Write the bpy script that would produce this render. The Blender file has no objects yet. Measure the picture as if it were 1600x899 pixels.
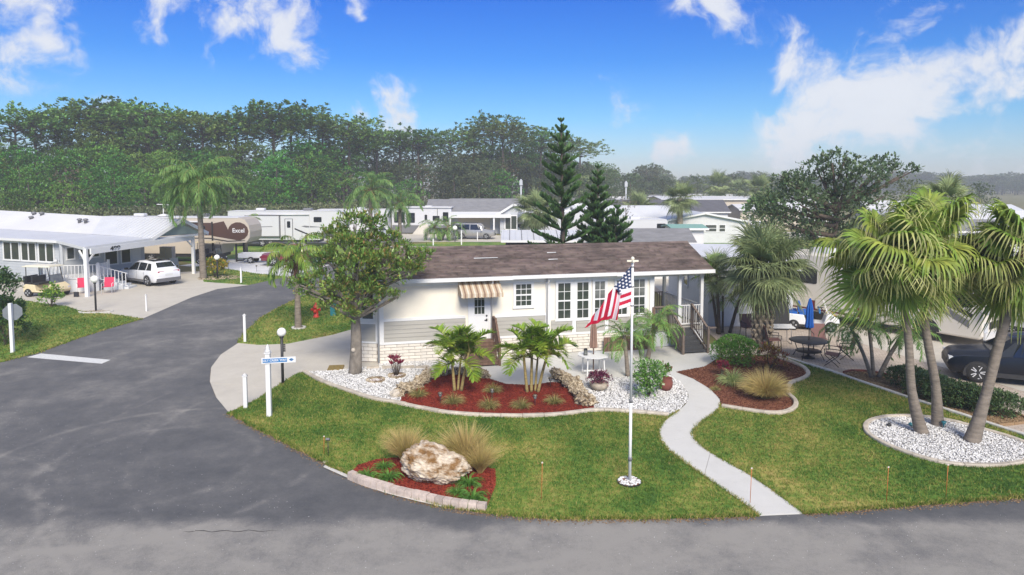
import bpy, bmesh, math, random
import numpy as np
from mathutils import Matrix, Vector, noise as mnoise
R=math.radians; PI=math.pi
rnd=random.Random(7); rng=np.random.default_rng(11)
SC=bpy.context.scene; COL=SC.collection
# ------------------------------------------------------------------ camera
F=1067.0; TH=R(4.2); CYP=285+F*math.tan(TH); CAMH=7.0
cd=bpy.data.cameras.new('camera'); cam=bpy.data.objects.new('camera',cd); COL.objects.link(cam)
cam.location=(0,0,CAMH); cam.rotation_euler=(R(90)-TH,0,0)
cd.sensor_width=36; cd.lens=36*F/1600; cd.shift_y=(CYP-449.5)/1600; cd.clip_end=6000; cd.clip_start=.1
SC.camera=cam
def ray(px,py):
    x=(px-800)/F; y=-(py-CYP)/F; c,s=math.cos(TH),math.sin(TH)
    return (x,c+y*s,-s+y*c)
def g(px,py,z=0.0):
    d=ray(px,py); t=(z-CAMH)/d[2]; return (d[0]*t,d[1]*t)
def gl(pts,z=0.0): return [g(x,y,z) for x,y in pts]
def zat(px,py,Y):
    d=ray(px,py); t=Y/d[1]; return CAMH+d[2]*t
def xat(px,Y,z=3.0):
    c,s=math.cos(TH),math.sin(TH); return (px-800)/F*(Y*c-(z-CAMH)*s)
# ------------------------------------------------------------------ world, sun, exposure
SC.view_settings.view_transform='Standard'; SC.view_settings.look='None'
SC.view_settings.gamma=1; SC.view_settings.exposure=0.70
SUN_EL=R(38); SUN_AZ=R(168)      # direction the light comes from, clockwise from +Y
sd=bpy.data.lights.new('sun','SUN'); sd.energy=3.3; sd.angle=R(24); sd.color=(1,.92,.79)
so=bpy.data.objects.new('sun',sd); COL.objects.link(so)
sv=Vector((math.sin(SUN_AZ)*math.cos(SUN_EL),math.cos(SUN_AZ)*math.cos(SUN_EL),math.sin(SUN_EL)))
so.rotation_euler=sv.to_track_quat('Z','Y').to_euler()
W=bpy.data.worlds.new('World'); SC.world=W; W.use_nodes=True
nt=W.node_tree; nt.nodes.clear()
def N(t,**k):
    n=nt.nodes.new(t)
    for a,b in k.items(): setattr(n,a,b)
    return n
def mth(op,a,b=None,c=None,clamp=False):
    n=N('ShaderNodeMath',operation=op); n.use_clamp=clamp
    for i,v in enumerate((a,b,c)):
        if v is None: continue
        if isinstance(v,(int,float)): n.inputs[i].default_value=v
        else: nt.links.new(v,n.inputs[i])
    return n.outputs[0]
def world():
    L=nt.links.new
    sky=N('ShaderNodeTexSky',sky_type='NISHITA',sun_disc=False,sun_elevation=SUN_EL,sun_rotation=SUN_AZ,air_density=1.0,dust_density=.6,ozone_density=2.0)
    tc=N('ShaderNodeTexCoord'); nrm=N('ShaderNodeVectorMath',operation='NORMALIZE'); L(tc.outputs['Generated'],nrm.inputs[0])
    sep=N('ShaderNodeSeparateXYZ'); L(nrm.outputs[0],sep.inputs[0])
    rp=N('ShaderNodeValToRGB'); L(sep.outputs['Z'],rp.inputs[0]); cr=rp.color_ramp
    pts=[(0.0,(.78,.84,1.04)),(.03,(.64,.78,1.04)),(.09,(.36,.68,1.02)),(.17,(.15,.49,1.02)),(.30,(.055,.34,1.05)),(1.0,(.11,.46,1.10))]
    while len(cr.elements)<len(pts): cr.elements.new(.5)
    for e,(p,c) in zip(cr.elements,pts): e.position=p; e.color=(*c,1)
    mul=N('ShaderNodeMixRGB',blend_type='MULTIPLY'); mul.inputs[0].default_value=1
    L(sky.outputs[0],mul.inputs[1]); L(rp.outputs[0],mul.inputs[2])
    # broken cloud: noise within placed banks, plus unseen cover added overhead
    wn=N('ShaderNodeTexNoise'); wn.inputs['Scale'].default_value=5; wn.inputs['Detail'].default_value=4; L(nrm.outputs[0],wn.inputs['Vector'])
    wm=N('ShaderNodeVectorMath',operation='MULTIPLY_ADD'); L(wn.outputs['Color'],wm.inputs[0]); wm.inputs[1].default_value=(.20,.20,.12); L(nrm.outputs[0],wm.inputs[2])
    cn=N('ShaderNodeTexNoise'); cn.inputs['Scale'].default_value=9; cn.inputs['Detail'].default_value=9; cn.inputs['Roughness'].default_value=.62; L(wm.outputs[0],cn.inputs['Vector'])
    wb=N('ShaderNodeVectorMath',operation='MULTIPLY_ADD'); L(wn.outputs['Color'],wb.inputs[0]); wb.inputs[1].default_value=(.16,.16,.12); wsub=N('ShaderNodeVectorMath',operation='SUBTRACT'); L(nrm.outputs[0],wsub.inputs[0]); wsub.inputs[1].default_value=(.08,.08,.06); L(wsub.outputs[0],wb.inputs[2])
    acc=None
    blobs=[(1290,205,85,1),(1370,165,110,1),(1450,110,120,1),(1530,70,110,1),(1590,30,90,.9),(1560,120,70,.8),(1275,80,65,.85),(1240,60,40,.7),(1110,30,62,1),(965,143,42,1),(470,40,60,1),(500,85,50,.9),(530,125,32,.8),(380,12,85,.95),(225,15,50,.9),(20,35,75,1),(600,185,60,1.05),(520,180,45,.95),(1570,250,75,1.1),(1500,245,40,.9),(1030,240,40,.9),(570,12,32,.8),(1070,165,28,.6),(160,158,22,.5),(305,105,22,.5),(235,170,26,.7),(1330,235,60,.9)]
    for (bx,by,br,s) in blobs:
        d=Vector(ray(bx,by)).normalized()
        vm=N('ShaderNodeVectorMath',operation='DISTANCE'); L(wb.outputs[0],vm.inputs[0]); vm.inputs[1].default_value=d
        mr=N('ShaderNodeMapRange'); mr.interpolation_type='SMOOTHSTEP'; L(vm.outputs['Value'],mr.inputs[0])
        mr.inputs[1].default_value=br/F*1.45; mr.inputs[2].default_value=0; mr.inputs[3].default_value=0; mr.inputs[4].default_value=s
        acc=mr.outputs[0] if acc is None else mth('MAXIMUM',acc,mr.outputs[0])
    # cloud added overhead, out of view, to whiten the blue fill light
    bn=N('ShaderNodeTexNoise'); bn.inputs['Scale'].default_value=2.2; bn.inputs['Detail'].default_value=3; L(nrm.outputs[0],bn.inputs['Vector'])
    ms=N('ShaderNodeMapRange'); ms.interpolation_type='SMOOTHSTEP'; L(bn.outputs[0],ms.inputs[0]); ms.inputs[1].default_value=.30; ms.inputs[2].default_value=.48
    up=N('ShaderNodeMapRange'); up.interpolation_type='SMOOTHSTEP'; L(sep.outputs['Z'],up.inputs[0]); up.inputs[1].default_value=.36; up.inputs[2].default_value=.6
    acc=mth('MAXIMUM',acc,mth('MULTIPLY',ms.outputs[0],up.outputs[0]))
    v=mth('ADD',mth('MULTIPLY',acc,.60),mth('MULTIPLY',mth('SUBTRACT',cn.outputs[0],.5),3.3))
    a=N('ShaderNodeMapRange'); a.interpolation_type='SMOOTHSTEP'; L(v,a.inputs[0]); a.inputs[1].default_value=.20; a.inputs[2].default_value=.80; a.inputs[4].default_value=.93
    alpha=mth('MULTIPLY',a.outputs[0],mth('MULTIPLY',acc,3.0,clamp=True))
    mix=N('ShaderNodeMixRGB'); L(alpha,mix.inputs[0]); L(mul.outputs[0],mix.inputs[1])
    cm=N('ShaderNodeMixRGB'); L(cn.outputs[0],cm.inputs[0]); cm.inputs[1].default_value=(5.0,5.3,6.0,1); cm.inputs[2].default_value=(6.9,7.0,7.2,1)
    L(cm.outputs[0],mix.inputs[2])
    bg=N('ShaderNodeBackground'); bg.inputs[1].default_value=.085; L(mix.outputs[0],bg.inputs[0])
    out=N('ShaderNodeOutputWorld'); L(bg.outputs[0],out.inputs[0])
world()
# ------------------------------------------------------------------ materials
def pm(name,col,rough=.7,var=.12,scale=4.0,bump=0.0,bscale=40.0,metal=0.0,col2=None,spec=.5,stretch=None,trans=0.0,island=0.0,detail=6,coat=0.0,obj=0.0,con=.2):
    m=bpy.data.materials.new(name); m.use_nodes=True; t=m.node_tree; b=t.nodes['Principled BSDF']; L=t.links.new
    b.inputs['Roughness'].default_value=rough; b.inputs['Metallic'].default_value=metal; b.inputs['Specular IOR Level'].default_value=spec; b.inputs['Coat Weight'].default_value=coat
    tc=t.nodes.new('ShaderNodeTexCoord'); vec=tc.outputs['Object']
    if stretch:
        mp=t.nodes.new('ShaderNodeMapping'); mp.inputs['Scale'].default_value=stretch; L(vec,mp.inputs[0]); vec=mp.outputs[0]
    n=t.nodes.new('ShaderNodeTexNoise'); n.inputs['Scale'].default_value=scale; n.inputs['Detail'].default_value=detail; n.inputs['Roughness'].default_value=.6; L(vec,n.inputs['Vector'])
    c2=col2 or tuple(max(0,c*(1-var*1.6)) for c in col)
    c1=col if col2 else tuple(min(1,c*(1+var*.8)) for c in col)
    mr=t.nodes.new('ShaderNodeMapRange'); L(n.outputs[0],mr.inputs[0]); mr.inputs[1].default_value=.5-con; mr.inputs[2].default_value=.5+con
    mx=t.nodes.new('ShaderNodeMixRGB'); L(mr.outputs[0],mx.inputs[0]); mx.inputs[1].default_value=(*c1,1); mx.inputs[2].default_value=(*c2,1)
    out=mx.outputs[0]
    if island or obj:
        hs=t.nodes.new('ShaderNodeHueSaturation')
        if island: ge=t.nodes.new('ShaderNodeNewGeometry'); ro=ge.outputs['Random Per Island']; k=island
        else: ge=t.nodes.new('ShaderNodeObjectInfo'); ro=ge.outputs['Random']; k=obj
        r2=t.nodes.new('ShaderNodeMapRange'); L(ro,r2.inputs[0]); r2.inputs[3].default_value=1-k; r2.inputs[4].default_value=1+k; L(r2.outputs[0],hs.inputs['Value'])
        if island:
            r3=t.nodes.new('ShaderNodeMath'); r3.operation='MULTIPLY'; L(ro,r3.inputs[0]); r3.inputs[1].default_value=37.7
            r4=t.nodes.new('ShaderNodeMath'); r4.operation='FRACT'; L(r3.outputs[0],r4.inputs[0])
            r5=t.nodes.new('ShaderNodeMapRange'); L(r4.outputs[0],r5.inputs[0]); r5.inputs[3].default_value=.5-.03*min(1,k*2); r5.inputs[4].default_value=.5+.02*min(1,k*2); L(r5.outputs[0],hs.inputs['Hue'])
        L(out,hs.inputs['Color']); out=hs.outputs[0]
        if island and obj:
            h2=t.nodes.new('ShaderNodeHueSaturation'); oi=t.nodes.new('ShaderNodeObjectInfo'); q=t.nodes.new('ShaderNodeMapRange'); L(oi.outputs['Random'],q.inputs[0]); q.inputs[3].default_value=1-obj; q.inputs[4].default_value=1+obj; L(q.outputs[0],h2.inputs['Value'])
            q3=t.nodes.new('ShaderNodeMath'); q3.operation='MULTIPLY'; L(oi.outputs['Random'],q3.inputs[0]); q3.inputs[1].default_value=17.3
            q4=t.nodes.new('ShaderNodeMath'); q4.operation='FRACT'; L(q3.outputs[0],q4.inputs[0]); q5=t.nodes.new('ShaderNodeMapRange'); L(q4.outputs[0],q5.inputs[0]); q5.inputs[3].default_value=.46; q5.inputs[4].default_value=.515; L(q5.outputs[0],h2.inputs['Hue'])
            L(out,h2.inputs['Color']); out=h2.outputs[0]
    L(out,b.inputs['Base Color'])
    if bump:
        n2=t.nodes.new('ShaderNodeTexNoise'); n2.inputs['Scale'].default_value=bscale; n2.inputs['Detail'].default_value=5; L(vec,n2.inputs['Vector'])
        bp=t.nodes.new('ShaderNodeBump'); bp.inputs['Strength'].default_value=min(1,bump); bp.inputs['Distance'].default_value=.02; L(n2.outputs[0],bp.inputs['Height']); L(bp.outputs[0],b.inputs['Normal'])
    if trans:
        tr=t.nodes.new('ShaderNodeBsdfTranslucent'); L(out,tr.inputs[0]); ms=t.nodes.new('ShaderNodeMixShader'); ms.inputs[0].default_value=trans
        L(b.outputs[0],ms.inputs[1]); L(tr.outputs[0],ms.inputs[2]); L(ms.outputs[0],t.nodes['Material Output'].inputs[0])
    return m
def ramp_mat(name,stops,scales,rough=.9,bump=.4,bscale=60,island=0,fn=None,trans=0):
    """colour from two noises added (large patches, then fine), through a ramp"""
    m=bpy.data.materials.new(name); m.use_nodes=True; t=m.node_tree; b=t.nodes['Principled BSDF']; L=t.links.new
    b.inputs['Roughness'].default_value=rough; b.inputs['Specular IOR Level'].default_value=.25
    tc=t.nodes.new('ShaderNodeTexCoord'); acc=None
    for s,w in scales:
        n=t.nodes.new('ShaderNodeTexNoise'); n.inputs['Scale'].default_value=s; n.inputs['Detail'].default_value=5; n.inputs['Roughness'].default_value=.65; L(tc.outputs['Object'],n.inputs['Vector'])
        a=t.nodes.new('ShaderNodeMath'); a.operation='MULTIPLY_ADD'; L(n.outputs[0],a.inputs[0]); a.inputs[1].default_value=w
        if acc is None: a.inputs[2].default_value=.5-.5*sum(w for _,w in scales)
        else: L(acc,a.inputs[2])
        acc=a.outputs[0]
    if island:
        ge=t.nodes.new('ShaderNodeNewGeometry'); a=t.nodes.new('ShaderNodeMath'); a.operation='MULTIPLY_ADD'; L(ge.outputs['Random Per Island'],a.inputs[0]); a.inputs[1].default_value=island
        s=t.nodes.new('ShaderNodeMath'); s.operation='SUBTRACT'; L(acc,s.inputs[0]); s.inputs[1].default_value=island/2; L(s.outputs[0],a.inputs[2]); acc=a.outputs[0]
    if fn: acc=fn(t,tc,acc)
    rp=t.nodes.new('ShaderNodeValToRGB'); L(acc,rp.inputs[0]); e=rp.color_ramp
    while len(e.elements)<len(stops): e.elements.new(.5)
    for el,(p,c) in zip(e.elements,stops): el.position=p; el.color=(*c,1)
    L(rp.outputs[0],b.inputs['Base Color'])
    n2=t.nodes.new('ShaderNodeTexNoise'); n2.inputs['Scale'].default_value=bscale; n2.inputs['Detail'].default_value=4; L(tc.outputs['Object'],n2.inputs['Vector'])
    bp=t.nodes.new('ShaderNodeBump'); bp.inputs['Strength'].default_value=bump; bp.inputs['Distance'].default_value=.02; L(n2.outputs[0],bp.inputs['Height']); L(bp.outputs[0],b.inputs['Normal'])
    if trans:
        tr=t.nodes.new('ShaderNodeBsdfTranslucent'); L(rp.outputs[0],tr.inputs[0]); ms=t.nodes.new('ShaderNodeMixShader'); ms.inputs[0].default_value=trans
        L(b.outputs[0],ms.inputs[1]); L(tr.outputs[0],ms.inputs[2]); L(ms.outputs[0],t.nodes['Material Output'].inputs[0])
    return m
GR=[(.28,(.042,.105,.018)),(.45,(.105,.205,.030)),(.55,(.19,.25,.045)),(.66,(.36,.32,.09)),(.80,(.43,.33,.13))]
M={}
M['lawn']=ramp_mat('lawn_ground',GR,[(.22,.75),(.9,.5),(6,.5),(40,.35)],bump=.7,bscale=80)
M['blade']=ramp_mat('grass_blade',GR,[(.22,.75),(.9,.5),(6,.35)],island=.46,bump=0,trans=.25,rough=.8)
def asph(t,tc,acc):
    # sealed dark junction, paler worn cross street along the front
    L=t.links.new; sp=t.nodes.new('ShaderNodeSeparateXYZ'); 
    wn=t.nodes.new('ShaderNodeTexNoise'); wn.inputs['Scale'].default_value=.5; wn.inputs['Detail'].default_value=4; L(tc.outputs['Object'],wn.inputs['Vector'])
    L(tc.outputs['Object'],sp.inputs[0])
    a=t.nodes.new('ShaderNodeMath'); a.operation='MULTIPLY_ADD'; L(wn.outputs[0],a.inputs[0]); a.inputs[1].default_value=1.3; L(sp.outputs['Y'],a.inputs[2])
    mr=t.nodes.new('ShaderNodeMapRange'); mr.interpolation_type='SMOOTHSTEP'; L(a.outputs[0],mr.inputs[0]); mr.inputs[1].default_value=13.9; mr.inputs[2].default_value=14.7; mr.inputs[3].default_value=.26; mr.inputs[4].default_value=0
    s=t.nodes.new('ShaderNodeMath'); s.operation='ADD'; L(acc,s.inputs[0]); L(mr.outputs[0],s.inputs[1])
    # worn lane on the left, along x+y
    mr2=t.nodes.new('ShaderNodeMapRange'); mr2.interpolation_type='SMOOTHSTEP'; L(sp.outputs['X'],mr2.inputs[0]); mr2.inputs[1].default_value=-7; mr2.inputs[2].default_value=-15; mr2.inputs[3].default_value=0; mr2.inputs[4].default_value=.07
    s2=t.nodes.new('ShaderNodeMath'); s2.operation='ADD'; L(s.outputs[0],s2.inputs[0]); L(mr2.outputs[0],s2.inputs[1])
    # curved tyre scuffs swept through the junction
    o=s2.outputs[0]; fn_=t.nodes.new('ShaderNodeTexNoise'); fn_.inputs['Scale'].default_value=1.1; fn_.inputs['Detail'].default_value=5; L(tc.outputs['Object'],fn_.inputs['Vector'])
    for (cx,cy,r,w,k,u0) in ((-9.0,16.6,4.1,.20,.13,.36),(-9.0,16.6,2.5,.2,.09,.36),(-2.2,19.5,7.9,.16,.09,.38),(-2.2,19.5,9.6,.14,.08,.38),(-14,12.5,4.6,.18,.09,.38),(-14,12.5,2.9,.16,.08,.40),(-4,25,14.5,.45,.07,.36),(-4,25,12.3,.45,.06,.38),(-1,22,12.0,.3,.06,.38)):
        vm=t.nodes.new('ShaderNodeVectorMath'); vm.operation='DISTANCE'; L(tc.outputs['Object'],vm.inputs[0]); vm.inputs[1].default_value=(cx,cy,0)
        a=t.nodes.new('ShaderNodeMath'); a.operation='SUBTRACT'; L(vm.outputs['Value'],a.inputs[0]); a.inputs[1].default_value=r
        a2=t.nodes.new('ShaderNodeMath'); a2.operation='ABSOLUTE'; L(a.outputs[0],a2.inputs[0])
        m1=t.nodes.new('ShaderNodeMapRange'); m1.interpolation_type='SMOOTHSTEP'; L(a2.outputs[0],m1.inputs[0]); m1.inputs[1].default_value=w; m1.inputs[2].default_value=0; m1.inputs[3].default_value=0; m1.inputs[4].default_value=k*.7
        m3=t.nodes.new('ShaderNodeMapRange'); m3.interpolation_type='SMOOTHSTEP'; L(fn_.outputs[0],m3.inputs[0]); m3.inputs[1].default_value=u0; m3.inputs[2].default_value=u0+.16
        p=t.nodes.new('ShaderNodeMath'); p.operation='MULTIPLY_ADD'; L(m1.outputs[0],p.inputs[0]); L(m3.outputs[0],p.inputs[1]); L(o,p.inputs[2]); o=p.outputs[0]
    return o
M['asphalt']=ramp_mat('asphalt',[(.2,(.052,.054,.060)),(.40,(.080,.083,.090)),(.58,(.130,.129,.130)),(.80,(.285,.27,.245))],[(.12,.28),(.42,.46),(1.9,.26),(9,.14),(70,.42)],rough=.85,bump=.5,bscale=120,fn=asph)
M['concrete']=ramp_mat('concrete',[(.2,(.36,.33,.28)),(.5,(.50,.465,.40)),(.8,(.60,.56,.49))],[(.3,.35),(1.5,.35),(30,.2)],rough=.85,bump=.2,bscale=80)
M['walk']=ramp_mat('pale_concrete',[(.2,(.44,.43,.40)),(.5,(.56,.55,.52)),(.8,(.62,.61,.58))],[(.5,.3),(2.5,.35),(40,.15)],rough=.85,bump=.15,bscale=90)
M['white_drive']=pm('whitened_concrete',(.62,.62,.62),.8,.08,1.0)
M['earth']=ramp_mat('earth',[(.2,(.09,.10,.035)),(.5,(.16,.15,.06)),(.8,(.24,.2,.1))],[(.05,.5),(.4,.4),(3,.3)])
M['mulch']=ramp_mat('red_mulch',[(.2,(.07,.010,.008)),(.5,(.22,.026,.016)),(.8,(.34,.06,.032))],[(3,.4),(30,.6)],island=.6,bump=.8,bscale=60)
M['mulch2']=ramp_mat('brown_mulch',[(.2,(.05,.02,.013)),(.5,(.15,.045,.027)),(.8,(.27,.12,.07))],[(3,.4),(30,.6)],island=.6,bump=.8,bscale=60)
M['mulch3']=ramp_mat('tan_mulch',[(.2,(.14,.08,.04)),(.5,(.27,.17,.09)),(.8,(.38,.27,.16))],[(3,.4),(30,.6)],island=.6,bump=.8,bscale=60)
M['pebble']=pm('white_pebble',(.70,.69,.67),.75,.1,3,island=.28)
M['pebble_bed']=pm('pebble_bed',(.30,.29,.28),.9,.3,25,bump=.8,bscale=60)
M['curb']=pm('curb_concrete',(.50,.44,.36),.85,.18,5,bump=.3,obj=.10)
M['curb_pale']=pm('pale_curb',(.56,.54,.50),.85,.12,5,bump=.2,obj=.05)
M['block']=pm('edging_block',(.52,.43,.37),.85,.14,9,bump=.4,obj=.22)
M['coral']=pm('coral_stone',(.56,.47,.34),.95,.2,3.2,bump=1,bscale=9,con=.12,col2=(.13,.085,.04),obj=.15)
M['boulder']=pm('boulder_stone',(.60,.52,.41),.95,.2,2.3,bump=1,bscale=9,col2=(.20,.105,.035),detail=12,con=.10)
M['rough_paver']=ramp_mat('pavers',[(.2,(.36,.29,.23)),(.5,(.50,.43,.36)),(.8,(.60,.53,.46))],[(.3,.3),(2,.3),(12,.4)],bump=.2)
M['cream']=pm('cream_stucco',(.79,.735,.62),.85,.04,1.5,bump=.12,bscale=90)
M['white']=pm('white_paint',(.70,.70,.69),.5,.03,2)
M['white2']=pm('white_vinyl',(.62,.62,.61),.5,.05,1.5)
M['greysid']=pm('grey_siding',(.37,.355,.315),.7,.06,2,stretch=(.4,1,6))
M['palegrey']=pm('pale_grey_siding',(.46,.48,.50),.6,.05,2)
M['brick']=pm('white_brick',(.72,.67,.59),.85,.08,6,bump=.4,bscale=50,obj=.07)
M['mortar']=pm('mortar',(.33,.29,.25),.95,.1,8)
M['shingle']=pm('brown_shingle',(.138,.104,.092),.95,.30,.9,bump=.4,bscale=120,island=.26,detail=10,stretch=(1,1,5))
M['shingle_grey']=pm('grey_shingle',(.20,.20,.21),.95,.15,1.2,bump=.3,stretch=(1,1,6))
M['shingle_dark']=pm('dark_shingle',(.10,.10,.115),.95,.15,1.2,stretch=(1,1,6))
M['metalroof']=pm('white_metal_roof',(.56,.57,.59),.45,.05,.6)
M['whiteroof']=pm('bright_roof',(.60,.60,.61),.6,.05,.4)
M['glass']=pm('window_glass',(.028,.038,.036),.06,.5,1.2,spec=.7,col2=(.06,.07,.055))
M['glass2']=pm('curtained_glass',(.16,.17,.16),.1,.3,2.5,spec=.7)
M['carglass']=pm('car_glass',(.012,.015,.018),.06,.2,1,spec=.8)
M['wood']=pm('brown_wood',(.16,.095,.065),.8,.25,3,stretch=(4,4,1),bump=.2)
M['wood2']=pm('weathered_wood',(.17,.13,.105),.8,.2,3,stretch=(4,4,1),bump=.2)
M['tread']=pm('dark_tread',(.052,.054,.058),.8,.1,6)
M['bark']=pm('grey_bark',(.23,.20,.165),.95,.3,6,bump=1,bscale=18,stretch=(1,1,.5))
M['palmbark']=pm('palm_bark',(.215,.18,.145),.95,.25,3,bump=1,bscale=10,stretch=(1,1,4))
M['palmbark2']=pm('pale_palm_bark',(.34,.26,.10),.9,.25,4,bump=.4,stretch=(1,1,4))
M['darkbark']=pm('dark_bark',(.105,.08,.062),.95,.3,6,bump=1)
M['pinebark']=pm('pine_bark',(.085,.068,.055),.95,.3,2,bump=.5)
M['boot']=pm('palm_boot',(.30,.24,.18),.9,.2,5,island=.3)
M['thatch']=pm('dead_thatch',(.14,.075,.045),.95,.3,8,island=.3)
def leaf(n,c,c2=None,tr=.3,isl=.3,r=.5,sc=1.2,obj=0): return pm(n,c,r,.2,sc,col2=c2,trans=tr,island=isl,spec=.4,detail=2,obj=obj)
M['l_magn']=leaf('magnolia_leaf',(.11,.235,.05),(.23,.32,.07),isl=.45,r=.35,sc=1.3)
M['l_magn2']=leaf('magnolia_new_leaf',(0.240,0.228,0.054),(0.312,0.204,0.072),isl=.3,r=.4)
M['l_fan']=leaf('fan_palm_leaf',(.14,.27,.035),(.29,.34,.06),isl=.3)
M['l_fant']=leaf('fan_palm_tip',(.30,.36,.09),(.42,.40,.17),isl=.35)
M['l_sabal']=leaf('sabal_leaf',(.22,.30,.13),(.34,.40,.19),isl=.3)
M['l_sabt']=leaf('sabal_tip',(.22,.26,.11),(.16,.2,.09),isl=.3)
M['l_queen']=leaf('queen_palm_leaf',(0.122,0.253,0.068),(0.226,0.374,0.102),isl=.3,tr=.35)
M['l_young']=leaf('young_palm_leaf',(0.128,0.294,0.043),(0.272,0.368,0.058),isl=.3,tr=.35)
M['l_adon']=leaf('clump_palm_leaf',(.15,.30,.03),(.34,.42,.05),isl=.3,sc=2.2)
M['l_pyg']=leaf('pygmy_date_leaf',(0.112,0.245,0.060),(0.224,0.388,0.085),isl=.3)
M['l_norf']=leaf('norfolk_pine_needle',(.060,.135,.045),(.10,.20,.06),isl=.3,tr=.1)
M['l_pine']=leaf('pine_needles',(0.069,0.174,0.034),(0.139,0.263,0.052),isl=.38,tr=.2,sc=.12,obj=.34)
M['l_oak']=leaf('forest_leaves',(0.066,0.227,0.034),(0.132,0.355,0.045),isl=.38,tr=.25,sc=.12,obj=.34)
M['l_hazed']=leaf('hazed_leaves',(.085,.13,.055),(.125,.155,.07),isl=.35,tr=.2,sc=.12,obj=.34)  # pale grey-green: haze is put into the leaf colour
M['l_bare']=leaf('russet_leaves',(.16,.145,.085),(.20,.16,.10),isl=.3,tr=.2,sc=.3)
M['l_dark']=leaf('dark_tree_leaf',(.08,.14,.065),(.13,.19,.085),isl=.45)
M['l_bush']=leaf('bush_leaf',(0.083,0.226,0.033),(0.149,0.306,0.045),isl=.35,sc=3)
M['l_hedge']=leaf('hedge_leaf',(0.060,0.136,0.051),(0.119,0.170,0.060),isl=.4,sc=3)
M['l_dbush']=leaf('dark_bush_leaf',(0.048,0.111,0.031),(0.076,0.153,0.041),isl=.4,sc=3)
M['l_yel']=leaf('croton_leaf',(0.600,0.432,0.048),(0.264,0.240,0.036),isl=.3,sc=5)
M['l_red']=leaf('red_leaf',(0.384,0.036,0.072),(0.144,0.024,0.042),isl=.4,sc=5)
M['l_red2']=leaf('red_green_leaf',(0.300,0.060,0.048),(0.144,0.156,0.036),isl=.4,sc=4)
M['l_purp']=leaf('purple_leaf',(0.192,0.030,0.084),(0.084,0.014,0.048),isl=.4,sc=5)
M['l_wht']=leaf('white_edged_leaf',(0.744,0.792,0.600),(0.120,0.264,0.072),isl=.2,sc=9)
M['l_fount']=leaf('fountain_grass',(.60,.47,.20),(.42,.36,.12),isl=.3,sc=2)
M['l_fountg']=leaf('green_tuft_grass',(0.144,0.180,0.042),(0.264,0.240,0.084),isl=.3,sc=2)
M['l_liri']=leaf('liriope_blade',(0.075,0.195,0.033),(0.150,0.330,0.053),isl=.3,sc=4)
M['l_var']=leaf('variegated_blade',(0.240,0.324,0.096),(0.420,0.480,0.216),isl=.3,sc=4)
M['tyre']=pm('tyre_rubber',(.018,.018,.019),.85,.1,8)
M['chrome']=pm('alloy',(.62,.63,.65),.35,.05,4,metal=.25)
M['black']=pm('black_plastic',(.022,.022,.024),.6,.1,5)
M['dkmetal']=pm('dark_metal',(.045,.045,.048),.5,.1,5,metal=.4)
M['carwhite']=pm('white_car_paint',(.74,.75,.77),.25,.02,1,coat=.6)
M['carblack']=pm('navy_car_paint',(.004,.007,.014),.34,.05,1,coat=.15,spec=.3)
M['carsilver']=pm('silver_car_paint',(.36,.35,.34),.3,.03,1,metal=.4,coat=.6)
M['carred']=pm('maroon_car_paint',(.16,.012,.03),.2,.05,1,coat=.8)
M['cartrim']=pm('grey_car_cladding',(.13,.13,.14),.6,.05,3)
M['redlamp']=pm('red_lamp',(.35,.01,.02),.2,.05,3)
M['clearlamp']=pm('clear_lamp',(.6,.62,.65),.12,.05,3)
M['rvwhite']=pm('rv_white',(.58,.58,.59),.35,.03,.5)
M['rvcream']=pm('rv_cream',(.64,.60,.53),.35,.03,.5)
M['rvtan']=pm('rv_tan',(.50,.44,.36),.4,.04,.5)
M['rvbrown']=pm('rv_brown',(.085,.048,.038),.3,.05,.5)
M['rvgrey']=pm('rv_grey',(.16,.16,.17),.4,.05,.5)
M['rvred']=pm('rv_red',(.14,.012,.016),.35,.05,.5)
M['cartcream']=pm('cart_cream',(.66,.56,.36),.35,.03,2)
M['cartroof']=pm('cart_roof',(.72,.68,.55),.5,.03,2)
M['yellow']=pm('yellow_paint',(.65,.44,.03),.4,.05,3)
M['redchair']=pm('red_sling',(.55,.02,.08),.7,.05,6)
M['brownsling']=pm('brown_sling',(.17,.08,.07),.7,.08,12)
M['hyd']=pm('hydrant_red',(.62,.045,.025),.45,.05,4)
M['teal']=pm('teal_plastic',(.02,.16,.2),.4,.05,4)
M['blue']=pm('sign_blue',(.02,.17,.42),.45,.03,4)
M['umbblue']=pm('umbrella_blue',(.006,.10,.42),.75,.1,7)
M['umbtan']=pm('umbrella_tan',(.26,.16,.12),.85,.14,7)
M['globe']=pm('lamp_globe',(.85,.84,.80),.25,.02,4)
M['awn1']=pm('awning_tan',(.46,.36,.25),.85,.06,8)
M['awn2']=pm('awning_brown',(.24,.15,.10),.85,.06,8)
M['awn3']=pm('awning_cream',(.60,.54,.44),.85,.05,8)
M['flagred']=pm('flag_red',(.60,.012,.055),.75,.06,6,trans=.2)
M['flagwhite']=pm('flag_white',(.82,.80,.82),.75,.03,6,trans=.2)
M['flagnavy']=pm('flag_navy',(.012,.035,.11),.75,.08,6,trans=.2)
M['glasstable']=pm('table_glass',(.16,.18,.18),.12,.1,4,spec=.8)
M['terra']=pm('terracotta',(.20,.06,.045),.8,.1,5)
M['stonepot']=pm('stone_pot',(.42,.36,.28),.9,.2,8,bump=.5)
M['greenroof']=pm('green_awning',(.20,.36,.30),.6,.05,2)
M['tanwall']=pm('tan_wall',(.56,.49,.40),.7,.05,1)
M['greenpaint']=pm('green_gable',(.28,.35,.31),.7,.05,2)
M['orange']=pm('orange_marker',(.55,.16,.04),.6,.05,4)
M['bronze']=pm('bronze_cap',(.20,.17,.13),.4,.1,9,metal=.5)
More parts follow.
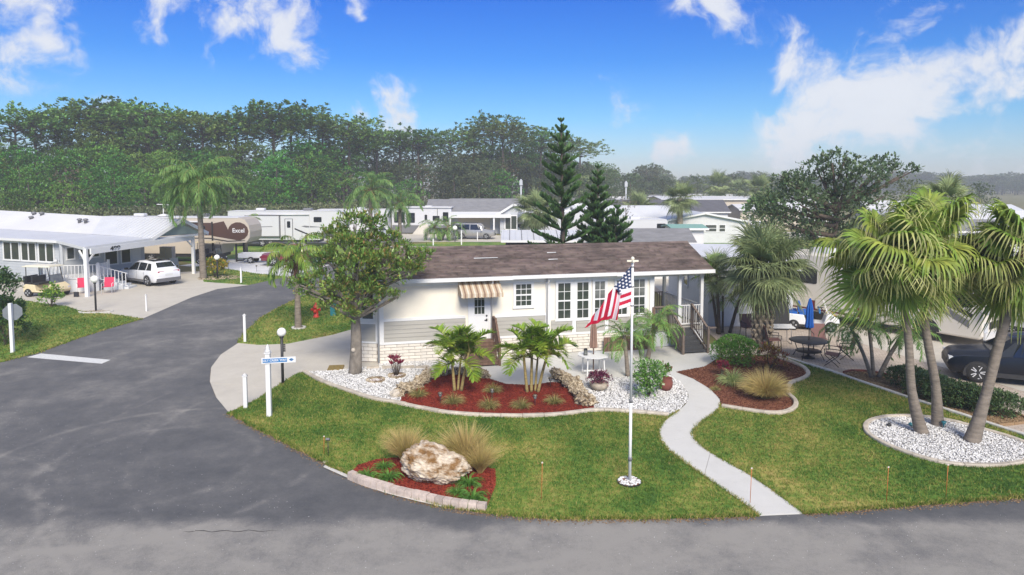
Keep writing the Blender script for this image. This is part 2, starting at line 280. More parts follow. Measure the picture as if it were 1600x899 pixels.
M['mat']=pm('brown_slab',(.24,.17,.05),.9,.2,14,bump=.4)
M['lattice']=pm('skirting_panel',(.56,.58,.60),.7,.05,2)
M['darkin']=pm('dark_interior',(.03,.03,.032),.9,.1,3)
# ------------------------------------------------------------------ mesh helpers
class MB:
    def __init__(s,M=None): s.v=[]; s.f=[]; s.m=[]; s.sm=[]; s.M=M or Matrix.Identity(4); s.mi=0; s.smooth=False
    def add(s,vs,fs):
        o=len(s.v); s.v+= [tuple(s.M@Vector(p)) for p in vs]
        for f in fs: s.f.append(tuple(i+o for i in f)); s.m.append(s.mi); s.sm.append(s.smooth)
        return s
    def box(s,x0,x1,y0,y1,z0,z1):
        return s.add([(x0,y0,z0),(x1,y0,z0),(x1,y1,z0),(x0,y1,z0),(x0,y0,z1),(x1,y0,z1),(x1,y1,z1),(x0,y1,z1)],[(0,3,2,1),(4,5,6,7),(0,1,5,4),(1,2,6,5),(2,3,7,6),(3,0,4,7)])
    def cbox(s,x,y,z,a,b,c): return s.box(x-a/2,x+a/2,y-b/2,y+b/2,z,z+c)
    def bar(s,p,q,w,h=None):
        p,q=Vector(p),Vector(q); h=h or w; d=(q-p); L=d.length
        if L<1e-6: return s
        d.normalize(); up=Vector((0,0,1)) if abs(d.z)<.99 else Vector((0,1,0)); a=d.cross(up).normalized(); b=a.cross(d)
        vs=[]
        for e in (p,q):
            for i,j in ((-1,-1),(1,-1),(1,1),(-1,1)): vs.append(e+a*(i*w/2)+b*(j*h/2))
        return s.add(vs,[(0,1,2,3),(7,6,5,4),(0,4,5,1),(1,5,6,2),(2,6,7,3),(3,7,4,0)])
    def tube(s,pts,rad,n=8,cap=True):
        pts=[Vector(p) for p in pts]; vs=[]; fs=[]
        if not hasattr(rad,'__len__'): rad=[rad]*len(pts)
        ref=Vector((1,0,0))
        for i,p in enumerate(pts):
            d=(pts[min(i+1,len(pts)-1)]-pts[max(i-1,0)]).normalized()
            a=ref-d*ref.dot(d)
            if a.length<.1: a=Vector((0,1,0))-d*d.y
            a.normalize(); b=d.cross(a); ref=a
            for k in range(n):
                t=2*PI*k/n; vs.append(p+(a*math.cos(t)+b*math.sin(t))*rad[i])
        for i in range(len(pts)-1):
            for k in range(n): fs.append((i*n+k,i*n+(k+1)%n,(i+1)*n+(k+1)%n,(i+1)*n+k))
        if cap: fs.append(tuple(range(n))[::-1]); fs.append(tuple((len(pts)-1)*n+k for k in range(n)))
        sm=s.smooth; s.smooth=True; s.add(vs,fs); s.smooth=sm; return s
    def lathe(s,prof,n=12,c=(0,0,0),axis='z'):
        vs=[];fs=[];m=len(prof)
        for (r,z) in prof:
            for k in range(n):
                t=2*PI*k/n; x,y=r*math.cos(t),r*math.sin(t)
                vs.append((c[0]+x,c[1]+y,c[2]+z) if axis=='z' else (c[0]+x,c[1]+z,c[2]+y))
        for i in range(m-1):
            for k in range(n): fs.append((i*n+k,i*n+(k+1)%n,(i+1)*n+(k+1)%n,(i+1)*n+k))
        if prof[0][0]>1e-4: fs.append(tuple(range(n))[::-1])
        if prof[-1][0]>1e-4: fs.append(tuple((m-1)*n+k for k in range(n)))
        sm=s.smooth; s.smooth=True; s.add(vs,fs); s.smooth=sm; return s
    def prism(s,poly,z0,z1):
        n=len(poly); vs=[(x,y,z0) for x,y in poly]+[(x,y,z1) for x,y in poly]
        fs=[tuple(range(n))[::-1],tuple(range(n,2*n))]+[(i,(i+1)%n,n+(i+1)%n,n+i) for i in range(n)]
        return s.add(vs,fs)
    def xprism(s,poly,y0,y1):   # polygon in x,z swept along y
        n=len(poly); vs=[(x,y0,z) for x,z in poly]+[(x,y1,z) for x,z in poly]
        fs=[tuple(range(n)),tuple(range(n,2*n))[::-1]]+[(i,n+i,n+(i+1)%n,(i+1)%n) for i in range(n)]
        return s.add(vs,fs)
    def slab(s,pts,th):         # 3d polygon given a thickness downward
        n=len(pts); vs=[tuple(p) for p in pts]+[(p[0],p[1],p[2]-th) for p in pts]
        fs=[tuple(range(n)),tuple(range(n,2*n))[::-1]]+[(i,n+i,n+(i+1)%n,(i+1)%n) for i in range(n)]
        return s.add(vs,fs)
    def mesh(s,name,mats):
        me=bpy.data.meshes.new(name); me.from_pydata([tuple(v) for v in s.v],[],s.f)
        for m in (mats if isinstance(mats,(list,tuple)) else [mats]): me.materials.append(M[m] if isinstance(m,str) else m)
        me.polygons.foreach_set('material_index',s.m); me.polygons.foreach_set('use_smooth',s.sm)
        me.update(); return me
    def build(s,name,mats,parent=None,**k): return link(name,s.mesh(name,mats),parent,**k)
def recalc(me):
    b=bmesh.new(); b.from_mesh(me); bmesh.ops.recalc_face_normals(b,faces=b.faces); b.to_mesh(me); b.free()
def link(name,me,parent=None,loc=None,rz=0,label=None,cat=None,group=None,kind=None,rot=None,scale=None):
    o=bpy.data.objects.new(name,me); COL.objects.link(o)
    if parent: o.parent=parent
    if loc: o.location=loc
    if rz: o.rotation_euler=(0,0,rz)
    if rot: o.rotation_euler=rot
    if scale: o.scale=(scale,)*3 if isinstance(scale,(int,float)) else scale
    if label: o['label']=label
    if cat: o['category']=cat
    if group: o['group']=group
    if kind: o['kind']=kind
    return o
def thing(name,label,cat,loc=(0,0,0),rz=0,group=None): return link(name,None,None,loc,rz,label,cat,group)
KIDS={}
def dup(root,loc,rz=None,label=None,scale=None):
    r=root.copy(); COL.objects.link(r); r.location=loc
    if rz is not None: r.rotation_euler=(0,0,rz)
    if scale: r.scale=(scale,)*3 if isinstance(scale,(int,float)) else scale
    if label: r['label']=label
    for ch in kids(root):
        c=ch.copy(); COL.objects.link(c); c.parent=r
        for gch in kids(ch):
            d=gch.copy(); COL.objects.link(d); d.parent=c
    return r
def kids(o):
    if o.name not in KIDS: KIDS[o.name]=[c for c in bpy.data.objects if c.parent==o]
    return KIDS[o.name]
def text(s,size,ext,mat,parent,Mx,name='lettering',bold=0,label=None):
    cu=bpy.data.curves.new('t','FONT'); cu.body=s; cu.size=size; cu.extrude=ext; cu.align_x='CENTER'; cu.align_y='CENTER'; cu.offset=bold
    to=bpy.data.objects.new('t',cu); COL.objects.link(to); bpy.context.view_layer.update()
    me=bpy.data.meshes.new_from_object(to.evaluated_get(bpy.context.evaluated_depsgraph_get())); bpy.data.objects.remove(to)
    me.transform(Mx); me.materials.clear(); me.materials.append(M[mat]); me.name=name
    return link(name,me,parent,label=label)
FACE_NY=Matrix.Rotation(R(90),4,'X')     # text lying in xy -> standing, facing -y
def npmesh(name,V,Fa,mats,midx=None,smooth=False):
    """V (n,3); Fa (m,k) uniform k"""
    me=bpy.data.meshes.new(name); V=np.asarray(V,dtype=np.float32); Fa=np.asarray(Fa,dtype=np.int32); m,k=Fa.shape
    me.vertices.add(len(V)); me.vertices.foreach_set('co',V.ravel())
    me.loops.add(m*k); me.loops.foreach_set('vertex_index',Fa.ravel())
    me.polygons.add(m); me.polygons.foreach_set('loop_start',np.arange(0,m*k,k,dtype=np.int32)); 
    for q in (mats if isinstance(mats,(list,tuple)) else [mats]): me.materials.append(M[q])
    if midx is not None: me.polygons.foreach_set('material_index',np.asarray(midx,dtype=np.int32))
    if smooth: me.polygons.foreach_set('use_smooth',np.ones(m,dtype=bool))
    me.update(calc_edges=True); return me
def inpoly(P,poly):
    x,y=P[:,0],P[:,1]; r=np.zeros(len(P),bool); n=len(poly); j=n-1
    for i in range(n):
        xi,yi=poly[i]; xj,yj=poly[j]
        c=((yi>y)!=(yj>y))&(x<(xj-xi)*(y-yi)/((yj-yi) or 1e-9)+xi); r^=c; j=i
    return r
def sample(poly,dens,holes=()):
    a=np.array(poly); lo,hi=a.min(0),a.max(0); n=int((hi-lo).prod()*dens)
    P=rng.uniform(lo,hi,(n,2)); P=P[inpoly(P,poly)]
    for h in holes: P=P[~inpoly(P,h)]
    return P
def smoothpoly(pts,k=3,closed=True):
    """Catmull-Rom through the points"""
    n=len(pts); out=[]
    for i in range(n if closed else n-1):
        p=[pts[(i+j-1)%n] if closed else pts[min(max(i+j-1,0),n-1)] for j in range(4)]
        for q in range(k):
            t=q/k; out.append(tuple(.5*((2*p[1][c])+(-p[0][c]+p[2][c])*t+(2*p[0][c]-5*p[1][c]+4*p[2][c]-p[3][c])*t*t+(-p[0][c]+3*p[1][c]-3*p[2][c]+p[3][c])*t**3) for c in range(2)))
    if not closed: out.append(tuple(pts[-1]))
    return out
def sheet(name,poly,z,mat,kind='structure',parent=None,label=None,th=None,cat=None):
    """a flat sheet with its own triangulated polygon; th gives it a real edge"""
    b=bmesh.new(); vs=[b.verts.new((x,y,z)) for x,y in poly]; f=b.faces.new(vs)
    if f.normal.z<0 or True:
        f.normal_update()
        if f.normal.z<0: f.normal_flip()
    if th:
        r=bmesh.ops.extrude_face_region(b,geom=[f]); bmesh.ops.translate(b,verts=[e for e in r['geom'] if isinstance(e,bmesh.types.BMVert)],vec=(0,0,-th)); bmesh.ops.recalc_face_normals(b,faces=b.faces)
    bmesh.ops.triangulate(b,faces=[q for q in b.faces if len(q.verts)>4])
    me=bpy.data.meshes.new(name); b.to_mesh(me); b.free(); me.materials.append(M[mat]); return link(name,me,parent,kind=kind,label=label,cat=cat)
# ------------------------------------------------------------------ ground, roads, lawns, beds
sheet('ground',[(-900,-60),(900,-60),(900,1500),(-900,1500)],0,'earth')
front_edge=[(358,646),(400,669),(450,694),(500,720),(560,750),(620,773),(690,792),(760,803),(860,812),(1000,812),(1120,809),(1185,807)]
left_edge=[(0,567),(60,552),(120,530),(170,514),(222,499)]
apron=[(338,622),(328,597),(330,575),(345,555),(372,537)]
l2_edge=[(372,537),(385,520),(410,497),(440,480),(470,466),(505,453),(540,442)]
road=[(60,-14),(60,21.5)]+[g(1600,778),g(1254,804)]+gl(front_edge[::-1])+gl(apron)+gl(l2_edge[1:])+[(-11.6,53),(-10.5,60),(-7,64.5),(0,66.3),(60,67.5),(60,72.5),(0,71.2),(-9,70),(-14,66.5),(-15.8,60)]+gl([(500,419),(447,433),(388,446),(340,452),(300,465)])+gl(left_edge[::-1])+[(-20.6,23),(-24,18.5),(-32,16),(-60,15),(-60,-14)]
sheet('road',road,.008,'asphalt')
# painted stop bar and the long crack in the asphalt
M['roadpaint']=pm('worn_road_paint',(.62,.62,.60),.8,.12,14)
M['crack']=pm('crack',(.02,.02,.022),.95,.1,8)
sheet('stop_line',gl([(42,559),(64,553),(173,563),(159,569)]),.013,'roadpaint',label='white stop bar')
cp=[]; top=[]
for i in range(14):
    x=284+i*11.6; y=831+1.4*math.sin(i*1.9)-(.4 if i>7 else 0); w=.2+.5*rnd.random() if 0<i<13 else 0
    top.append(g(x,y-w)); cp.append(g(x,y+w))
sheet('road_crack',top+cp[::-1][0:],.0125,'crack')
# concrete: left drive, white drive, own drive, patio, paver yard
sheet('driveway',gl([(222,499),(300,465),(340,452),(388,446),(318,441)])+[(-23.5,53.5),(-30,52),(-36,46),(-36,41.5)]+gl([(40,471),(100,479),(130,488),(176,492)]),.020,'concrete',th=.02,label='pale concrete driveway of the home on the left')
sheet('driveway',gl([(447,433),(500,419)])+[(-15.2,59),(-20,62),(-26,62),(-28,57)]+gl([(305,417),(350,420),(400,428)]),.020,'white_drive',th=.02,label='white driveway under the red pickup')
def clip(poly,p,q,side,gap=0.0):
    out=[]; nx,ny=-(q[1]-p[1]),(q[0]-p[0]); l=math.hypot(nx,ny); nx/=l*side; ny/=l*side
    f=lambda a:(a[0]-p[0])*nx+(a[1]-p[1])*ny-gap
    for i in range(len(poly)):
        a,b=poly[i],poly[(i+1)%len(poly)]; fa,fb=f(a),f(b)
        if fa>=0: out.append(a)
        if fa*fb<0: t=fa/(fa-fb); out.append((a[0]+(b[0]-a[0])*t,a[1]+(b[1]-a[1])*t))
    return out
drv=gl([(358,646)]+apron+[(405,540),(450,538),(480,532),(520,524),(552,515),(592,512)])+[(-5.0,25.95),(-4.6,25.6)]+gl([(592,577),(540,583),(500,584),(474,583),(462,586),(440,600),(400,626)])
q0,q1=g(328,599),g(428,607)
h0,h1=g(345,555),g(592,545)
sheet('driveway',clip(drv,q0,q1,-1,.012),.022,'concrete',th=.02,label='concrete apron of the corner lot nearest the asphalt')
up=clip(drv,q0,q1,1,.012)
sheet('driveway',clip(up,h0,h1,-1,.01),.022,'concrete',th=.02,label='middle slab of the corner lot driveway')
sheet('driveway',clip(up,h0,h1,1,.01),.022,'concrete',th=.02,label='far slab of the corner lot driveway')
HA=R(13.563); HO=(-5.12,25.83)
def hw(u,v): return (HO[0]+u*math.cos(HA)-v*math.sin(HA),HO[1]+u*math.sin(HA)+v*math.cos(HA))
patio=[hw(3.0,-.02),hw(14.6,-.02),g(1122,560),g(1100,575),g(1058,583)]+gl([(1042,586),(1000,590),(960,592),(925,594),(897,599),(862,599),(830,604),(790,602),(760,592),(742,588),(730,577)])
pa,pb=hw(6.2,0),g(985,597)
sheet('patio',clip(patio,pa,pb,1,.01),.026,'walk',th=.02)
sheet('patio',clip(patio,pa,pb,-1,.01),.026,'walk',th=.02)
pav=[hw(14.6,-.02),g(1122,560)]+gl([(1170,556),(1218,558),(1300,584),(1420,625),(1466,640),(1516,656),(1599,682)])+[(15.2,16.2),(45,22),(45,60),(9.2,60),(9.2,33)]
M['pavers']=M['rough_paver']
def brickify(m):
    t=m.node_tree; L=t.links.new; b=t.nodes['Principled BSDF']; src=b.inputs['Base Color'].links[0].from_socket
    tc=t.nodes.new('ShaderNodeTexCoord'); mp=t.nodes.new('ShaderNodeMapping'); mp.inputs['Rotation'].default_value=(0,0,R(20)); L(tc.outputs['Object'],mp.inputs[0])
    br=t.nodes.new('ShaderNodeTexBrick'); L(mp.outputs[0],br.inputs[0]); br.inputs['Scale'].default_value=1; br.inputs['Brick Width'].default_value=.24; br.inputs['Row Height'].default_value=.12; br.inputs['Mortar Size'].default_value=.009
    br.inputs['Color1'].default_value=(1,1,1,1); br.inputs['Color2'].default_value=(.82,.80,.78,1); br.inputs['Mortar'].default_value=(.5,.47,.44,1)
    mx=t.nodes.new('ShaderNodeMixRGB'); mx.blend_type='MULTIPLY'; mx.inputs[0].default_value=1; L(src,mx.inputs[1]); L(br.outputs[0],mx.inputs[2]); L(mx.outputs[0],b.inputs['Base Color'])
brickify(M['pavers'])
sheet('paver_yard',pav,.018,'pavers',th=.018)
sheet('parking_pad',[(13.6,34.5),(16.5,24.6),(19,15.6),(45,23),(45,60),(9.6,60),(9.6,43.5),(13,43.5)],.0225,'concrete')
# walkway as separate slabs with real joints
wl=[(1042,585),(1062,598),(1074,613),(1074,629),(1061,643),(1042,656),(1031,670),(1030,685),(1046,706),(1100,746),(1150,780),(1186,807)]
wr=[(1056,583),(1084,594),(1110,610),(1124,625),(1122,641),(1110,652),(1093,664),(1083,676),(1087,689),(1110,709),(1180,750),(1254,804)]
WL=smoothpoly(gl(wl),4,False); WR=smoothpoly(gl(wr),4,False)
joints=[0,9,17,25,30,36,len(WL)-1]
for a,b in zip(joints[:-1],joints[1:]):
    pl=WL[a:b+1]+WR[a:b+1][::-1]
    c=(sum(p[0] for p in pl)/len(pl),sum(p[1] for p in pl)/len(pl))
    k=.994
    sheet('walkway_slab',[(c[0]+(p[0]-c[0])*(k if i in (0,b-a,b-a+1,len(pl)-1) else 1),c[1]+(p[1]-c[1])*(k if i in (0,b-a,b-a+1,len(pl)-1) else 1)) for i,p in enumerate(pl)],.036,'walk',th=.034)
# beds
bed_front=[(475,583),(500,597),(540,612),(580,625),(623,633),(660,641),(700,648),(760,652),(830,653),(890,649),(930,644),(985,646),(1045,651)]
BF=smoothpoly(gl(bed_front),3,False)
g1=gl([(475,583),(500,597),(540,612),(580,625),(623,633),(628,622),(645,609),(668,597),(700,586),(735,580),(728,571)])+[hw(2.6,-.02),hw(0,-.02)]+gl([(592,573),(560,577),(520,581)])
m1=gl([(623,633),(660,641),(700,648),(760,652),(830,653),(890,649),(930,644),(925,628),(913,612),(895,603),(862,599),(830,604),(790,602),(760,592),(735,580),(700,586),(668,597),(645,609),(628,622)])
g2=gl([(930,644),(985,646),(1045,651),(1061,643),(1074,629),(1074,613),(1062,598),(1042,586),(1000,590),(960,592),(925,594),(897,600),(913,612),(925,628)])
gc=smoothpoly(gl([(1352,668),(1362,659),(1385,654),(1420,653),(1460,656),(1500,664),(1540,675),(1580,687),(1612,700),(1622,713),(1600,725),(1545,731),(1480,727),(1430,715),(1385,698),(1358,682)]),3)
m2=gl([(1056,583),(1084,594),(1110,610),(1124,625),(1128,636),(1170,643),(1213,648),(1238,641),(1242,630),(1230,617),(1234,602),(1254,594),(1262,586),(1250,574),(1215,561),(1165,556),(1122,562),(1100,575)])
m3=gl([(1318,585),(1332,582),(1365,584),(1400,592),(1440,604),(1500,620),(1560,640),(1597,653),(1603,661),(1560,665),(1516,655),(1466,639),(1420,624),(1360,603)])
fb=gl([(546,744),(560,729),(590,720),(640,716),(700,722),(774,736),(775,760),(760,797),(700,789),(640,777),(590,762)])
for nm,pl,mt in (('gravel_base',g1,'pebble_bed'),('gravel_base',g2,'pebble_bed'),('gravel_base',gc,'pebble_bed'),('mulch_base',m1,'mulch'),('mulch_base',m2,'mulch2'),('mulch_base',m3,'mulch3'),('mulch_base',fb,'mulch')):
    sheet(nm,pl,.044,mt)
# lawns
lawn1=gl([(1186,807)][:0]+front_edge[::-1])+gl([(400,626),(440,600),(462,586),(474,583)])+BF+[g(1061,643)]+WL[16:]
lawn2=gl(l2_edge[:1]+[(405,540),(450,538),(480,532),(520,524),(552,515),(592,512)])+[hw(0,1.5),hw(0,5),(-6.5,53),(-11.6,53)]+gl(l2_edge[1:][::-1])
lawn3=WR[16:]+gl([(1254,804),(1600,778)])+[(15.2,16.2)]+gl([(1599,682),(1516,656),(1466,640),(1420,625),(1300,584),(1218,558),(1170,556),(1215,561),(1250,574),(1262,586),(1254,594),(1234,602),(1230,617),(1242,630),(1238,641),(1213,648),(1170,643),(1128,636),(1124,628)])
lawn4=gl([(222,499),(170,514),(120,530),(60,552),(0,567)])+[(-20.6,23),(-24,18.5),(-32,16),(-60,15),(-60,41)]+[(-36,41.5)]+gl([(40,471),(100,479),(130,488),(176,492)])
lawn5=gl([(318,441),(388,446),(447,433),(400,428),(350,420),(305,417)])+[(-24.5,54)]
for i,(pl) in enumerate((lawn1,lawn2,lawn3,lawn4,lawn5)): sheet('lawn',pl,.030 if i<5 else .03,'lawn',th=.03)
for pl in ([(-13,74.5),(-9.5,79.5),(2.5,79.5),(4.5,74.5)],[(13.4,37.5),(13.4,50),(19,50),(17,40)],[(15,73.5),(15,84),(40,84),(40,73.5)],[(15,60.5),(15,66),(40,66),(40,60.5)],[(-28,59),(-17.5,63),(-14,74),(-24,78),(-40,70)],[(2,90),(9,90),(10,100),(3,102)]): sheet('lawn',pl,.010,'lawn')
for pl in ([(-30,78),(-9.8,80),(8,80),(8,88),(-30,96)],[(-14,72),(-13.5,74.4),(5,74.4),(6,72.8)],[(14,84.2),(14,96),(40,96),(40,84.2)]): sheet('side_drive',pl,.009,'concrete')
def grass(polys,holes,name):
    V=[];Fc=[]
    P=np.concatenate([sample(pl,d,holes) for pl,d in polys])
    P=P+0
    n=len(P); k=3
    Q=np.repeat(P,k,0)+rng.normal(0,.018,(n*k,2)); N_=len(Q)
    dist=np.hypot(Q[:,0],Q[:,1]); sc=np.clip(dist/17,.9,2.6)
    h=rng.uniform(.030,.062,N_)*sc**.5; w=rng.uniform(.006,.012,N_)*sc; a=rng.uniform(0,2*PI,N_); ln=rng.uniform(.0,.05,N_)*sc; b=rng.uniform(0,2*PI,N_)
    dx,dy=np.cos(a)*w,np.sin(a)*w; z0=np.full(N_,.024)
    v0=np.stack([Q[:,0]-dx,Q[:,1]-dy,z0],1); v1=np.stack([Q[:,0]+dx,Q[:,1]+dy,z0],1); v2=np.stack([Q[:,0]+np.cos(b)*ln,Q[:,1]+np.sin(b)*ln,z0+h],1)
    V=np.stack([v0,v1,v2],1).reshape(-1,3); Fc=np.arange(N_*3).reshape(-1,3)
    link(name,npmesh(name,V,Fc,'blade'),kind='stuff',label='short patchy green and straw coloured lawn grass',cat='grass')
grass([(lawn1,560),(lawn3,460),(lawn2,110),([p for p in lawn4 if p[0]>-36],90),(lawn5,40)],[gc,m3,fb,g1,m1,g2],'grass')
def edge_blades(lines,name,label):
    # ragged runners of turf creeping over the edges, and taller weeds in loose colonies
    Q=[]
    for ln,w,d in lines:
        for a,b in zip(ln[:-1],ln[1:]):
            L=math.hypot(b[0]-a[0],b[1]-a[1]); n=int(L*d); t=rng.random(n); nx,ny=-(b[1]-a[1])/max(L,1e-6),(b[0]-a[0])/max(L,1e-6)
            o=rng.normal(0,w,n)*(.4+.9*np.abs(np.sin((a[0]+t*(b[0]-a[0]))*3.1)+np.sin((a[0]+t*L)*7.7))*.6); Q.append(np.stack([a[0]+t*(b[0]-a[0])+nx*o,a[1]+t*(b[1]-a[1])+ny*o],1))
    for pl,n in ((lawn1,150),(lawn3,110)):
        c=sample(pl,6); c=c[rng.permutation(len(c))[:n]]; c=np.repeat(c,34,0)+rng.normal(0,.09,(len(c)*34,2))*rng.uniform(.3,1.5,(len(c)*34,1)); c=c[inpoly(c,pl)]; Q.append(c)
    Q=np.concatenate(Q)
    for h in (gc,m3,fb,g1,m1,g2,m2): Q=Q[~inpoly(Q,h)]
    n=len(Q); h=rng.uniform(.04,.10,n); w=rng.uniform(.006,.012,n)*np.clip(np.hypot(Q[:,0],Q[:,1])/17,.9,2.5); a=rng.uniform(0,6.28,n); l=rng.uniform(.02,.09,n); b=rng.uniform(0,6.28,n); z=np.full(n,.015)
    V=np.stack([np.stack([Q[:,0]-np.cos(a)*w,Q[:,1]-np.sin(a)*w,z],1),np.stack([Q[:,0]+np.cos(a)*w,Q[:,1]+np.sin(a)*w,z],1),np.stack([Q[:,0]+np.cos(b)*l,Q[:,1]+np.sin(b)*l,z+h],1)],1).reshape(-1,3)
    link(name,npmesh(name,V,np.arange(3*n).reshape(-1,3),'blade2'),kind='stuff',label=label,cat='grass')
M['blade2']=ramp_mat('weed_blade',[(.3,(.05,.13,.015)),(.45,(.13,.24,.025)),(.56,(.30,.28,.06)),(.7,(.44,.35,.13))],[(.5,.6),(4,.6)],island=.5,bump=0,trans=.25,rough=.8)
edge_blades([(gl(front_edge),.045,420),(gl([(1254,804),(1420,791),(1600,778)]),.045,420),(WL[16:],.03,260),(WR[16:],.03,260),(BF,.02,120),(gl(l2_edge),.06,110),(gl(left_edge),.06,90)],'weeds','ragged turf edges and small weeds in the lawns')
def ico():
    t=[(0,0,1),(0,0,-1),(1,0,0),(-1,0,0),(0,1,0),(0,-1,0)]
    f=[(0,2,4),(0,4,3),(0,3,5),(0,5,2),(1,4,2),(1,3,4),(1,5,3),(1,2,5)]
    return np.array(t,float),np.array(f)
def scatter(name,poly,dens,size,mat,label,cat,z=.05,flat=.55,holes=()):
    P=sample(poly,dens,holes); n=len(P); T,Ff=ico()
    S=rng.uniform(size[0],size[1],(n,1,3))*np.array([1,1,flat])
    V=T[None]*S+rng.normal(0,.12,(n,6,3))*S
    a=rng.uniform(0,2*PI,n); ti=rng.uniform(-.5,.5,n)
    c,s=np.cos(a)[:,None],np.sin(a)[:,None]; x=V[:,:,0]*c-V[:,:,1]*s; y=V[:,:,0]*s+V[:,:,1]*c; zz=V[:,:,2]+x*np.sin(ti)[:,None]*.5
    V=np.stack([x+P[:,0,None],y+P[:,1,None],zz+z+rng.uniform(0,.012,(n,1))],2).reshape(-1,3)
    Fc=(Ff[None]+np.arange(n)[:,None,None]*6).reshape(-1,3)
    link(name,npmesh(name,V,Fc,mat),kind='stuff',label=label,cat=cat)
scatter('gravel',g1,620,(.018,.038),'pebble','white gravel around the magnolia trunk beside the driveway','gravel')
scatter('gravel',g2,620,(.018,.038),'pebble','white gravel between the coral wall and the curved walkway','gravel')
scatter('gravel',gc,620,(.018,.036),'pebble','white gravel oval around the three tall fan palms','gravel')
scatter('mulch',m1,900,(.010,.034),'mulch','bright red mulch under the two clumping palms','mulch',z=.046,flat=.35)
scatter('mulch',fb,1000,(.010,.030),'mulch','bright red mulch around the large boulder','mulch',z=.046,flat=.35)
scatter('mulch',m2,600,(.012,.036),'mulch2','brown red mulch in the bed right of the walkway','mulch',z=.046,flat=.35)
scatter('mulch',m3,500,(.012,.036),'mulch3','tan mulch under the clipped hedge','mulch',z=.046,flat=.35)
def debris(lines,name,mat,label,size=(.008,.028),d=60,w=.10,off=.10,z=.014):
    P=[]
    for ln in lines:
        for a,b in zip(ln[:-1],ln[1:]):
            L=math.hypot(b[0]-a[0],b[1]-a[1]); n=int(L*d); t=rng.random(n); nx,ny=(b[1]-a[1])/max(L,1e-6),-(b[0]-a[0])/max(L,1e-6); o=off*0+np.abs(rng.normal(0,w,n))
            P.append(np.stack([a[0]+t*(b[0]-a[0])-nx*o,a[1]+t*(b[1]-a[1])-ny*o],1))
    P=np.concatenate(P); n=len(P); T,Ff=ico(); S=rng.uniform(*size,(n,1,3))*np.array([1,1,.35]); V=T[None]*S; V=V+np.concatenate([P,np.full((n,1),z)],1)[:,None,:]
    link(name,npmesh(name,V.reshape(-1,3),(Ff[None]+np.arange(n)[:,None,None]*6).reshape(-1,3),mat),kind='stuff',label=label,cat='debris')
debris([gl(front_edge)[::-1],gl([(1600,778),(1254,804)]),gl(apron)[::-1],gl(l2_edge)[::-1]],'road_grit','mulch3','bits of soil and dead grass along the road edge',d=150,w=.09)
P_=sample(gl([(560,820),(0,620),(0,899),(1600,899),(1600,800)]),9); 
debris([[(p[0],p[1]),(p[0]+.02,p[1])] for p in P_],'road_chips','pebble','tiny pale stone chips scattered on the asphalt',size=(.004,.011),d=60,w=.01)
# curbs made of short cast lengths
def curb(name,line,w,h,seg,mat,label,z=.03,closed=False,taper=.75):
    root=thing(name,label,'garden edging')
    pts=[Vector((p[0],p[1],0)) for p in line]; d=[0]
    for a,b in zip(pts[:-1],pts[1:]): d.append(d[-1]+(b-a).length)
    tot=d[-1]; n=max(1,int(tot/seg)); 
    def at(s):
        for i in range(len(d)-1):
            if s<=d[i+1] or i==len(d)-2:
                t=(s-d[i])/max(1e-6,d[i+1]-d[i]); return pts[i].lerp(pts[i+1],min(max(t,0),1)),(pts[i+1]-pts[i]).normalized()
    for i in range(n):
        s0=i*tot/n+.006; s1=(i+1)*tot/n-.006; k=3 if seg>.4 else 2; vs=[];fs=[]
        hh=h*(1+rnd.uniform(-.08,.08))
        for j in range(k+1):
            p,t=at(s0+(s1-s0)*j/k); nr=Vector((-t.y,t.x,0))
            for o,zz in ((-w/2,z-.03),(-w/2,z+hh*.7),(-w/2*taper,z+hh),(w/2*taper,z+hh),(w/2,z+hh*.7),(w/2,z-.03)): vs.append(p+nr*o+Vector((0,0,zz)))
        for j in range(k):
            for q in range(5): fs.append((j*6+q,j*6+q+1,j*6+6+q+1,j*6+6+q))
        fs.append(tuple(range(6))); fs.append(tuple(range(k*6,k*6+6))[::-1])
        mb=MB(); mb.add(vs,fs); me=mb.mesh('curb_piece',mat); recalc(me); link('curb_piece',me,root)
    return root
curb('curb_edging',BF,.15,.09,.62,'curb','tan cast concrete curb curving along the front of the long flower bed')
curb('curb_edging',smoothpoly(gl([(1128,637),(1170,644),(1213,649),(1239,642),(1243,630),(1231,617),(1235,602),(1255,594),(1263,586),(1251,574),(1215,561)]),3,False),.15,.09,.6,'curb','tan curb looping round the brown mulch bed right of the walkway')
curb('curb_edging',gl([(1216,557),(1300,583),(1420,624),(1466,639),(1516,655),(1602,683)]),.12,.07,1.5,'curb_pale','straight pale curb between the right lawn and the paver yard')
gcl=gc+[gc[0]]
curb('curb_edging',gcl,.13,.07,.55,'curb','oval curb ring around the white gravel of the tall fan palms')
curb('curb_edging',smoothpoly(gl([(1318,584),(1332,581),(1365,583),(1400,591),(1440,602)]),3,False),.07,.06,.5,'terra','thin dark red edging at the left end of the hedge bed')
curb('curb_edging',smoothpoly(gl([(1545,643),(1575,645),(1600,654),(1604,662),(1560,667)]),3,False),.07,.06,.5,'mulch3','thin tan edging around the right end of the hedge bed')
curb('block_edging',gl([(547,748),(566,756),(590,764),(620,773),(650,780),(690,789),(725,795),(760,799)]),.16,.15,.185,'block','row of square pink and cream edging blocks between boulder bed and road',taper=.9)
# concrete strip at the road along the blocks
sheet('gutter_strip',gl([(500,733),(540,748),(600,771),(660,786),(640,782),(600,769),(560,754),(530,742)])[:0]+gl([(505,732),(545,750),(600,772),(650,785),(690,794),(690,791),(650,781),(600,767),(548,746),(508,729)]),.034,'curb_pale')
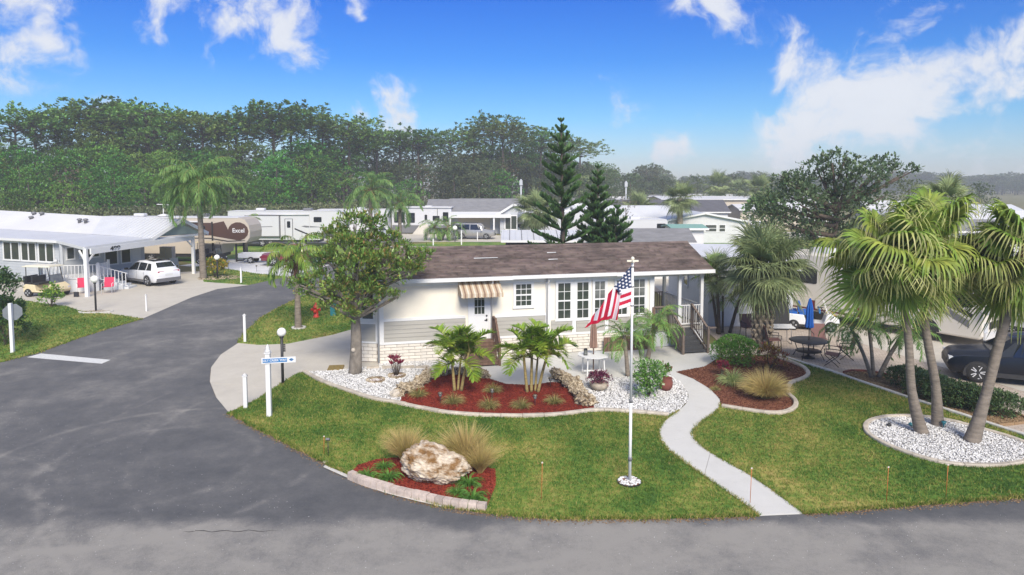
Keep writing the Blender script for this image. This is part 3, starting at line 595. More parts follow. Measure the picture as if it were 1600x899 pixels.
# brick edging stubs: planting rings and the strip of stone pads by the wall
def ring(cx,cy,r0,n,label,mat='coral',h=.07,w=.1):
    root=thing('stone_ring',label,'stone ring',(cx,cy,.04))
    for i in range(n):
        a=2*PI*i/n; b=MB(Matrix.Translation((r0*math.cos(a),r0*math.sin(a),0))@Matrix.Rotation(a,4,'Z')); l=2*PI*r0/n*.9; b.box(-w/2,w/2,-l/2,l/2,0,h*rnd.uniform(.8,1.15)); b.build('stone',mat,root)
    sheet('ring_soil',[(r0*.95*math.cos(t*PI/6),r0*.95*math.sin(t*PI/6)) for t in range(12)],.02,'mulch2',kind='stuff',parent=root)
x,y=g(620,590); ring(x,y,.27,9,'round stone ring at the foot of the red cordyline')
x,y=g(587,597); ring(x,y,.27,8,'empty round stone ring filled with brown mulch in the left gravel')
x,y=g(467,514); ring(x,y,.28,10,'pale round edging ring at the foot of the young queen palm','curb_pale')
x,y=g(983,756); ring(x,y,.27,12,'small ring of dark edging around the flagpole base','dkmetal',.03,.012)
scatter('gravel',[(x+.26*math.cos(t*PI/6),y+.26*math.sin(t*PI/6)) for t in range(12)],900,(.02,.04),'pebble','white gravel at the flagpole foot','gravel',z=.07)
x,y=g(150,488); curb('curb_edging',[(x+.85*math.cos(t*PI/10),y+.5*math.sin(t*PI/10)) for t in range(11,22)],.12,.06,.3,'curb_pale','pale curved kerb around the lamp on the left driveway')
scatter('gravel',[(x+.8*math.cos(t*PI/8),y+.45*math.sin(t*PI/8)) for t in range(16)],150,(.03,.05),'stonepot','grey gravel under the left lamp post','gravel',z=.03)
x,y=g(344,435); scatter('gravel',[(x+1.6*math.cos(t*PI/8),y+1.2*math.sin(t*PI/8)) for t in range(16)],60,(.04,.09),'coral','tan stones around the yellow croton','gravel',z=.04)
# stone pads along the wall
for px_,py_,w_ in ((583,577,.45),(608,577,.5),(636,577,.55),(660,577,.5),(678,578,.45)):
    x,y=g(px_,py_); b=MB(Matrix.Translation((x,y,.04))@Matrix.Rotation(HA,4,'Z')); b.box(-w_/2,w_/2,-.11,.11,0,.07); o=b.build('stone_pad','curb',label='tan flat stone pad on gravel along the brick skirting, %s'%({583:'leftmost of the row',608:'second of the row',636:'under the red cordyline',660:'fourth of the row',678:'rightmost of the row'}[px_]),cat='stone pad')
x,y=g(525,577); b=MB(Matrix.Translation((x,y,.03))@Matrix.Rotation(R(8),4,'Z')); b.box(-.28,.28,-.3,.3,0,.05); b.build('slab_cover','mat',label='square rusty brown cover slab on the gravel left of the magnolia trunk',cat='cover slab')
# coral rock walls and the boulder
def rockmesh(seed,sub=2,amp=.35,name='rock',mat='coral',f=1.6):
    b=bmesh.new(); bmesh.ops.create_icosphere(b,subdivisions=sub,radius=1)
    o=Vector((seed*7.3,seed*3.1,seed))
    for v in b.verts:
        n=mnoise.fractal(v.co*f+o,.8,2.1,4); v.co*=1+amp*n
    me=bpy.data.meshes.new(name); b.to_mesh(me); b.free(); me.materials.append(M[mat]); return me
RK=[rockmesh(i,3,.75,f=2.6) for i in range(6)]
def rockwall(label,pts,n,size):
    root=thing('coral_rock_edging',label,'rock edging'); P=[Vector((*g(*p),0)) for p in pts]
    for i in range(n):
        t=i/(n-1)*(len(P)-1); k=min(int(t),len(P)-2); p=P[k].lerp(P[k+1],t-k)
        s=rnd.uniform(*size); link('rock',RK[i%6],root,loc=(p.x+rnd.uniform(-.09,.09),p.y+rnd.uniform(-.1,.1),.04+s*.45+rnd.uniform(0,.09)),rot=(rnd.uniform(-.5,.5),rnd.uniform(-.5,.5),rnd.uniform(0,6)),scale=(s*rnd.uniform(.9,1.5),s,s*rnd.uniform(.6,.95)))
rockwall('ragged tan coral rocks bordering the left side of the red mulch bed',[(620,622),(640,611),(658,602),(668,594),(690,587),(722,586),(745,590),(758,592)],40,(.10,.22))
rockwall('piled coral rocks bordering the right side of the red mulch bed',[(872,590),(880,600),(893,607),(902,616),(910,628),(918,634)],38,(.12,.22))
x,y=g(618,622); link('rock',rockmesh(9,2,.3,mat='curb'),None,loc=(x,y,.12),scale=(.2,.16,.15),label='single pale yellow rock at the left tip of the mulch bed',cat='rock')
x,y=g(678,748); bm_=rockmesh(3,6,.20,'boulder','boulder',.9); bm2=bmesh.new(); bm2.from_mesh(bm_)
for v in bm2.verts:
    c=v.co*4.2; v.co*=1+.085*mnoise.fractal(c*1.3,.6,2.2,6)-.16*max(0,mnoise.noise(v.co*2.6)-.12)
    v.co.z=max(v.co.z,-.75)
bm2.to_mesh(bm_); bm2.free()
for p in bm_.polygons: p.use_smooth=True
link('boulder',bm_,None,loc=(x,y-.05,.36),rot=(0,R(9),R(-12)),scale=(.78,.60,.45),label='large tan and white pitted boulder in the red mulch bed by the road',cat='boulder')
# ------------------------------------------------------------------ windows, doors
BRK=MB().box(-.5,.5,-.5,.5,-.5,.5).mesh('brick','brick')
PANE={}
def panes(parent,x0,x1,z0,z1,nx,nz,y,mat='glass',bar=.022,Mx=None,skip_small=False):
    Mx=Mx or Matrix.Identity(4); w=(x1-x0-bar*(nx-1))/nx; h=(z1-z0-bar*(nz-1))/nz
    if skip_small:
        b=MB(Mx); b.box(x0,x1,y,y+.01,z0,z1); b.build('pane',mat,parent); return
    key=(round(w,3),round(h,3),mat)
    if key not in PANE: PANE[key]=MB().box(-w/2,w/2,0,.008,-h/2,h/2).mesh('pane',mat)
    for i in range(nx):
        for j in range(nz):
            o=link('pane',PANE[key],parent); o.matrix_local=Mx@Matrix.Translation((x0+w/2+i*(w+bar),y,z0+h/2+j*(h+bar)))
def window(parent,x0,x1,z0,z1,nx=2,nz=2,hung=True,trim=.07,Mx=None,mat='glass',frame='white',d=.035,simple=False,mat2=None):
    """a frame proud of the wall with recessed sashes; local x along the wall, -y outward"""
    b=MB(Mx or Matrix.Identity(4)); t=trim; 
    b.box(x0-t,x1+t,-d,-.001,z1,z1+t); b.box(x0-t*1.2,x1+t*1.2,-d*1.3,-.001,z0-t,z0); b.box(x0-t,x0,-d,-.001,z0,z1); b.box(x1,x1+t,-d,-.001,z0,z1)
    o=b.build('window',frame,parent)
    sf=MB(Mx or Matrix.Identity(4)); s=.03; zm=(z0+z1)/2
    for a,c in (((z0,zm),(zm,z1)) if hung else ((z0,z1),)):
        sf.box(x0,x1,-.022,-.004,a,a+s); sf.box(x0,x1,-.022,-.004,c-s,c); sf.box(x0,x0+s,-.022,-.004,a+s,c-s); sf.box(x1-s,x1,-.022,-.004,a+s,c-s)
        if not simple:
            w=(x1-x0-2*s-.022*(nx-1))/nx; h=(c-a-2*s-.022*(nz-1))/nz
            for i in range(1,nx): X=x0+s+i*w+(i-1)*.022; sf.box(X,X+.022,-.018,-.004,a+s,c-s)
            for j in range(1,nz): Z=a+s+j*h+(j-1)*.022; sf.box(x0+s,x1-s,-.0165,-.004,Z,Z+.022)
    sf.build('sash',frame,o)
    for k,(a,c) in enumerate((((z0,zm),(zm,z1)) if hung else ((z0,z1),))):
        panes(o,x0+s,x1-s,a+s,c-s,nx,nz,-.012,mat2 if (k==1 and mat2) else mat,Mx=Mx,skip_small=simple)
    return o
def boards(parent,x0,x1,z0,z1,n,mat='greysid',y=0.0,Mx=None,th=.018):
    h=(z1-z0)/n
    me=None
    for i in range(n):
        b=MB(Mx or Matrix.Identity(4)); za=z0+i*h; b.add([(x0,y-th-.008,za),(x1,y-th-.008,za),(x1,y,za),(x0,y,za),(x0,y-.006,za+h-.004),(x1,y-.006,za+h-.004),(x1,y,za+h-.004),(x0,y,za+h-.004)],[(0,3,2,1),(4,5,6,7),(0,1,5,4),(1,2,6,5),(2,3,7,6),(3,0,4,7)]); b.build('siding_board',mat,parent)
def bricks(parent,x0,x1,z0,z1,L,rows,Mx=None,y=0.0):
    h=(z1-z0)/rows; Mx=Mx or Matrix.Identity(4)
    for r in range(rows):
        x=x0-(L/2 if r%2 else 0)
        while x<x1-.02:
            a=max(x,x0); c=min(x+L,x1); 
            if c-a>.05:
                o=link('brick',BRK,parent); o.matrix_local=Mx@Matrix.Translation(((a+c)/2,y-.012-rnd.uniform(0,.006),z0+h*(r+.5)))@Matrix.Diagonal((c-a-.018,.03,h-.018,1))
            x+=L
# ------------------------------------------------------------------ the main home
home=thing('park_home','cream and grey single storey park home with brown shingle roof behind the flagpole','house',(*HO,0),HA)
LW=11.42; DW=3.7
b=MB(); b.box(0.01,LW-.01,.02,DW,.80,3.2); b.build('wall','cream',home)
b=MB(); b.box(0.02,LW-.02,.04,DW-.02,0,.80); b.build('skirting','mortar',home)
bricks(home,0,LW,.03,.76,.46,6,y=.03)
b=MB(); b.box(0,LW,-.03,.04,.765,.80); b.build('skirting_cap','white',home)
# trims
def tb(x0,x1,z0,z1,y=-.03,d=.06,name='trim',mat='white'): b=MB(); b.box(x0,x1,y,y+d,z0,z1); return b.build(name,mat,home)
tb(0,.20,.80,3.2,-.035,name='corner_trim'); tb(.20,3.38,1.66,1.76); tb(.20,3.38,.80,.86,-.028)
tb(6.66,6.86,.80,3.2,-.034); tb(4.55,6.66,1.62,1.72); tb(4.55,6.66,.80,.86,-.028)
boards(home,.20,3.38,.86,1.66,5); boards(home,4.55,6.66,.86,1.62,5)
boards(home,6.9,7.78,.86,1.40,3); boards(home,7.98,9.2,.86,1.40,3); boards(home,9.4,11.2,.86,1.40,3)
tb(7.8,7.96,.80,2.97,-.032); tb(9.22,9.38,.80,1.45,-.032); tb(6.86,LW-.2,.80,.86,-.028); tb(LW-.2,LW,.80,3.2,-.034,name='corner_trim')
def uu(px,py):
    d=ray(px,py); ux,uy=math.cos(HA),math.sin(HA); den=-d[0]*uy+d[1]*ux; t=(-HO[0]*uy+HO[1]*ux)/den
    X,Y=d[0]*t,d[1]*t; return ((X-HO[0])*ux+(Y-HO[1])*uy,CAMH+d[2]*t)
for (a,b_,c,d_,nx,nz,m1_,m2_) in ((805,443.6,831,478,3,2,'glass','glass'),(871,442,892,498,2,2,'glass','glass'),(901,440.6,920,497,2,2,'glass','glass'),(928.6,439,945.6,495.5,2,2,'glass','glass2'),(963,437.5,980,491.6,2,2,'glass','glass2'),(989.6,436,1007.6,490,2,2,'glass','glass2')):
    u0,z1=uu(a,b_); u1,z0=uu(c,d_); window(home,u0,u1,z0,z1,nx,nz,mat=m1_,mat2=m2_,trim=.085)
# door with nine lites
u0,_=uu(735,460); u1,z0=uu(763,530)
b=MB(); b.box(u0-.1,u0,-.04,0,.80,2.84); b.box(u1,u1+.1,-.04,0,.80,2.84); b.box(u0-.1,u1+.1,-.042,0,2.84,2.92); b.build('door_frame','white',home)
b=MB(); b.box(u0,u1,-.02,.01,.80,2.84); dr=b.build('door','white',home)
b=MB(); b.box(u0+.12,u1-.12,-.034,-.02,1.76,1.80); b.box(u0+.12,u1-.12,-.034,-.02,2.68,2.72); b.box(u0+.12,u0+.16,-.034,-.02,1.8,2.68); b.box(u1-.16,u1-.12,-.034,-.02,1.8,2.68); b.build('lite_frame','white',dr)
panes(dr,u0+.16,u1-.16,1.80,2.68,3,3,-.03)
b=MB(); b.lathe([(.0,-.03),(.035,-.02),(.035,0)],10,(u1-.07,-.03,1.72),'y'); b.cbox(u1-.10,-.045,1.53,.12,.03,.03); b.cbox(u1-.07,-.03,1.5,.06,.02,.1); b.build('door_handle','dkmetal',dr)
# awning of striped cloth
ax0,ax1=uu(714,440)[0]-.02,uu(790,440)[0]+.0
ax0=3.08; ax1=4.72; az1=3.12; az0=2.62; ad=.85
n=26; st=[MB() for _ in range(3)]
aw=link('awning',None,home)
b=MB(); 
for i in range(n):
    xa=ax0+(ax1-ax0)*i/n; xb=ax0+(ax1-ax0)*(i+1)/n; b.mi=[0,1,2][(0,1,0,2)[i%4] if False else (2,0,1,0)[i%4]]
    b.add([(xa,-.03,az1),(xb,-.03,az1),(xb,-ad,az0+.12),(xa,-ad,az0+.12),(xa,-ad,az0-.02-.02*(i%2)),(xb,-ad,az0-.02-.02*(i%2))],[(0,3,2,1),(3,4,5,2)])
for xs in (ax0,ax1):
    k=9
    for i in range(k):
        ya=-.03-(ad-.03)*i/k; yb=-.03-(ad-.03)*(i+1)/k; f=lambda y:az1+(az0+.12-az1)*(-y-.03)/(ad-.03); b.mi=[2,0,1,0][i%4]
        b.add([(xs,ya,az0-.02),(xs,yb,az0-.02),(xs,yb,f(yb)),(xs,ya,f(ya))],[(0,1,2,3)])
me=b.mesh('awning_cloth',['awn1','awn2','awn3']); o=link('awning_cloth',me,home); sl=o.modifiers.new('s','SOLIDIFY'); sl.thickness=.008
bpy.data.objects.remove(aw)
b=MB(); b.bar((ax0+.01,-.03,az0),(ax0+.01,-ad+.01,az0),.02); b.bar((ax1-.01,-.03,az0),(ax1-.01,-ad+.01,az0),.02); b.bar((ax0,-ad+.012,az0+.1),(ax1,-ad+.012,az0+.1),.02); b.build('awning_frame','white',home)
# roof: gable with a thick deck, courses of tabs, gutter, ridge
EU0,EU1=-.35,13.98; ev=-.38; rv_=2.0; ez=3.34; rz_=4.30; bz=3.3; bv=DW+.5
b=MB(); b.xprism([(0,0)],0,0) if False else None
b.add([(EU0,ev,ez-.14),(EU1,ev,ez-.14),(EU1,rv_,rz_-.02),(EU0,rv_,rz_-.02),(EU0,bv,bz-.14),(EU1,bv,bz-.14),(EU0,ev,ez-.02),(EU1,ev,ez-.02),(EU0,bv,bz),(EU1,bv,bz),(EU0,rv_,rz_-.16),(EU1,rv_,rz_-.16)],
 [(6,7,2,3),(3,2,9,8),(0,1,7,6),(4,8,9,5),(0,10,11,1),(10,4,5,11),(0,6,3,10),(10,3,8,4),(1,11,2,7),(11,5,9,2)])
me=b.mesh('roof','shingle_dark'); recalc(me); roof=link('roof',me,home)
V=[];Fc=[];
def tabs(v0,z0,v1,z1,rows,sgn):
    sl=math.hypot(v1-v0,z1-z0); dv,dz=(v1-v0)/rows,(z1-z0)/rows; nvx,nvz=-(z1-z0)/sl*sgn,(v1-v0)/sl*sgn
    if nvz<0: nvx,nvz=-nvx,-nvz
    for r in range(rows):
        u=EU0-rnd.uniform(0,.2)
        while u<EU1:
            w=rnd.choice((.25,.4,.6,.9,1.1)); a=max(u,EU0); c=min(u+w-.008,EU1); u+=w
            if c-a<.03: continue
            t=rnd.uniform(.014,.030)
            va,za=v0+dv*r-dv*.02,z0+dz*r; vb,zb=v0+dv*(r+1.12),z0+dz*(r+1.12)
            o=len(V); 
            for uu_,vv,zz,tt in ((a,va,za,0),(c,va,za,0),(c,vb,zb,0),(a,vb,zb,0),(a,va,za,t),(c,va,za,t),(c,vb,zb,.004),(a,vb,zb,.004)): V.append((uu_,vv+nvx*tt,zz+nvz*tt))
            Fc.extend([(o+4,o+5,o+6,o+7),(o,o+1,o+5,o+4),(o+1,o+2,o+6,o+5),(o+3,o,o+4,o+7)])
tabs(ev,ez-.02,rv_,rz_-.02,19,1); tabs(bv,bz,rv_,rz_-.02,8,-1)
link('shingle',npmesh('shingle',V,Fc,'shingle'),home,kind='stuff')
b=MB()
for i in range(48):
    u=EU0+i*(EU1-EU0)/48; b.add([(u,rv_-.14,rz_-.06),(u+.31,rv_-.14,rz_-.06),(u+.31,rv_,rz_+.03),(u,rv_,rz_+.03),(u+.31,rv_+.14,rz_-.04),(u,rv_+.14,rz_-.04)],[(0,1,2,3),(3,2,4,5)])
b.build('ridge_cap','shingle',roof)
b=MB(); b.box(EU0,5.2,ev-.12,ev-.001,ez-.16,ez-.02); b.build('gutter','white',home)
b=MB(); b.box(5.2,9.55,ev-.09,ev-.001,ez-.145,ez-.01); b.build('gutter','white',home)
b=MB(); b.box(9.55,EU1,ev-.12,ev-.001,ez-.16,ez-.015); b.build('gutter','white',home)
b=MB(); b.box(0,LW+2.3,-.36,.05,ez-.165,ez-.145); b.build('soffit','white',home)
b=MB(); b.box(0,LW,-.034,.02,3.0,3.19); b.build('frieze_board','white',home)
for u in (.0,4.42,6.72): b=MB(); b.tube([(u,-.3,ez-.1),(u,-.3,3.05),(u,-.07,2.9),(u,-.07,.1)],.035,6); b.build('downspout','palegrey' if u<.1 else 'white2',home)
b=MB(); 
for (u,v) in ((3.9,.95),(7.0,.7),(7.1,1.25)):
    z=ez+(rz_-ez)*(v-ev)/(rv_-ev); b.add([(u,v,z+.02),(u+(1.0 if u<4 else .4),v,z+.03),(u+(1.0 if u<4 else .4),v+.05,z+.045),(u,v+.06,z+.045)],[(0,1,2,3)])
b.build('roof_patch','white2',roof)
b=MB(); b.box(10.98,11.17,-.045,-.03,1.46,1.66); b.build('wall_vent','greysid',home)
# left end bay window with brick base
for k,(p,q) in enumerate((((0,.25),(-.75,.55)),((-.75,.55),(-.75,2.2)),((-.75,2.2),(0,2.6)))):
    p,q=Vector((*p,0)),Vector((*q,0)); d=q-p; L=d.length; d.normalize()
    # local x runs so that -y is outward (away from the house)
    xa=-d; nrm=Vector((-xa.y,xa.x,0)); Mx=Matrix(((xa.x,nrm.x,0,q.x),(xa.y,nrm.y,0,q.y),(0,0,1,0),(0,0,0,1)))
    b=MB(Mx); b.box(0,L,0,.06,.80,2.95); b.build('bay_wall','cream' if k else 'white',home)
    b=MB(Mx); b.box(0,L,0.02,.06,0,.80); b.build('bay_skirting','mortar',home)
    bricks(home,.03,L-.03,.05,.76,.36,5,Mx,y=.02)
    b=MB(Mx); b.box(0,.1,-.02,0,.80,2.95); b.box(L-.1,L,-.02,0,.80,2.95); b.box(.1,L-.1,-.02,0,1.52,1.62); b.box(-.02,L+.02,-.03,.02,.77,.84); b.build('bay_trim','white',home)
    boards(home,.1,L-.1,.84,1.52,4,Mx=Mx)
    window(home,.16,L-.16,1.7,2.75,1,1,Mx=Mx,trim=.05)
b=MB(); b.slab([(-.9,.15,3.0),(0,.0,3.15),(0,2.8,3.15),(-.9,2.6,3.0)],.07); b.build('bay_roof','shingle_dark',home)
b=MB(); b.box(-.72,-.05,.6,2.2,.0,.05); b.build('bay_step','curb',home)
# porch at the right end
PX0,PX1=LW,13.75; PZ=.85
b=MB(); b.box(PX0,PX1,0.0,DW,PZ-.16,PZ); b.build('porch_floor','greysid',home)
b=MB(); b.box(PX0,PX1,.05,DW-.05,.02,PZ-.16); b.build('porch_skirting','lattice',home)
for (u,v) in ((12.62,.06),(13.66,.06),(12.05,DW-.1),(13.66,DW-.1),(11.5,DW-.1)): b=MB(); b.cbox(u,v,PZ,.13,.13,2.33); b.cbox(u,v,3.02,.18,.18,.12); b.build('porch_post','white2',home)
b=MB(); b.box(PX0,PX1,0,.12,3.03,3.19); b.box(PX0,PX1,DW-.14,DW-.02,3.03,3.19); b.box(PX1-.12,PX1,.12,DW-.14,3.03,3.19); b.build('porch_beam','white2',home)
def rail(parent,p,q,z0,h,n,mat,bal=.03,top=.06,name='railing',z1=None):
    """a railing from p to q: rails are one part, every baluster its own"""
    z1=z0 if z1 is None else z1; p=Vector((*p,z0)); q=Vector((*q,z1)); up=Vector((0,0,h)); lo=Vector((0,0,.1))
    b=MB(); b.bar(p+up,q+up,top,top*.6); b.bar(p+lo,q+lo,.04,.05); o=b.build(name,mat,parent)
    hh=h-.14; me=MB().box(-bal/2,bal/2,-bal/2,bal/2,0,hh).mesh('baluster',mat)
    for i in range(n): c=p.lerp(q,(i+.5)/n)+Vector((0,0,.11)); link('baluster',me,o,loc=c)
    return o
rail(home,(12.68,.06),(13.6,.06),PZ,.9,8,'white2'); rail(home,(13.66,.12),(13.66,DW-.2),PZ,.9,24,'white2'); rail(home,(11.55,DW-.1),(13.6,DW-.1),PZ,.9,17,'wood2')
b=MB(); b.box(11.5,13.5,.4,3.3,3.14,3.16); b.build('porch_ceiling','white2',home)
# brown timber stair and landing rail
stair=thing('porch_stair','dark grey stair with weathered timber railings climbing to the porch','stair',(*hw(12.0,0),0),HA)
nst=5
for i in range(nst):
    b=MB(); z=PZ-(i+1)*PZ/(nst+1)+.0; b.box(.12,1.12,-.28*(i+1),-.28*i+.02,z-.045,z); b.build('stair_tread','tread',stair)
    b=MB(); b.box(.12,1.12,-.28*i-.03,-.28*i-.005,z-.0,z+PZ/(nst+1)-.045); b.build('stair_riser','tread',stair)
for x in (.09,1.15): b=MB(); b.add([(x-.02,0,PZ-.3),(x+.02,0,PZ-.3),(x+.02,-1.45,.0),(x-.02,-1.45,0),(x-.02,0,PZ-.02),(x+.02,0,PZ-.02),(x+.02,-1.45,.14),(x-.02,-1.45,.14)],[(0,3,2,1),(4,5,6,7),(0,1,5,4),(1,2,6,5),(2,3,7,6),(3,0,4,7)]); b.build('stringer','wood2',stair)
for x in (.06,1.18):
    for y,z in ((-.04,PZ-.1),(-1.42,0)): b=MB(); b.cbox(x,y,z,.09,.09,1.08 if y>-1 else 1.12); b.build('newel_post','wood2',stair)
    rail(stair,(x,-.1),(x,-1.38),PZ-.02,.92,9,'wood2',z1=.12,top=.09)
rail(stair,(-.6,-.05),(0,-.05),PZ,.9,5,'wood2',top=.09)
b=MB(); b.cbox(-.62,-.05,.05,.09,.09,1.7); b.build('newel_post','wood',stair)
b=MB(); b.box(1.2,1.5,-1.5,-1.4,1.05,1.1); b.build('rail_end','wood2',stair)
# brown timber steps at the door
ws=thing('door_steps','small dark brown timber steps with a side rail below the awning door','steps',(*hw(3.35,0),0),HA)
for i in range(4):
    z=.80-i*.18
    b=MB(); b.box(.0,1.05,-.62-.27*i,-.02-(.60+.27*(i-1) if i else 0),z-.17,z-.13) if False else b.box(0,1.05,-(.55+.27*i),-(0.02 if i==0 else .55+.27*(i-1)),z-.045,z); b.build('step_tread','wood',ws)
    b=MB(); b.box(.02,1.03,-(.55+.27*i)+.02,-(.55+.27*i)+.045,z-.175,z-.048); b.build('step_riser','wood',ws)
for x in (0.0,1.05): b=MB(); b.box(x-.02 if x else -.04,x+.04 if x else 0,-1.3,-.02,0.02,.3); b.box(x-.02 if x else -.04,x+.04 if x else 0,-.6,-.02,.3,.75); b.build('stringer','wood',ws)
for y,z in ((-.08,.8),(-.58,.8),(-1.32,.05)): b=MB(); b.cbox(1.12,y,0,.08,.08,z+.9); b.build('newel_post','wood',ws)
rail(ws,(1.12,-.1),(1.12,-.56),.8,.88,4,'wood',top=.08); rail(ws,(1.12,-.6),(1.12,-1.3),.75,.88,6,'wood',z1=.06,top=.08)
# wooden planter screen right of the table
pl=thing('planter_box','low dark slatted timber screen against the brick skirting behind the date palms','screen',(*hw(9.1,-.25),0),HA)
for i in range(14): b=MB(); b.box(i*.15,i*.15+.135,-.02,.02,.03,.62); b.build('slat','wood',pl)
b=MB(); b.box(0,2.1,.021,.05,.1,.16); b.box(0,2.1,.021,.05,.5,.56); b.build('frame','wood',pl)
# ------------------------------------------------------------------ plants
class LF:
    """collects many small quads / strips as numpy for foliage"""
    def __init__(s): s.V=[]; s.F=[]; s.m=[]; s.n=0
    def quads(s,P,D,U,l,w,mi=0):
        """leaf quads at P pointing D, spread along U"""
        P=np.asarray(P,float);D=np.asarray(D,float);U=np.asarray(U,float); D/=np.linalg.norm(D,axis=1)[:,None]+1e-9
        Sd=np.cross(D,U); Sd/=np.linalg.norm(Sd,axis=1)[:,None]+1e-9
        l=np.broadcast_to(np.asarray(l,float),(len(P),))[:,None]; w=np.broadcast_to(np.asarray(w,float),(len(P),))[:,None]
        v=np.stack([P,P+D*l*.5+Sd*w*.5,P+D*l,P+D*l*.5-Sd*w*.5],1).reshape(-1,3); k=len(P)
        s.V.append(v); s.F.append(np.arange(4*k).reshape(-1,4)+s.n); s.m.append(np.full(k,mi)); s.n+=4*k
    def strips(s,C,S,w,mi=0,tipmi=None,tipfrom=99):
        """C (n,k,3) centre lines, S (n,3) side vectors, w (k,) half widths"""
        n,k,_=C.shape; w=np.asarray(w)[None,:,None]; a=C+S[:,None,:]*w; b=C-S[:,None,:]*w
        v=np.stack([a,b],2).reshape(-1,3); base=(np.arange(n)*2*k)[:,None]+s.n; f=[]; mm=[]
        for i in range(k-1):
            f.append(np.concatenate([base+2*i,base+2*i+1,base+2*i+3,base+2*i+2],1)); mm.append(np.full(n,tipmi if (tipmi is not None and i>=tipfrom) else mi))
        s.V.append(v); s.F.append(np.concatenate(f)); s.m.append(np.concatenate(mm)); s.n+=2*k*n
    def mesh(s,name,mats): return npmesh(name,np.concatenate(s.V),np.concatenate(s.F),mats,np.concatenate(s.m))
def unit(n): 
    v=rng.normal(0,1,(n,3)); return v/np.linalg.norm(v,axis=1)[:,None]
def feather(Ln,elev,droop,nl,ll,lw,hang=.5,vee=.5,mats=('l_queen','palmbark2'),name='frond',wind=0,tip=.35,stem=.02,messy=.12,start=.15):
    """pinnate frond along +x from the origin"""
    k=14; t=np.linspace(0,1,k); el=elev-droop*t**1.3; dx=np.cos(el);dz=np.sin(el)
    x=np.concatenate([[0],np.cumsum((dx[1:]+dx[:-1])/2)])*Ln/(k-1); z=np.concatenate([[0],np.cumsum((dz[1:]+dz[:-1])/2)])*Ln/(k-1)
    y=wind*t**2*Ln
    lf=LF(); s=np.linspace(start,1,nl); s=np.clip(np.repeat(s,2)+rng.normal(0,.006,2*nl),0,1); sg=np.tile([1,-1],nl)
    px=np.interp(s,t,x);pz=np.interp(s,t,z);py=np.interp(s,t,y);e=np.interp(s,t,el)
    T=np.stack([np.cos(e),np.zeros_like(e),np.sin(e)],1); Nn=np.stack([-np.sin(e),np.zeros_like(e),np.cos(e)],1); Yv=np.array([0,1,0.])
    fw=.35+.5*s
    D=Yv[None]*sg[:,None]*np.cos(np.arctan(fw))[:,None]+T*fw[:,None]+Nn*vee+rng.normal(0,messy,(2*nl,3))
    D/=np.linalg.norm(D,axis=1)[:,None]
    l=ll*(np.sin(PI*np.clip(s*.82+.14,0,1))**.6)*rng.uniform(.85,1.1,2*nl)
    P=np.stack([px,py,pz],1); C=[P]; d=D.copy(); p=P.copy()
    for i in range(3):
        d=d+np.array([0,wind*1.0,-hang*(.35+.35*i)])[None]; d/=np.linalg.norm(d,axis=1)[:,None]; p=p+d*(l/3)[:,None]; C.append(p.copy())
    C=np.stack(C,1); S=np.cross(D,np.array([0,0,1.])[None]+Nn*.3+unit(2*nl)*.35); S/=np.linalg.norm(S,axis=1)[:,None]+1e-9
    lf.strips(C,S,[lw*.5,lw,lw*.75,lw*.08],0)
    st=np.stack([x,y,z],1)[None]; lf.strips(st,np.array([[0,1,0.]]),np.linspace(stem,stem*.2,k),1); lf.strips(st,np.array([[0,0,1.]]),np.linspace(stem,stem*.2,k),1)
    return lf.mesh(name,list(mats))
def fan(pl,Rr,elev,droop,seg,mats=('l_fan','l_fant'),name='frond',tipdrop=1.6,wd=.022,spread=2.5,stemw=.018,tf=4):
    """costapalmate leaf: petiole then a pleated fan of ribbons whose tips hang"""
    k=6; t=np.linspace(0,1,k); el=elev-droop*t; dx=np.cos(el);dz=np.sin(el)
    x=np.cumsum(dx)*pl/k; z=np.cumsum(dz)*pl/k; x-=x[0]; z-=z[0]; e=el[-1]
    lf=LF(); st=np.stack([x,0*x,z],1)[None]; lf.strips(st,np.array([[0,1,0.]]),np.full(k,stemw),1); lf.strips(st,np.array([[0,0,1.]]),np.full(k,stemw*.8),1)
    O=np.array([x[-1],0,z[-1]]); T=np.array([math.cos(e),0,math.sin(e)]); Nn=np.array([-math.sin(e),0,math.cos(e)]); Y=np.array([0,1,0.])
    th=np.linspace(-spread/1.0,spread/1.0,seg)+rng.normal(0,.025,seg)
    cup=.28+.15*np.abs(th)/spread
    D=T[None]*np.cos(th)[:,None]+Y[None]*np.sin(th)[:,None]+Nn[None]*(cup*np.cos(th*.5))[:,None]*.8; D/=np.linalg.norm(D,axis=1)[:,None]
    L=Rr*(1-.28*(np.abs(th)/spread)**2)*rng.uniform(.9,1.08,seg); C=[np.repeat(O[None],seg,0)]; d=D.copy(); p=C[0].copy(); kk=7
    for i in range(kk):
        if i>=2: d=d+np.array([0,0,-1.])[None]*(tipdrop*.16*(i-1)**1.15)*rng.uniform(.6,1.4,(seg,1)); d/=np.linalg.norm(d,axis=1)[:,None]
        p=p+d*(L/kk)[:,None]; C.append(p.copy())
    C=np.stack(C,1); S=np.cross(D,Nn[None]); S/=np.linalg.norm(S,axis=1)[:,None]+1e-9
    S=S*.93+Nn[None]*np.where(np.arange(seg)%2,1,-1)[:,None]*.38
    w=[.004,wd*1.35,wd*1.75,wd*1.45,wd*.9,wd*.62,wd*.42,wd*.12]
    lf.strips(C,S,w,0,1,tf)
    return lf.mesh(name,list(mats))
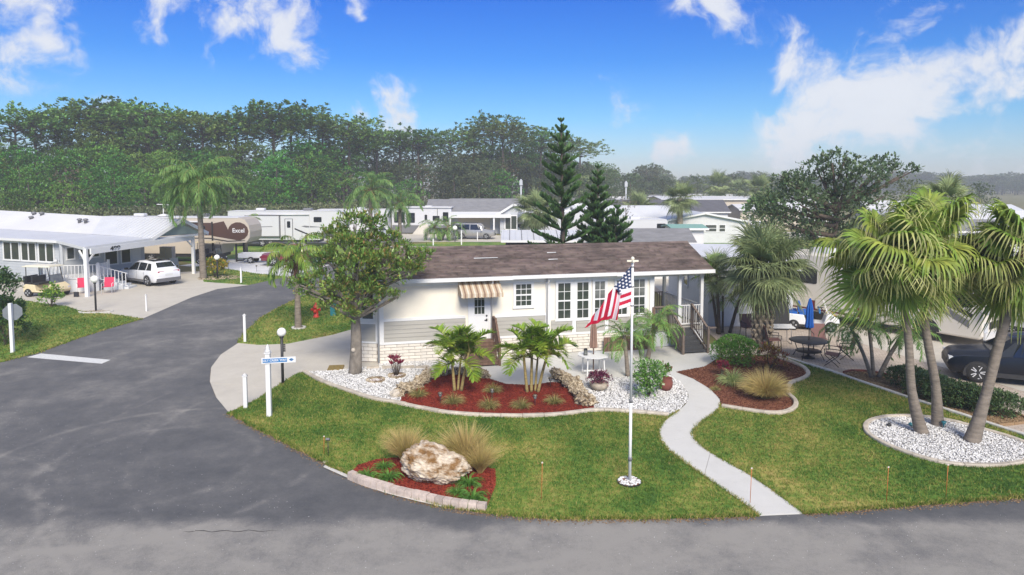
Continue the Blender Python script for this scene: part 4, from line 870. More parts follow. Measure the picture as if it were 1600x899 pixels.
def crown(root,top,variants,n,e_hi,e_lo,sc=(.9,1.1),golden=2.39996,az0=0,wind=None,names='frond',roll=.28):
    """n fronds in a spiral; variants is a list of (elevation, mesh)"""
    for i in range(n):
        f=(i+.5)/n; el=e_hi+(e_lo-e_hi)*f**.9+rnd.uniform(-.32,.32); me=min(variants,key=lambda v:abs(v[0]-el))
        az=az0+i*golden+rnd.uniform(-.15,.15)
        if wind is not None: az=az+.5*math.sin(wind-az)
        link(names,rnd.choice([v[1] for v in variants if v[0]==me[0]]),root,loc=(top[0]+.05*math.cos(az),top[1]+.05*math.sin(az),top[2]-.25*f*0.8),rot=(rnd.uniform(-roll,roll),rnd.uniform(-.14,.14),az),scale=rnd.uniform(*sc))
def trunk(root,pts,rad,mat='palmbark',name='trunk',n=10,rings=0.0):
    P=smooth3(pts,5); r=np.interp(np.linspace(0,1,len(P)),np.linspace(0,1,len(rad)),rad)
    if rings: 
        P=smooth3(pts,14); r=np.interp(np.linspace(0,1,len(P)),np.linspace(0,1,len(rad)),rad); r=[q*(1+rings*(i%2)) for i,q in enumerate(r)]
    return MB().tube(P,list(r),n).build(name,mat,root)
def smooth3(pts,k):
    out=[]; n=len(pts)
    for i in range(n-1):
        p=[Vector(pts[min(max(i+j-1,0),n-1)]) for j in range(4)]
        for q in range(k):
            t=q/k; out.append(.5*((2*p[1])+(p[2]-p[0])*t+(2*p[0]-5*p[1]+4*p[2]-p[3])*t*t+(-p[0]+3*p[1]-3*p[2]+p[3])*t**3))
    out.append(Vector(pts[-1])); return out
# -- frond libraries
FAN=[]
for e in (75,45,20,-5,-35,-62,-80):
    for q in range(4): FAN.append((R(e),fan(rnd.uniform(.6,1.25),rnd.uniform(.95,1.25),R(e),R(24 if e>0 else 14),44,tipdrop=rnd.uniform(1.2,2.2) if e>0 else rnd.uniform(.8,1.4),tf=rnd.choice((4,5,5,6)))))
FANY=[(R(e),fan(.9,1.05,R(e),R(15),40,mats=('l_fant','l_fant'),tipdrop=.8)) for e in (-20,-50)]
SAB=[]
for e in (75,45,15,-15,-45,-70):
    for q in range(2): SAB.append((R(e),fan(.85,1.0,R(e),R(12),44,mats=('l_sabal','l_sabt'),tipdrop=.5,wd=.019)))
ADO=[]
for e in (85,68,50,32,15):
    for q in range(3): ADO.append((R(e),feather(1.15,R(e),R(78),34,.50,.026,hang=.25,vee=.6,mats=('l_adon','palmbark2'),messy=.1)))
PYG=[]
for e in (80,55,30,5,-20):
    for q in range(2): PYG.append((R(e),feather(1.05,R(e),R(105),34,.26,.010,hang=.4,vee=.25,mats=('l_pyg','palmbark2'),stem=.012)))
QUE=[]
for e in (80,55,30,5,-20):
    for q in range(2): QUE.append((R(e),feather(3.3,R(e),R(110),60,.85,.022,hang=.9,vee=.2,mats=('l_queen','palmbark2'),messy=.25,wind=.10,stem=.03)))
QUY=[]
for e in (80,55,30,5,-15):
    for q in range(2): QUY.append((R(e),feather(1.9,R(e),R(115),42,.55,.016,hang=1.1,vee=.15,mats=('l_young','palmbark2'),messy=.2,stem=.018)))
# -- three tall fan palms on the white oval
def fanpalm(label,base,pts,rad,n,seed,rr=1.0,ylow=5):
    root=thing('fan_palm',label,'palm tree',(*base,.04)); o=[(p[0]-base[0],p[1]-base[1],p[2]) for p in pts]
    trunk(root,[(0,0,-.03)]+o,rad,'palmbark',rings=.025)
    t=o[-1]
    b=MB(); d=(Vector(t)-Vector(o[-2])).normalized(); b.tube([Vector(t)-d*.55,Vector(t)-d*.2,Vector(t)+d*.15],[rad[-1]*.95,rad[-1]*1.9,rad[-1]*1.2],9); b.build('crown_shaft','thatch',root)
    crown(root,t,FAN,n,R(85),R(-78),(.95*rr,1.34*rr),az0=seed,roll=.75)
    for i in range(ylow): az=seed+i*1.3; me=rnd.choice(FANY); link('frond',me[1],root,loc=(t[0],t[1],t[2]-.25),rot=(0,rnd.uniform(-.1,.1),az),scale=.95*rr)
    lf=LF(); P=np.array(t)+rng.normal(0,.12,(160,3))+[0,0,-.25]; D=unit(160)+[0,0,-1.0]; lf.quads(P,D,unit(160),.55,.03); link('dead_fronds',lf.mesh('dead_fronds',['thatch']),root)
B=g(1440,678); fanpalm('left one of three tall fan palms on the white gravel oval, nearly straight',B,[(B[0]-.33,B[1],1.2),(xat(1418,18.7,2.8),18.7,2.8),(xat(1398,18.8,5.0),18.8,5.05)],[.19,.115,.10,.095],42,.3,1.0)
B=g(1465,667); fanpalm('middle fan palm of three, standing just behind the left one, with a straight pale trunk',B,[(B[0]-.12,B[1],1.2),(xat(1445,19.2,3),19.2,3.0),(xat(1440,19.4,5.3),19.4,5.2)],[.17,.12,.105,.10],42,1.1,1.02)
B=g(1518,692); fanpalm('right fan palm of three, its trunk leaning strongly to the right',B,[(B[0]+.32,B[1]+.05,1.1),(xat(1568,18.1,3.1),18.1,3.1),(xat(1603,18.2,4.8),18.2,5.1)],[.21,.13,.12,.12],36,2.2,1.0,4)
# extra fronds low on the right, then a fourth crown peeking from outside the frame
# -- cabbage palm with lattice boots
B=g(1190,541); root=thing('cabbage_palm','stout cabbage palm with a criss cross lattice trunk beside the round green bush','palm tree',(*B,.03))
trunk(root,[(0,0,0),(0,0,1.2),(.05,.0,3.15)],[.32,.30,.33],'boot',n=12)
bm0=MB(); bm0.add([(-.075,0,0),(.075,0,0),(.055,-.05,.16),(-.055,-.05,.16),(0,-.10,.27),(-.05,.02,.3),(.05,.02,.3)],[(0,1,2,3),(3,2,4),(3,4,5),(2,6,4),(4,6,5)]); BOOT=bm0.mesh('leaf_boot','boot')
for r in range(14):
    for k in range(10):
        a=2*PI*(k+.5*(r%2))/10; rad=.31+.02*math.sin(r*.6); o=link('leaf_boot',BOOT,root,loc=(rad*math.cos(a)+.05*r/13,rad*math.sin(a),.05+r*.205),rot=(0,rnd.uniform(.25,.45)*(1 if r%2 else -1) if False else 0,a+PI/2),scale=1.15)
        o.rotation_euler=(rnd.uniform(.05,.2),(.45 if (r%2) else -.45),a+PI/2)
crown(root,(.05,0,3.45),SAB,66,R(88),R(-50),(1.1,1.45),az0=.7,roll=.4)
# -- adonidia clumps in the red mulch
def clump(label,base,stems,nf,variants,cat='palm tree',name='clumping_palm',sc=(.85,1.1),mat='palmbark2',hk=1.0,elo=-8):
    root=thing(name,label,cat,(*base,.04))
    for i,(bx,by,tx,ty,tz,r) in enumerate(stems):
        tz*=hk; trunk(root,[(bx,by,0),((bx*.6+tx*.4)*1.05,(by*.6+ty*.4),tz*.5),(tx,ty,tz)],[r*1.25,r,r*.9],mat,name='stem')
        crown(root,(tx,ty,tz),variants,nf,R(86),R(elo),sc,az0=i*1.7)
    return root
clump('feathery clumping palm in the red mulch, left of the door steps',g(716,613),[(-.12,0,-.25,.05,1.25,.045),(.10,.03,.38,.05,1.2,.045),(-.02,.1,.1,.2,1.0,.035)],9,ADO,sc=(.75,1.0),hk=1.18,elo=22)
clump('feathery clumping palm in the red mulch between door steps and white table',g(834,615),[(-.22,0,-.35,.0,1.15,.045),(-.08,.05,-.05,.12,1.3,.045),(.14,.0,.50,.0,1.2,.045),(.05,.12,.15,.3,1.0,.035)],8,ADO,sc=(.8,1.05),hk=1.2,elo=20)
# -- pygmy dates
B=g(981,590); clump('leaning pygmy date palm nearest the umbrella table',B,[(0,0,-.1,.35,1.45,.07)],22,PYG,name='pygmy_date_palm',mat='palmbark',sc=(1.0,1.2))
B=g(1012,562); clump('pygmy date palm with the widest crown, just left of the porch stair',B,[(0,0,.35,.1,1.35,.08)],30,PYG,name='pygmy_date_palm',mat='palmbark',sc=(1.05,1.3))
B=g(1366,592); clump('three stemmed pygmy date palm with splayed trunks at the paver yard edge',B,[(-.1,0,-.85,.2,1.85,.06),(0,.05,-.1,.4,2.0,.06),(.15,0,1.15,.1,1.75,.07)],22,PYG,name='pygmy_date_palm',mat='palmbark',sc=(.95,1.2))
B=g(1130,522); clump('clump of three thin trunked palms between the porch and the white shed',B,[(-.25,0,-.75,.3,3.2,.06),(0,.1,.1,.5,1.65,.05),(.3,0,1.15,.3,2.6,.07)],16,PYG,name='thin_trunk_palm',mat='darkbark',sc=(.7,.95))
# fan crowns mixed into the two tall stems left of the cabbage palm
B=g(1124,523); root=thing('small_fan_palm','slim fan palm with a spiky grey green crown right next to the porch corner','palm tree',(*B,.03))
trunk(root,[(0,0,0),(-.1,0,1.6),(-.15,.2,2.7)],[.09,.07,.08],'darkbark'); crown(root,(-.15,.2,2.9),SAB,22,R(80),R(-45),(.62,.8),az0=.2)
# -- queen palms
def queen(label,base,h,r,n,var,sc,lean=(0,0),wind=None,tm='palmbark',group=None):
    root=thing('queen_palm',label,'palm tree',(*base,0),group=group)
    trunk(root,[(0,0,0),(lean[0]*.5,lean[1]*.5,h*.5),(lean[0],lean[1],h)],[r*1.35,r,r*.85],tm,rings=.02)
    crown(root,(lean[0],lean[1],h+.1),var,n,R(85),R(-25),sc,wind=wind)
    lf=LF(); P=np.array([lean[0],lean[1],h-.3])+rng.normal(0,.18,(120,3)); lf.quads(P,unit(120)+[0,0,-.6],unit(120),.6,.07); link('dead_fronds',lf.mesh('dead_fronds',['thatch']),root)
    return root
queen('tall queen palm with windswept fronds towering over the left carport',g(318,436),6.9,.19,36,QUE,(.85,1.15),(-.15,0),wind=R(165))
queen('young queen palm with drooping yellow green fronds beside the road near the hydrant',g(466,514),3.5,.13,20,QUY,(.9,1.15))
queen('dark green queen palm tops before the woods, left of the magnolia top',(-14.5,70),6.2,.2,20,QUE,(.9,1.1))
queen('hazy queen palm behind the magnolia, right beside the parked white pickup',(-12.5,76),4.6,.2,20,QUE,(.85,1.0))
queen('short young palm before the white travel trailer',(-25.4,65),3.0,.13,16,QUY,(.8,1.0))
# -- Norfolk pines: whorls of upswept boughs
def bough(L,mat='l_norf',seed=0):
    k=10; t=np.linspace(0,1,k); el=R(4)+R(16)*t**1.3; x=np.concatenate([[0],np.cumsum(np.cos(el[1:]))])*L/(k-1); z=np.concatenate([[0],np.cumsum(np.sin(el[1:]))])*L/(k-1)-.04*L
    lf=LF(); st=np.stack([x,0*x,z],1)[None]; lf.strips(st,np.array([[0,1,0.]]),np.linspace(.03,.008,k),1); lf.strips(st,np.array([[0,0,1.]]),np.linspace(.03,.008,k),1)
    n=int(30*L/1.5)+9; s=rng.uniform(.06,1,n*2); sg=np.tile([1,-1],n); P=np.stack([np.interp(s,t,x),0*s,np.interp(s,t,z)],1)
    e=np.interp(s,t,el); T=np.stack([np.cos(e),0*e,np.sin(e)],1)
    D=T*.75+np.array([0,1,0.])[None]*sg[:,None]*rng.uniform(.30,.65,(2*n,1))+np.array([0,0,1.])[None]*rng.uniform(.0,.75,(2*n,1)); D/=np.linalg.norm(D,axis=1)[:,None]
    l=(.17+.20*np.sin(PI*np.clip(s,0,.97))**.7)*min(1,L/1.1)*rng.uniform(.8,1.2,2*n); C=np.stack([P,P+D*(l*.5)[:,None],P+D*l[:,None]+np.array([0,0,.03])],1)
    for ax in ([0,0,1.],[.5,.5,0]):
        S=np.cross(D,np.array(ax)[None]+unit(2*n)*.2); S/=np.linalg.norm(S,axis=1)[:,None]; lf.strips(C,S,[.034,.044,.012],0)
    return lf.mesh('bough',[mat,'darkbark'])
NB={L:[bough(L) for _ in range(2)] for L in (.3,.55,.85,1.2,1.6,2.0,2.4)}
def norfolk(label,base,H,Rm,nw,lean=0,z0=1.0,dense=6):
    root=thing('norfolk_pine',label,'conifer tree',(*base,0)); trunk(root,[(0,0,0),(lean*.5,0,H*.5),(lean,0,H)],[.17,.10,.02],'darkbark')
    for i in range(nw):
        f=i/(nw-1); z=z0+(H-.05-z0)*f**.92; L=.24+(Rm-.24)*((1-f)**.75)*(.75+.25*min(1,z/3)); k=dense if f<.9 else 5
        for j in range(k):
            l=L*rnd.uniform(.85,1.1); key=min(NB,key=lambda q:abs(q-l)); a=2*PI*j/k+i*.7+rnd.uniform(-.12,.12)
            link('bough',rnd.choice(NB[key]),root,loc=(lean*z/H,0,z),rot=(0,-R(12)-R(10)*f-R(10)*(f>.85)+R(8)*(f<.3)+rnd.uniform(-.06,.06),a),scale=l/key)
Yn=36.5
norfolk('tallest Norfolk pine, with widely spaced tiers, behind the main roof',(xat(882,Yn,3),Yn),zat(873,189,Yn),2.25,16,lean=-.22,z0=1.2,dense=5)
norfolk('middle Norfolk pine, shorter and denser, behind the main roof',(xat(933,Yn+1,3),Yn+1),zat(936,262,Yn+1),1.75,15,z0=.9,dense=7)
norfolk('shortest Norfolk pine, rightmost and leaning into its neighbour',(xat(955,Yn+.2,3),Yn+.2),zat(962,325,Yn+.2),1.95,11,lean=.3,z0=.9)
# -- broadleaf trees
def leafy(name,mats,blobs,n,size,ratio=.42,rosette=7,up=.5,shell=.45,weights=None,second=.12):
    lf=LF(); w=np.array([b[3]**1.8 for b in blobs]); w/=w.sum(); k=max(1,n//rosette); c=rng.choice(len(blobs),k,p=w)
    Bc=np.array([b[:3] for b in blobs])[c]; Br=np.array([b[3] for b in blobs])[c][:,None]; d=unit(k); d[:,2]=np.where((d[:,2]<-.3)&(rng.random(k)<.6),-d[:,2],d[:,2])
    r=Br*(shell+(1-shell)*rng.random((k,1))**.5)*np.array([1,1,.8]); P=Bc+d*r+rng.normal(0,size*.3,(k,3))
    for j in range(rosette):
        D=d*.8+unit(k)*.9+np.array([0,0,up]); q=P+rng.normal(0,size*.25,(k,3)); l=size*rng.uniform(.65,1.15,k)
        mi=np.zeros(k); lf.quads(q,D,unit(k)*.6+np.array([0,0,1.]),l,l*ratio)
        lf.m[-1]=(rng.random(k)<second).astype(int) if len(mats)>1 else lf.m[-1]
    return lf.mesh(name,mats)
def limbs(root,base,fork,blobs,r0,mat='bark',name='trunk',extra=2,leader=None):
    b=MB(); b.tube(smooth3([base,((base[0]+fork[0])/2+.03,(base[1]+fork[1])/2,(base[2]+fork[2])/2),fork],5),list(np.linspace(r0*1.25,r0*.8,11)),9)
    base_f=fork
    if leader: b.tube(smooth3([fork,leader],3),list(np.linspace(r0*.75,r0*.15,4)),7)
    for (x,y,z,r) in blobs:
        fork=tuple(Vector(base_f).lerp(Vector(leader),min(max((z-base_f[2]-.9)/(leader[2]-base_f[2]),0),.85))) if leader else base_f
        m=Vector(fork).lerp(Vector((x,y,z)),.5)+Vector((0,0,-.1*r)); b.tube(smooth3([fork,m,(x,y,z)],4),list(np.linspace(r0*.45,r0*.1,9)),6)
        for q in range(extra): e=Vector((x,y,z))+Vector((rnd.uniform(-1,1),rnd.uniform(-1,1),rnd.uniform(-.4,.8)))*r*.8; b.tube([m,m.lerp(e,.5)+Vector((0,0,.05)),e],[r0*.22,r0*.13,r0*.04],5)
    return b.build(name,mat,root)
B=g(555,585); Y0=B[1]
root=thing('magnolia_tree','broad magnolia with glossy leaves at the left corner of the main home','tree',(*B,.03))
bl=[]
for (px_,py_,dy,r) in ((553,352,.3,.62),(585,352,.0,.4),(525,372,.4,.6),(540,390,-.5,.7),(580,385,.2,.72),(610,378,.4,.42),(560,420,-.7,.8),(595,415,-.3,.75),(520,420,.5,.68),(505,405,.2,.4),(628,392,.3,.42),(650,408,.2,.42),(664,398,.3,.26),(632,425,-.2,.5),(600,440,.2,.52),(570,460,-.5,.68),(530,455,-.2,.66),(495,440,0,.48),(468,447,0,.36),(482,458,.2,.34),(515,478,.2,.42),(545,490,-.6,.40),(605,462,-.2,.26),(622,466,0,.18),(575,485,.3,.28),(655,425,.2,.26)):
    z=zat(px_,py_,Y0+dy); bl.append((xat(px_,Y0+dy,z)-B[0],dy,z,r))
fk=(.05,.0,2.05); limbs(root,(0,0,0),fk,bl,.20,'bark',leader=(.1,.1,4.6))
for i in range(2): pass
root2=link('crown',leafy('crown',['l_magn','l_magn2'],bl,15500,.155,.42,9,.5,.30,second=.14),root)
b=MB(); b.lathe([(.0,-.03),(.05,-.025),(.075,0),(.085,.04)],10,(0.0,-.24,.92),'y'); b.build('branch_scar','curb',root)
# big dark tree behind right
Yd=40.; root=thing('broadleaf_tree','large dark leafy tree rising behind the fan palms','tree',(xat(1300,Yd,3),Yd,0)); bl=[]
for (px_,py_,dy,r) in ((1300,255,0,1.0),(1275,262,1,.9),(1330,268,0,1.2),(1380,262,1,.9),(1395,270,0,.6),(1350,285,-1,1.5),(1290,290,1,1.4),(1240,290,0,1.2),(1225,305,1,1.0),(1200,320,0,1.1),(1250,320,-1,1.5),(1310,325,0,1.8),(1200,345,0,1.2),(1240,355,0,1.5),(1290,365,1,1.8),(1185,330,0,.8),(1220,280,0,.5),(1355,320,0,1.4),(1255,385,0,1.3),(1330,380,0,1.6),(1425,268,0,.4)):
    z=zat(px_,py_,Yd+dy); bl.append((xat(px_,Yd+dy,z)-root.location.x,dy,z,r))
limbs(root,(0,0,0),(.0,0,2.2),bl,.35,'darkbark',leader=(.3,0,6.0)); link('crown',leafy('crown',['l_dark'],bl,12000,.25,.5,6,.3,.3),root)
# bushes
def bush(label,base,blobs,n,size,mats,cat='bush',name='bush',stem=True,ratio=.5,z=.04,shell=.75,second=.15,group=None,up=.3):
    root=thing(name,label,cat,(*base,z),group=group)
    link('foliage',leafy('foliage',mats,blobs,n,size,ratio,5,up,shell,second=second),root)
    if stem:
        b=MB()
        for i in range(5): a=i*1.3; q=rnd.choice(blobs); b.tube([(0,0,-.02),(q[0]*.4+.06*math.cos(a),q[1]*.4+.06*math.sin(a),q[2]*.5),(q[0]*.8,q[1]*.8,q[2])],[.025,.02,.01],5)
        b.build('stem','darkbark',root)
    return root
bush('dense round clipped green bush at the foot of the cabbage palm',g(1146,572),[(0,0,.62,.66),(-.35,0,.5,.55),(.4,.05,.52,.58),(.0,-.1,.35,.6)],9000,.075,['l_bush'],shell=.88)
bush('large dark green shrub at the left edge beside the octagonal sign',g(8,540),[(-.3,.3,1.2,.85),(.1,0,1.6,.7),(-.6,.3,2.4,.8),(.1,.2,.7,.7),(-1,.3,1.1,1),(.2,.1,2.6,.5),(.0,-.1,3.0,.35)],5200,.16,['l_dbush'],shell=.6)
bush('small bright green bush on the lawn in front of the cream golf cart',g(81,481),[(0,0,.7,.45),(-.4,0,.55,.32),(.35,0,.6,.38),(.1,0,1.05,.28)],650,.17,['l_bush','l_adon'],second=.4,shell=.4)
bush('yellow leaved croton bush around the left drive lamp post',g(336,434),[(-.1,.1,.75,.62),(.45,0,.85,.4),(-.4,0,.9,.45)],1100,.22,['l_yel','l_bush'],second=.25)
B=g(619,589); root=thing('red_cordyline','small red cordyline with bare canes inside the stone ring','plant',(*B,.05)); lf=LF(); b=MB()
for i in range(9):
    a=i*.7; t=Vector((.22*math.cos(a)*rnd.uniform(.3,1),.18*math.sin(a),rnd.uniform(.34,.62))); b.tube([(t.x*.3,t.y*.3,0),(t.x*.8,t.y*.8,t.z*.6),t],[.016,.014,.011],5)
    k=12; lf.quads(np.repeat([list(t)],k,0),unit(k)*[.7,.7,.4]+[0,0,.7],unit(k),rng.uniform(.16,.26,k),.05)
b.build('stem','darkbark',root); link('foliage',lf.mesh('foliage',['l_red']),root)
B=g(1013,622); bush('tall bright green shrub with white variegated base left of the clay pot',B,[(-.15,0,.95,.32),(.1,0,.85,.38),(.3,.1,.8,.25),(-.25,0,.55,.3),(.1,0,.45,.38),(-.1,-.1,.2,.32)],2000,.12,['l_bush','l_wht'],second=.30,shell=.4)
B=g(1040,612); pt=thing('clay_pot','dark red clay pot holding leafy green stems by the curved walkway','plant pot',(*B,.05)); MB().lathe([(.14,0),(.22,.12),(.24,.28),(.2,.38),(.23,.42),(.2,.42),(.18,.38)],14).build('pot','terra',pt)
link('plant',leafy('plant',['l_bush','l_red2'],[(0,0,.62,.24),(-.15,0,.7,.2)],260,.13,.4,5,.4,.2,second=.2),pt)
B=g(936,611); pt=thing('purple_pot','low stone bowl overflowing with purple foliage on white gravel','plant pot',(*B,.05)); MB().lathe([(.2,0),(.3,.1),(.33,.24),(.28,.25)],14).build('bowl','stonepot',pt)
link('plant',leafy('plant',['l_purp','l_red'],[(0,0,.38,.30),(-.15,0,.36,.25),(.17,0,.36,.25)],1500,.085,.35,6,.2,.5,second=.2),pt)
bush('small red flowered plant in the brown mulch before the round bush',g(1128,590),[(0,0,.45,.18),(.05,0,.38,.2)],500,.07,['l_red'],name='flower_plant',cat='plant')
bush('red and green croton at the foot of the cabbage palm',g(1203,577),[(0,0,.55,.3),(.25,-.1,.4,.3),(-.1,0,.7,.22)],750,.15,['l_red2','l_yel'],name='croton_plant',cat='plant',ratio=.3)
# clipped hedge: five shrubs grown together
hb=g(1490,632)
for i,(px_,py_,s,lb) in enumerate(((1418,606,.5,'leftmost shrub of the clipped hedge'),(1450,622,.62,'second shrub of the clipped hedge, behind the fan palm trunks'),(1483,634,.60,'middle shrub of the clipped hedge, between the fan palm trunks'),(1512,640,.55,'fourth shrub of the clipped hedge, just left of the leaning trunk'),(1555,650,.55,'round rightmost shrub of the clipped hedge, right of the leaning trunk'))):
    bush(lb,g(px_,py_),[(0,0,.36,s*.86),(-.3,.1,.34,s*.7),(.3,-.1,.33,s*.72)],4600,.085,['l_hedge'],shell=.85,name='hedge_shrub',group='shrubs of the clipped hedge')
bush('dark hedge plant under the grey roof on the far left of the carport',g(100,420),[(0,0,.5,.4)],60,.2,['l_dbush'])if False else None
# grasses: blades in arcs
def tuft(n,h,spread,wd,droop,mats=('l_fount',),seed=0,up=.9,lean=(0,0)):
    lf=LF(); az=rng.uniform(0,2*PI,n); sp=rng.random(n)**.7*spread; d=np.stack([np.cos(az)*sp+lean[0],np.sin(az)*sp+lean[1],np.full(n,up)],1); d/=np.linalg.norm(d,axis=1)[:,None]
    l=h*rng.uniform(.55,1.1,n); p=np.stack([np.cos(az)*.1*spread*rng.random(n),np.sin(az)*.1*spread*rng.random(n),0*az],1); C=[p]
    for i in range(4): d=d+np.array([0,0,-droop*(.15+.2*i)])[None]; d/=np.linalg.norm(d,axis=1)[:,None]; p=p+d*(l/4)[:,None]; C.append(p)
    S=np.cross(d,unit(n)); S/=np.linalg.norm(S,axis=1)[:,None]+1e-9; lf.strips(np.stack(C,1),S,[wd,wd,wd*.8,wd*.5,wd*.1],0); 
    if len(mats)>1: lf.m=[np.tile((rng.random(n)<.4).astype(int),4)]
    return lf.mesh('blades',list(mats))
def grassclump(label,px_,py_,me,sc=1,cat='ornamental grass',name='ornamental_grass',group=None,z=.04): x,y=g(px_,py_); return link(name,me,None,loc=(x,y,z),rz=rnd.uniform(0,6),scale=sc,label=label,cat=cat,group=group)
T1=tuft(1500,1.0,.62,.0065,.45,('l_fount','l_fount')); T2=tuft(1500,1.0,.62,.0065,.40,('l_fount','l_fount'),lean=(-.1,0))
grassclump('straw coloured fountain grass behind the left of the boulder',634,726,T1,.95); grassclump('tall straw fountain grass behind the right of the boulder',728,730,T2,1.1); grassclump('straw fountain grass at the right end of the boulder bed',750,742,T1,.8)
T5=tuft(2600,.98,.95,.007,.55,('l_fount','l_fount')); grassclump('big pale fountain grass mound in the brown mulch bed',1196,625,T5,1.05)
T3=tuft(170,.55,.85,.013,1.2,('l_liri',)); 
for lb,a,c,s in (('dark green strappy clump, leftmost in the boulder bed',573,749,.62),('dark green strappy clump behind the pair at the left of the boulder',600,735,.62),('bright green strappy clump just left of the boulder',607,753,.78),('dark strappy clump right beside the boulder',732,762,.8),('strappy clump low at the right of the boulder near the blocks',714,775,.55),('bright green strappy clump nearest the blocks at the right',739,786,.85)): grassclump(lb,a,c,T3,s,'strappy plant','liriope_clump')
T4=tuft(360,.45,.95,.006,.9,('l_fountg','l_fount'))
for lb,a,c,s in (('fine grass tuft at the far left of the red mulch by the coral rocks',655,622,.9),('fine grass tuft in front of the left clumping palm',708,633,1.0),('fine grass tuft at the middle of the red mulch, upper of two',770,615,.9),('fine grass tuft at the middle of the red mulch, lower of two',764,640,1.0),('fine grass tuft in front of the right clumping palm',815,640,.95),('fine grass tuft near the right end of the red mulch',866,633,.9)): grassclump(lb,a,c,T4,s,'grass tuft','grass_tuft')
T6=tuft(420,.75,.9,.011,.9,('l_var',)); grassclump('variegated strappy clump left of the big fountain grass',1145,604,T6,.95,'strappy plant','variegated_clump')
grassclump('small low tuft at the walkway edge of the brown mulch bed',1118,612,T4,.5,'grass tuft','grass_tuft')
# -- background palms
def fpalm(label,x,y,h,n,sc,r=.25,mat='palmbark',hi=85,lo=-65):
    root=thing('cabbage_palm',label,'palm tree',(x,y,0)); trunk(root,[(0,0,0),(0,0,h*.6),(0,0,h)],[r*1.1,r,r*.9],mat,n=8); crown(root,(0,0,h+.1),SAB,n,R(hi),R(lo),sc); return root
def P_(px_,Y,pytop,pybot): return xat(px_,Y,3),Y
fpalm('cabbage palm directly left of the tallest Norfolk pine',xat(838,62,5),62,4.4,34,(1.35,1.6))
fpalm('cabbage palm with a bare red brown trunk above the white gabled house',xat(1063,78,5),78,5.2,34,(1.35,1.6),.33,'boot')
fpalm('low bushy palm left of the cabbage palm above the long dark roof',xat(1000,98,5),98,3.4,34,(1.7,2.0))
fpalm('distant palm right of the red trunked cabbage palm',xat(1122,130,5),130,6.4,30,(1.9,2.2))
fpalm('distant dark palm near the left edge of the big dark tree',xat(1185,105,5),105,6.0,30,(1.6,1.9))
fpalm('round headed palm poking out behind the fan palm crowns',xat(1475,34,5),34,6.0,30,(.9,1.1))
fpalm('small hazy palm far behind the dark long roof',xat(1150,150,4),150,5.5,22,(1.7,1.9))
fpalm('hazy palm beyond the trailers, left of the tall Norfolk pine top',xat(910,140,4),140,6.0,22,(1.9,2.1))
# short date palm and round bushes between the drives at the far homes
B=g(690,376); root=thing('pygmy_date_palm','small twin trunked date palm on the far grass strip left of the silver car','palm tree',(*B,0))
for s in (-1,1): trunk(root,[(0,0,0),(s*.3,0,.8),(s*.7,0,1.5)],[.2,.16,.16],'darkbark','stem',8); crown(root,(s*.8,0,1.6),PYG,22,R(80),R(-25),(2.0,2.5),az0=s)
bush('low green shrub right of the silver car',(xat(790,86,1),86),[(0,0,.4,.6),(.9,0,.3,.5)],200,.3,['l_bush'],z=0)
bush('bare russet tree behind the right Norfolk pine',(xat(972,70,3),70),[(0,0,3.4,1.0),(.5,0,4.4,.8),(-.3,0,2.2,1.0)],420,.4,['l_bare'],z=0,name='dead_palm',cat='dead palm',ratio=.2)
bush('round green tree at the left of the big dark tree',(xat(1190,90,3),90),[(0,0,3.0,2.4),(1.5,0,4,1.6)],1200,.45,['l_bush'],z=0,name='round_tree',cat='tree')
# ------------------------------------------------------------------ the woods behind
def pine_mesh(seed,H=18.,cr=4.2,lo=.45,mat='l_pine',n=3600,size=.55,flat=.55):
    r_=random.Random(seed); bl=[]
    k=22
    zc=H*(lo+1)/2; rv=H*(1-lo)/2
    for i in range(k):      # lumps spread through a domed, flat bottomed crown
        a=i*2.4+r_.uniform(-.4,.4); e=-.35+1.3*((i+.5)/k)**.9+r_.uniform(-.1,.1); e=min(e,1.45); q=r_.uniform(.5,.95)
        bl.append((cr*q*math.cos(e)*math.cos(a),cr*q*math.cos(e)*math.sin(a),zc+rv*q*math.sin(e),cr*r_.uniform(.20,.36)))
    bl.append((0,0,zc,cr*.55)); bl.append((cr*.3,-cr*.2,zc-rv*.3,cr*.4))
    me=leafy('crown',[mat],bl,int(n*1.9),size*.68,.55,12,.4,.35)
    b=MB(); b.tube([(0,0,0),(.15,0,H*.5),(0,.1,H*.93)],[.24,.17,.05],6)
    for x,y,z,r in bl: b.tube([(0.1,0,z-r*.6),(x*.6,y*.6,z-r*.1),(x,y,z)],[.08,.05,.02],4)
    return me,b.mesh('trunk','pinebark'),H
def oak_mesh(seed,H=13.,cr=4.6,mat='l_oak',n=3000,size=.5):
    r_=random.Random(seed); bl=[]
    for i in range(20):
        a=i*2.4; e=-1.0+2.4*((i+.5)/20); q=r_.uniform(.6,.78); bl.append((cr*q*math.cos(e)*math.cos(a),cr*q*math.cos(e)*math.sin(a),H*.54+H*.44*q*math.sin(e)*1.1,cr*r_.uniform(.28,.42)))
    bl.append((0,0,H*.5,cr*.55))
    me=leafy('crown',[mat],bl,int(n*1.8),size*.68,.6,12,.35,.55); b=MB(); b.tube([(0,0,0),(.1,0,H*.4),(0,0,H*.8)],[.26,.2,.06],6)
    for x,y,z,r in bl[:8]: b.tube([(0,0,z*.5),(x,y,z)],[.08,.02],4)
    return me,b.mesh('trunk','pinebark'),H
PINES=[pine_mesh(i,18,4.9+.5*(i%3),.40 if i%2 else .28) for i in range(5)]
TALL=[pine_mesh(20+i,18,4.0+.4*i,.66,n=1500) for i in range(3)]
OAKS=[oak_mesh(40+i,13,4.8+.5*(i%2)) for i in range(4)]+[oak_mesh(50,13,4.8,'l_pine')]
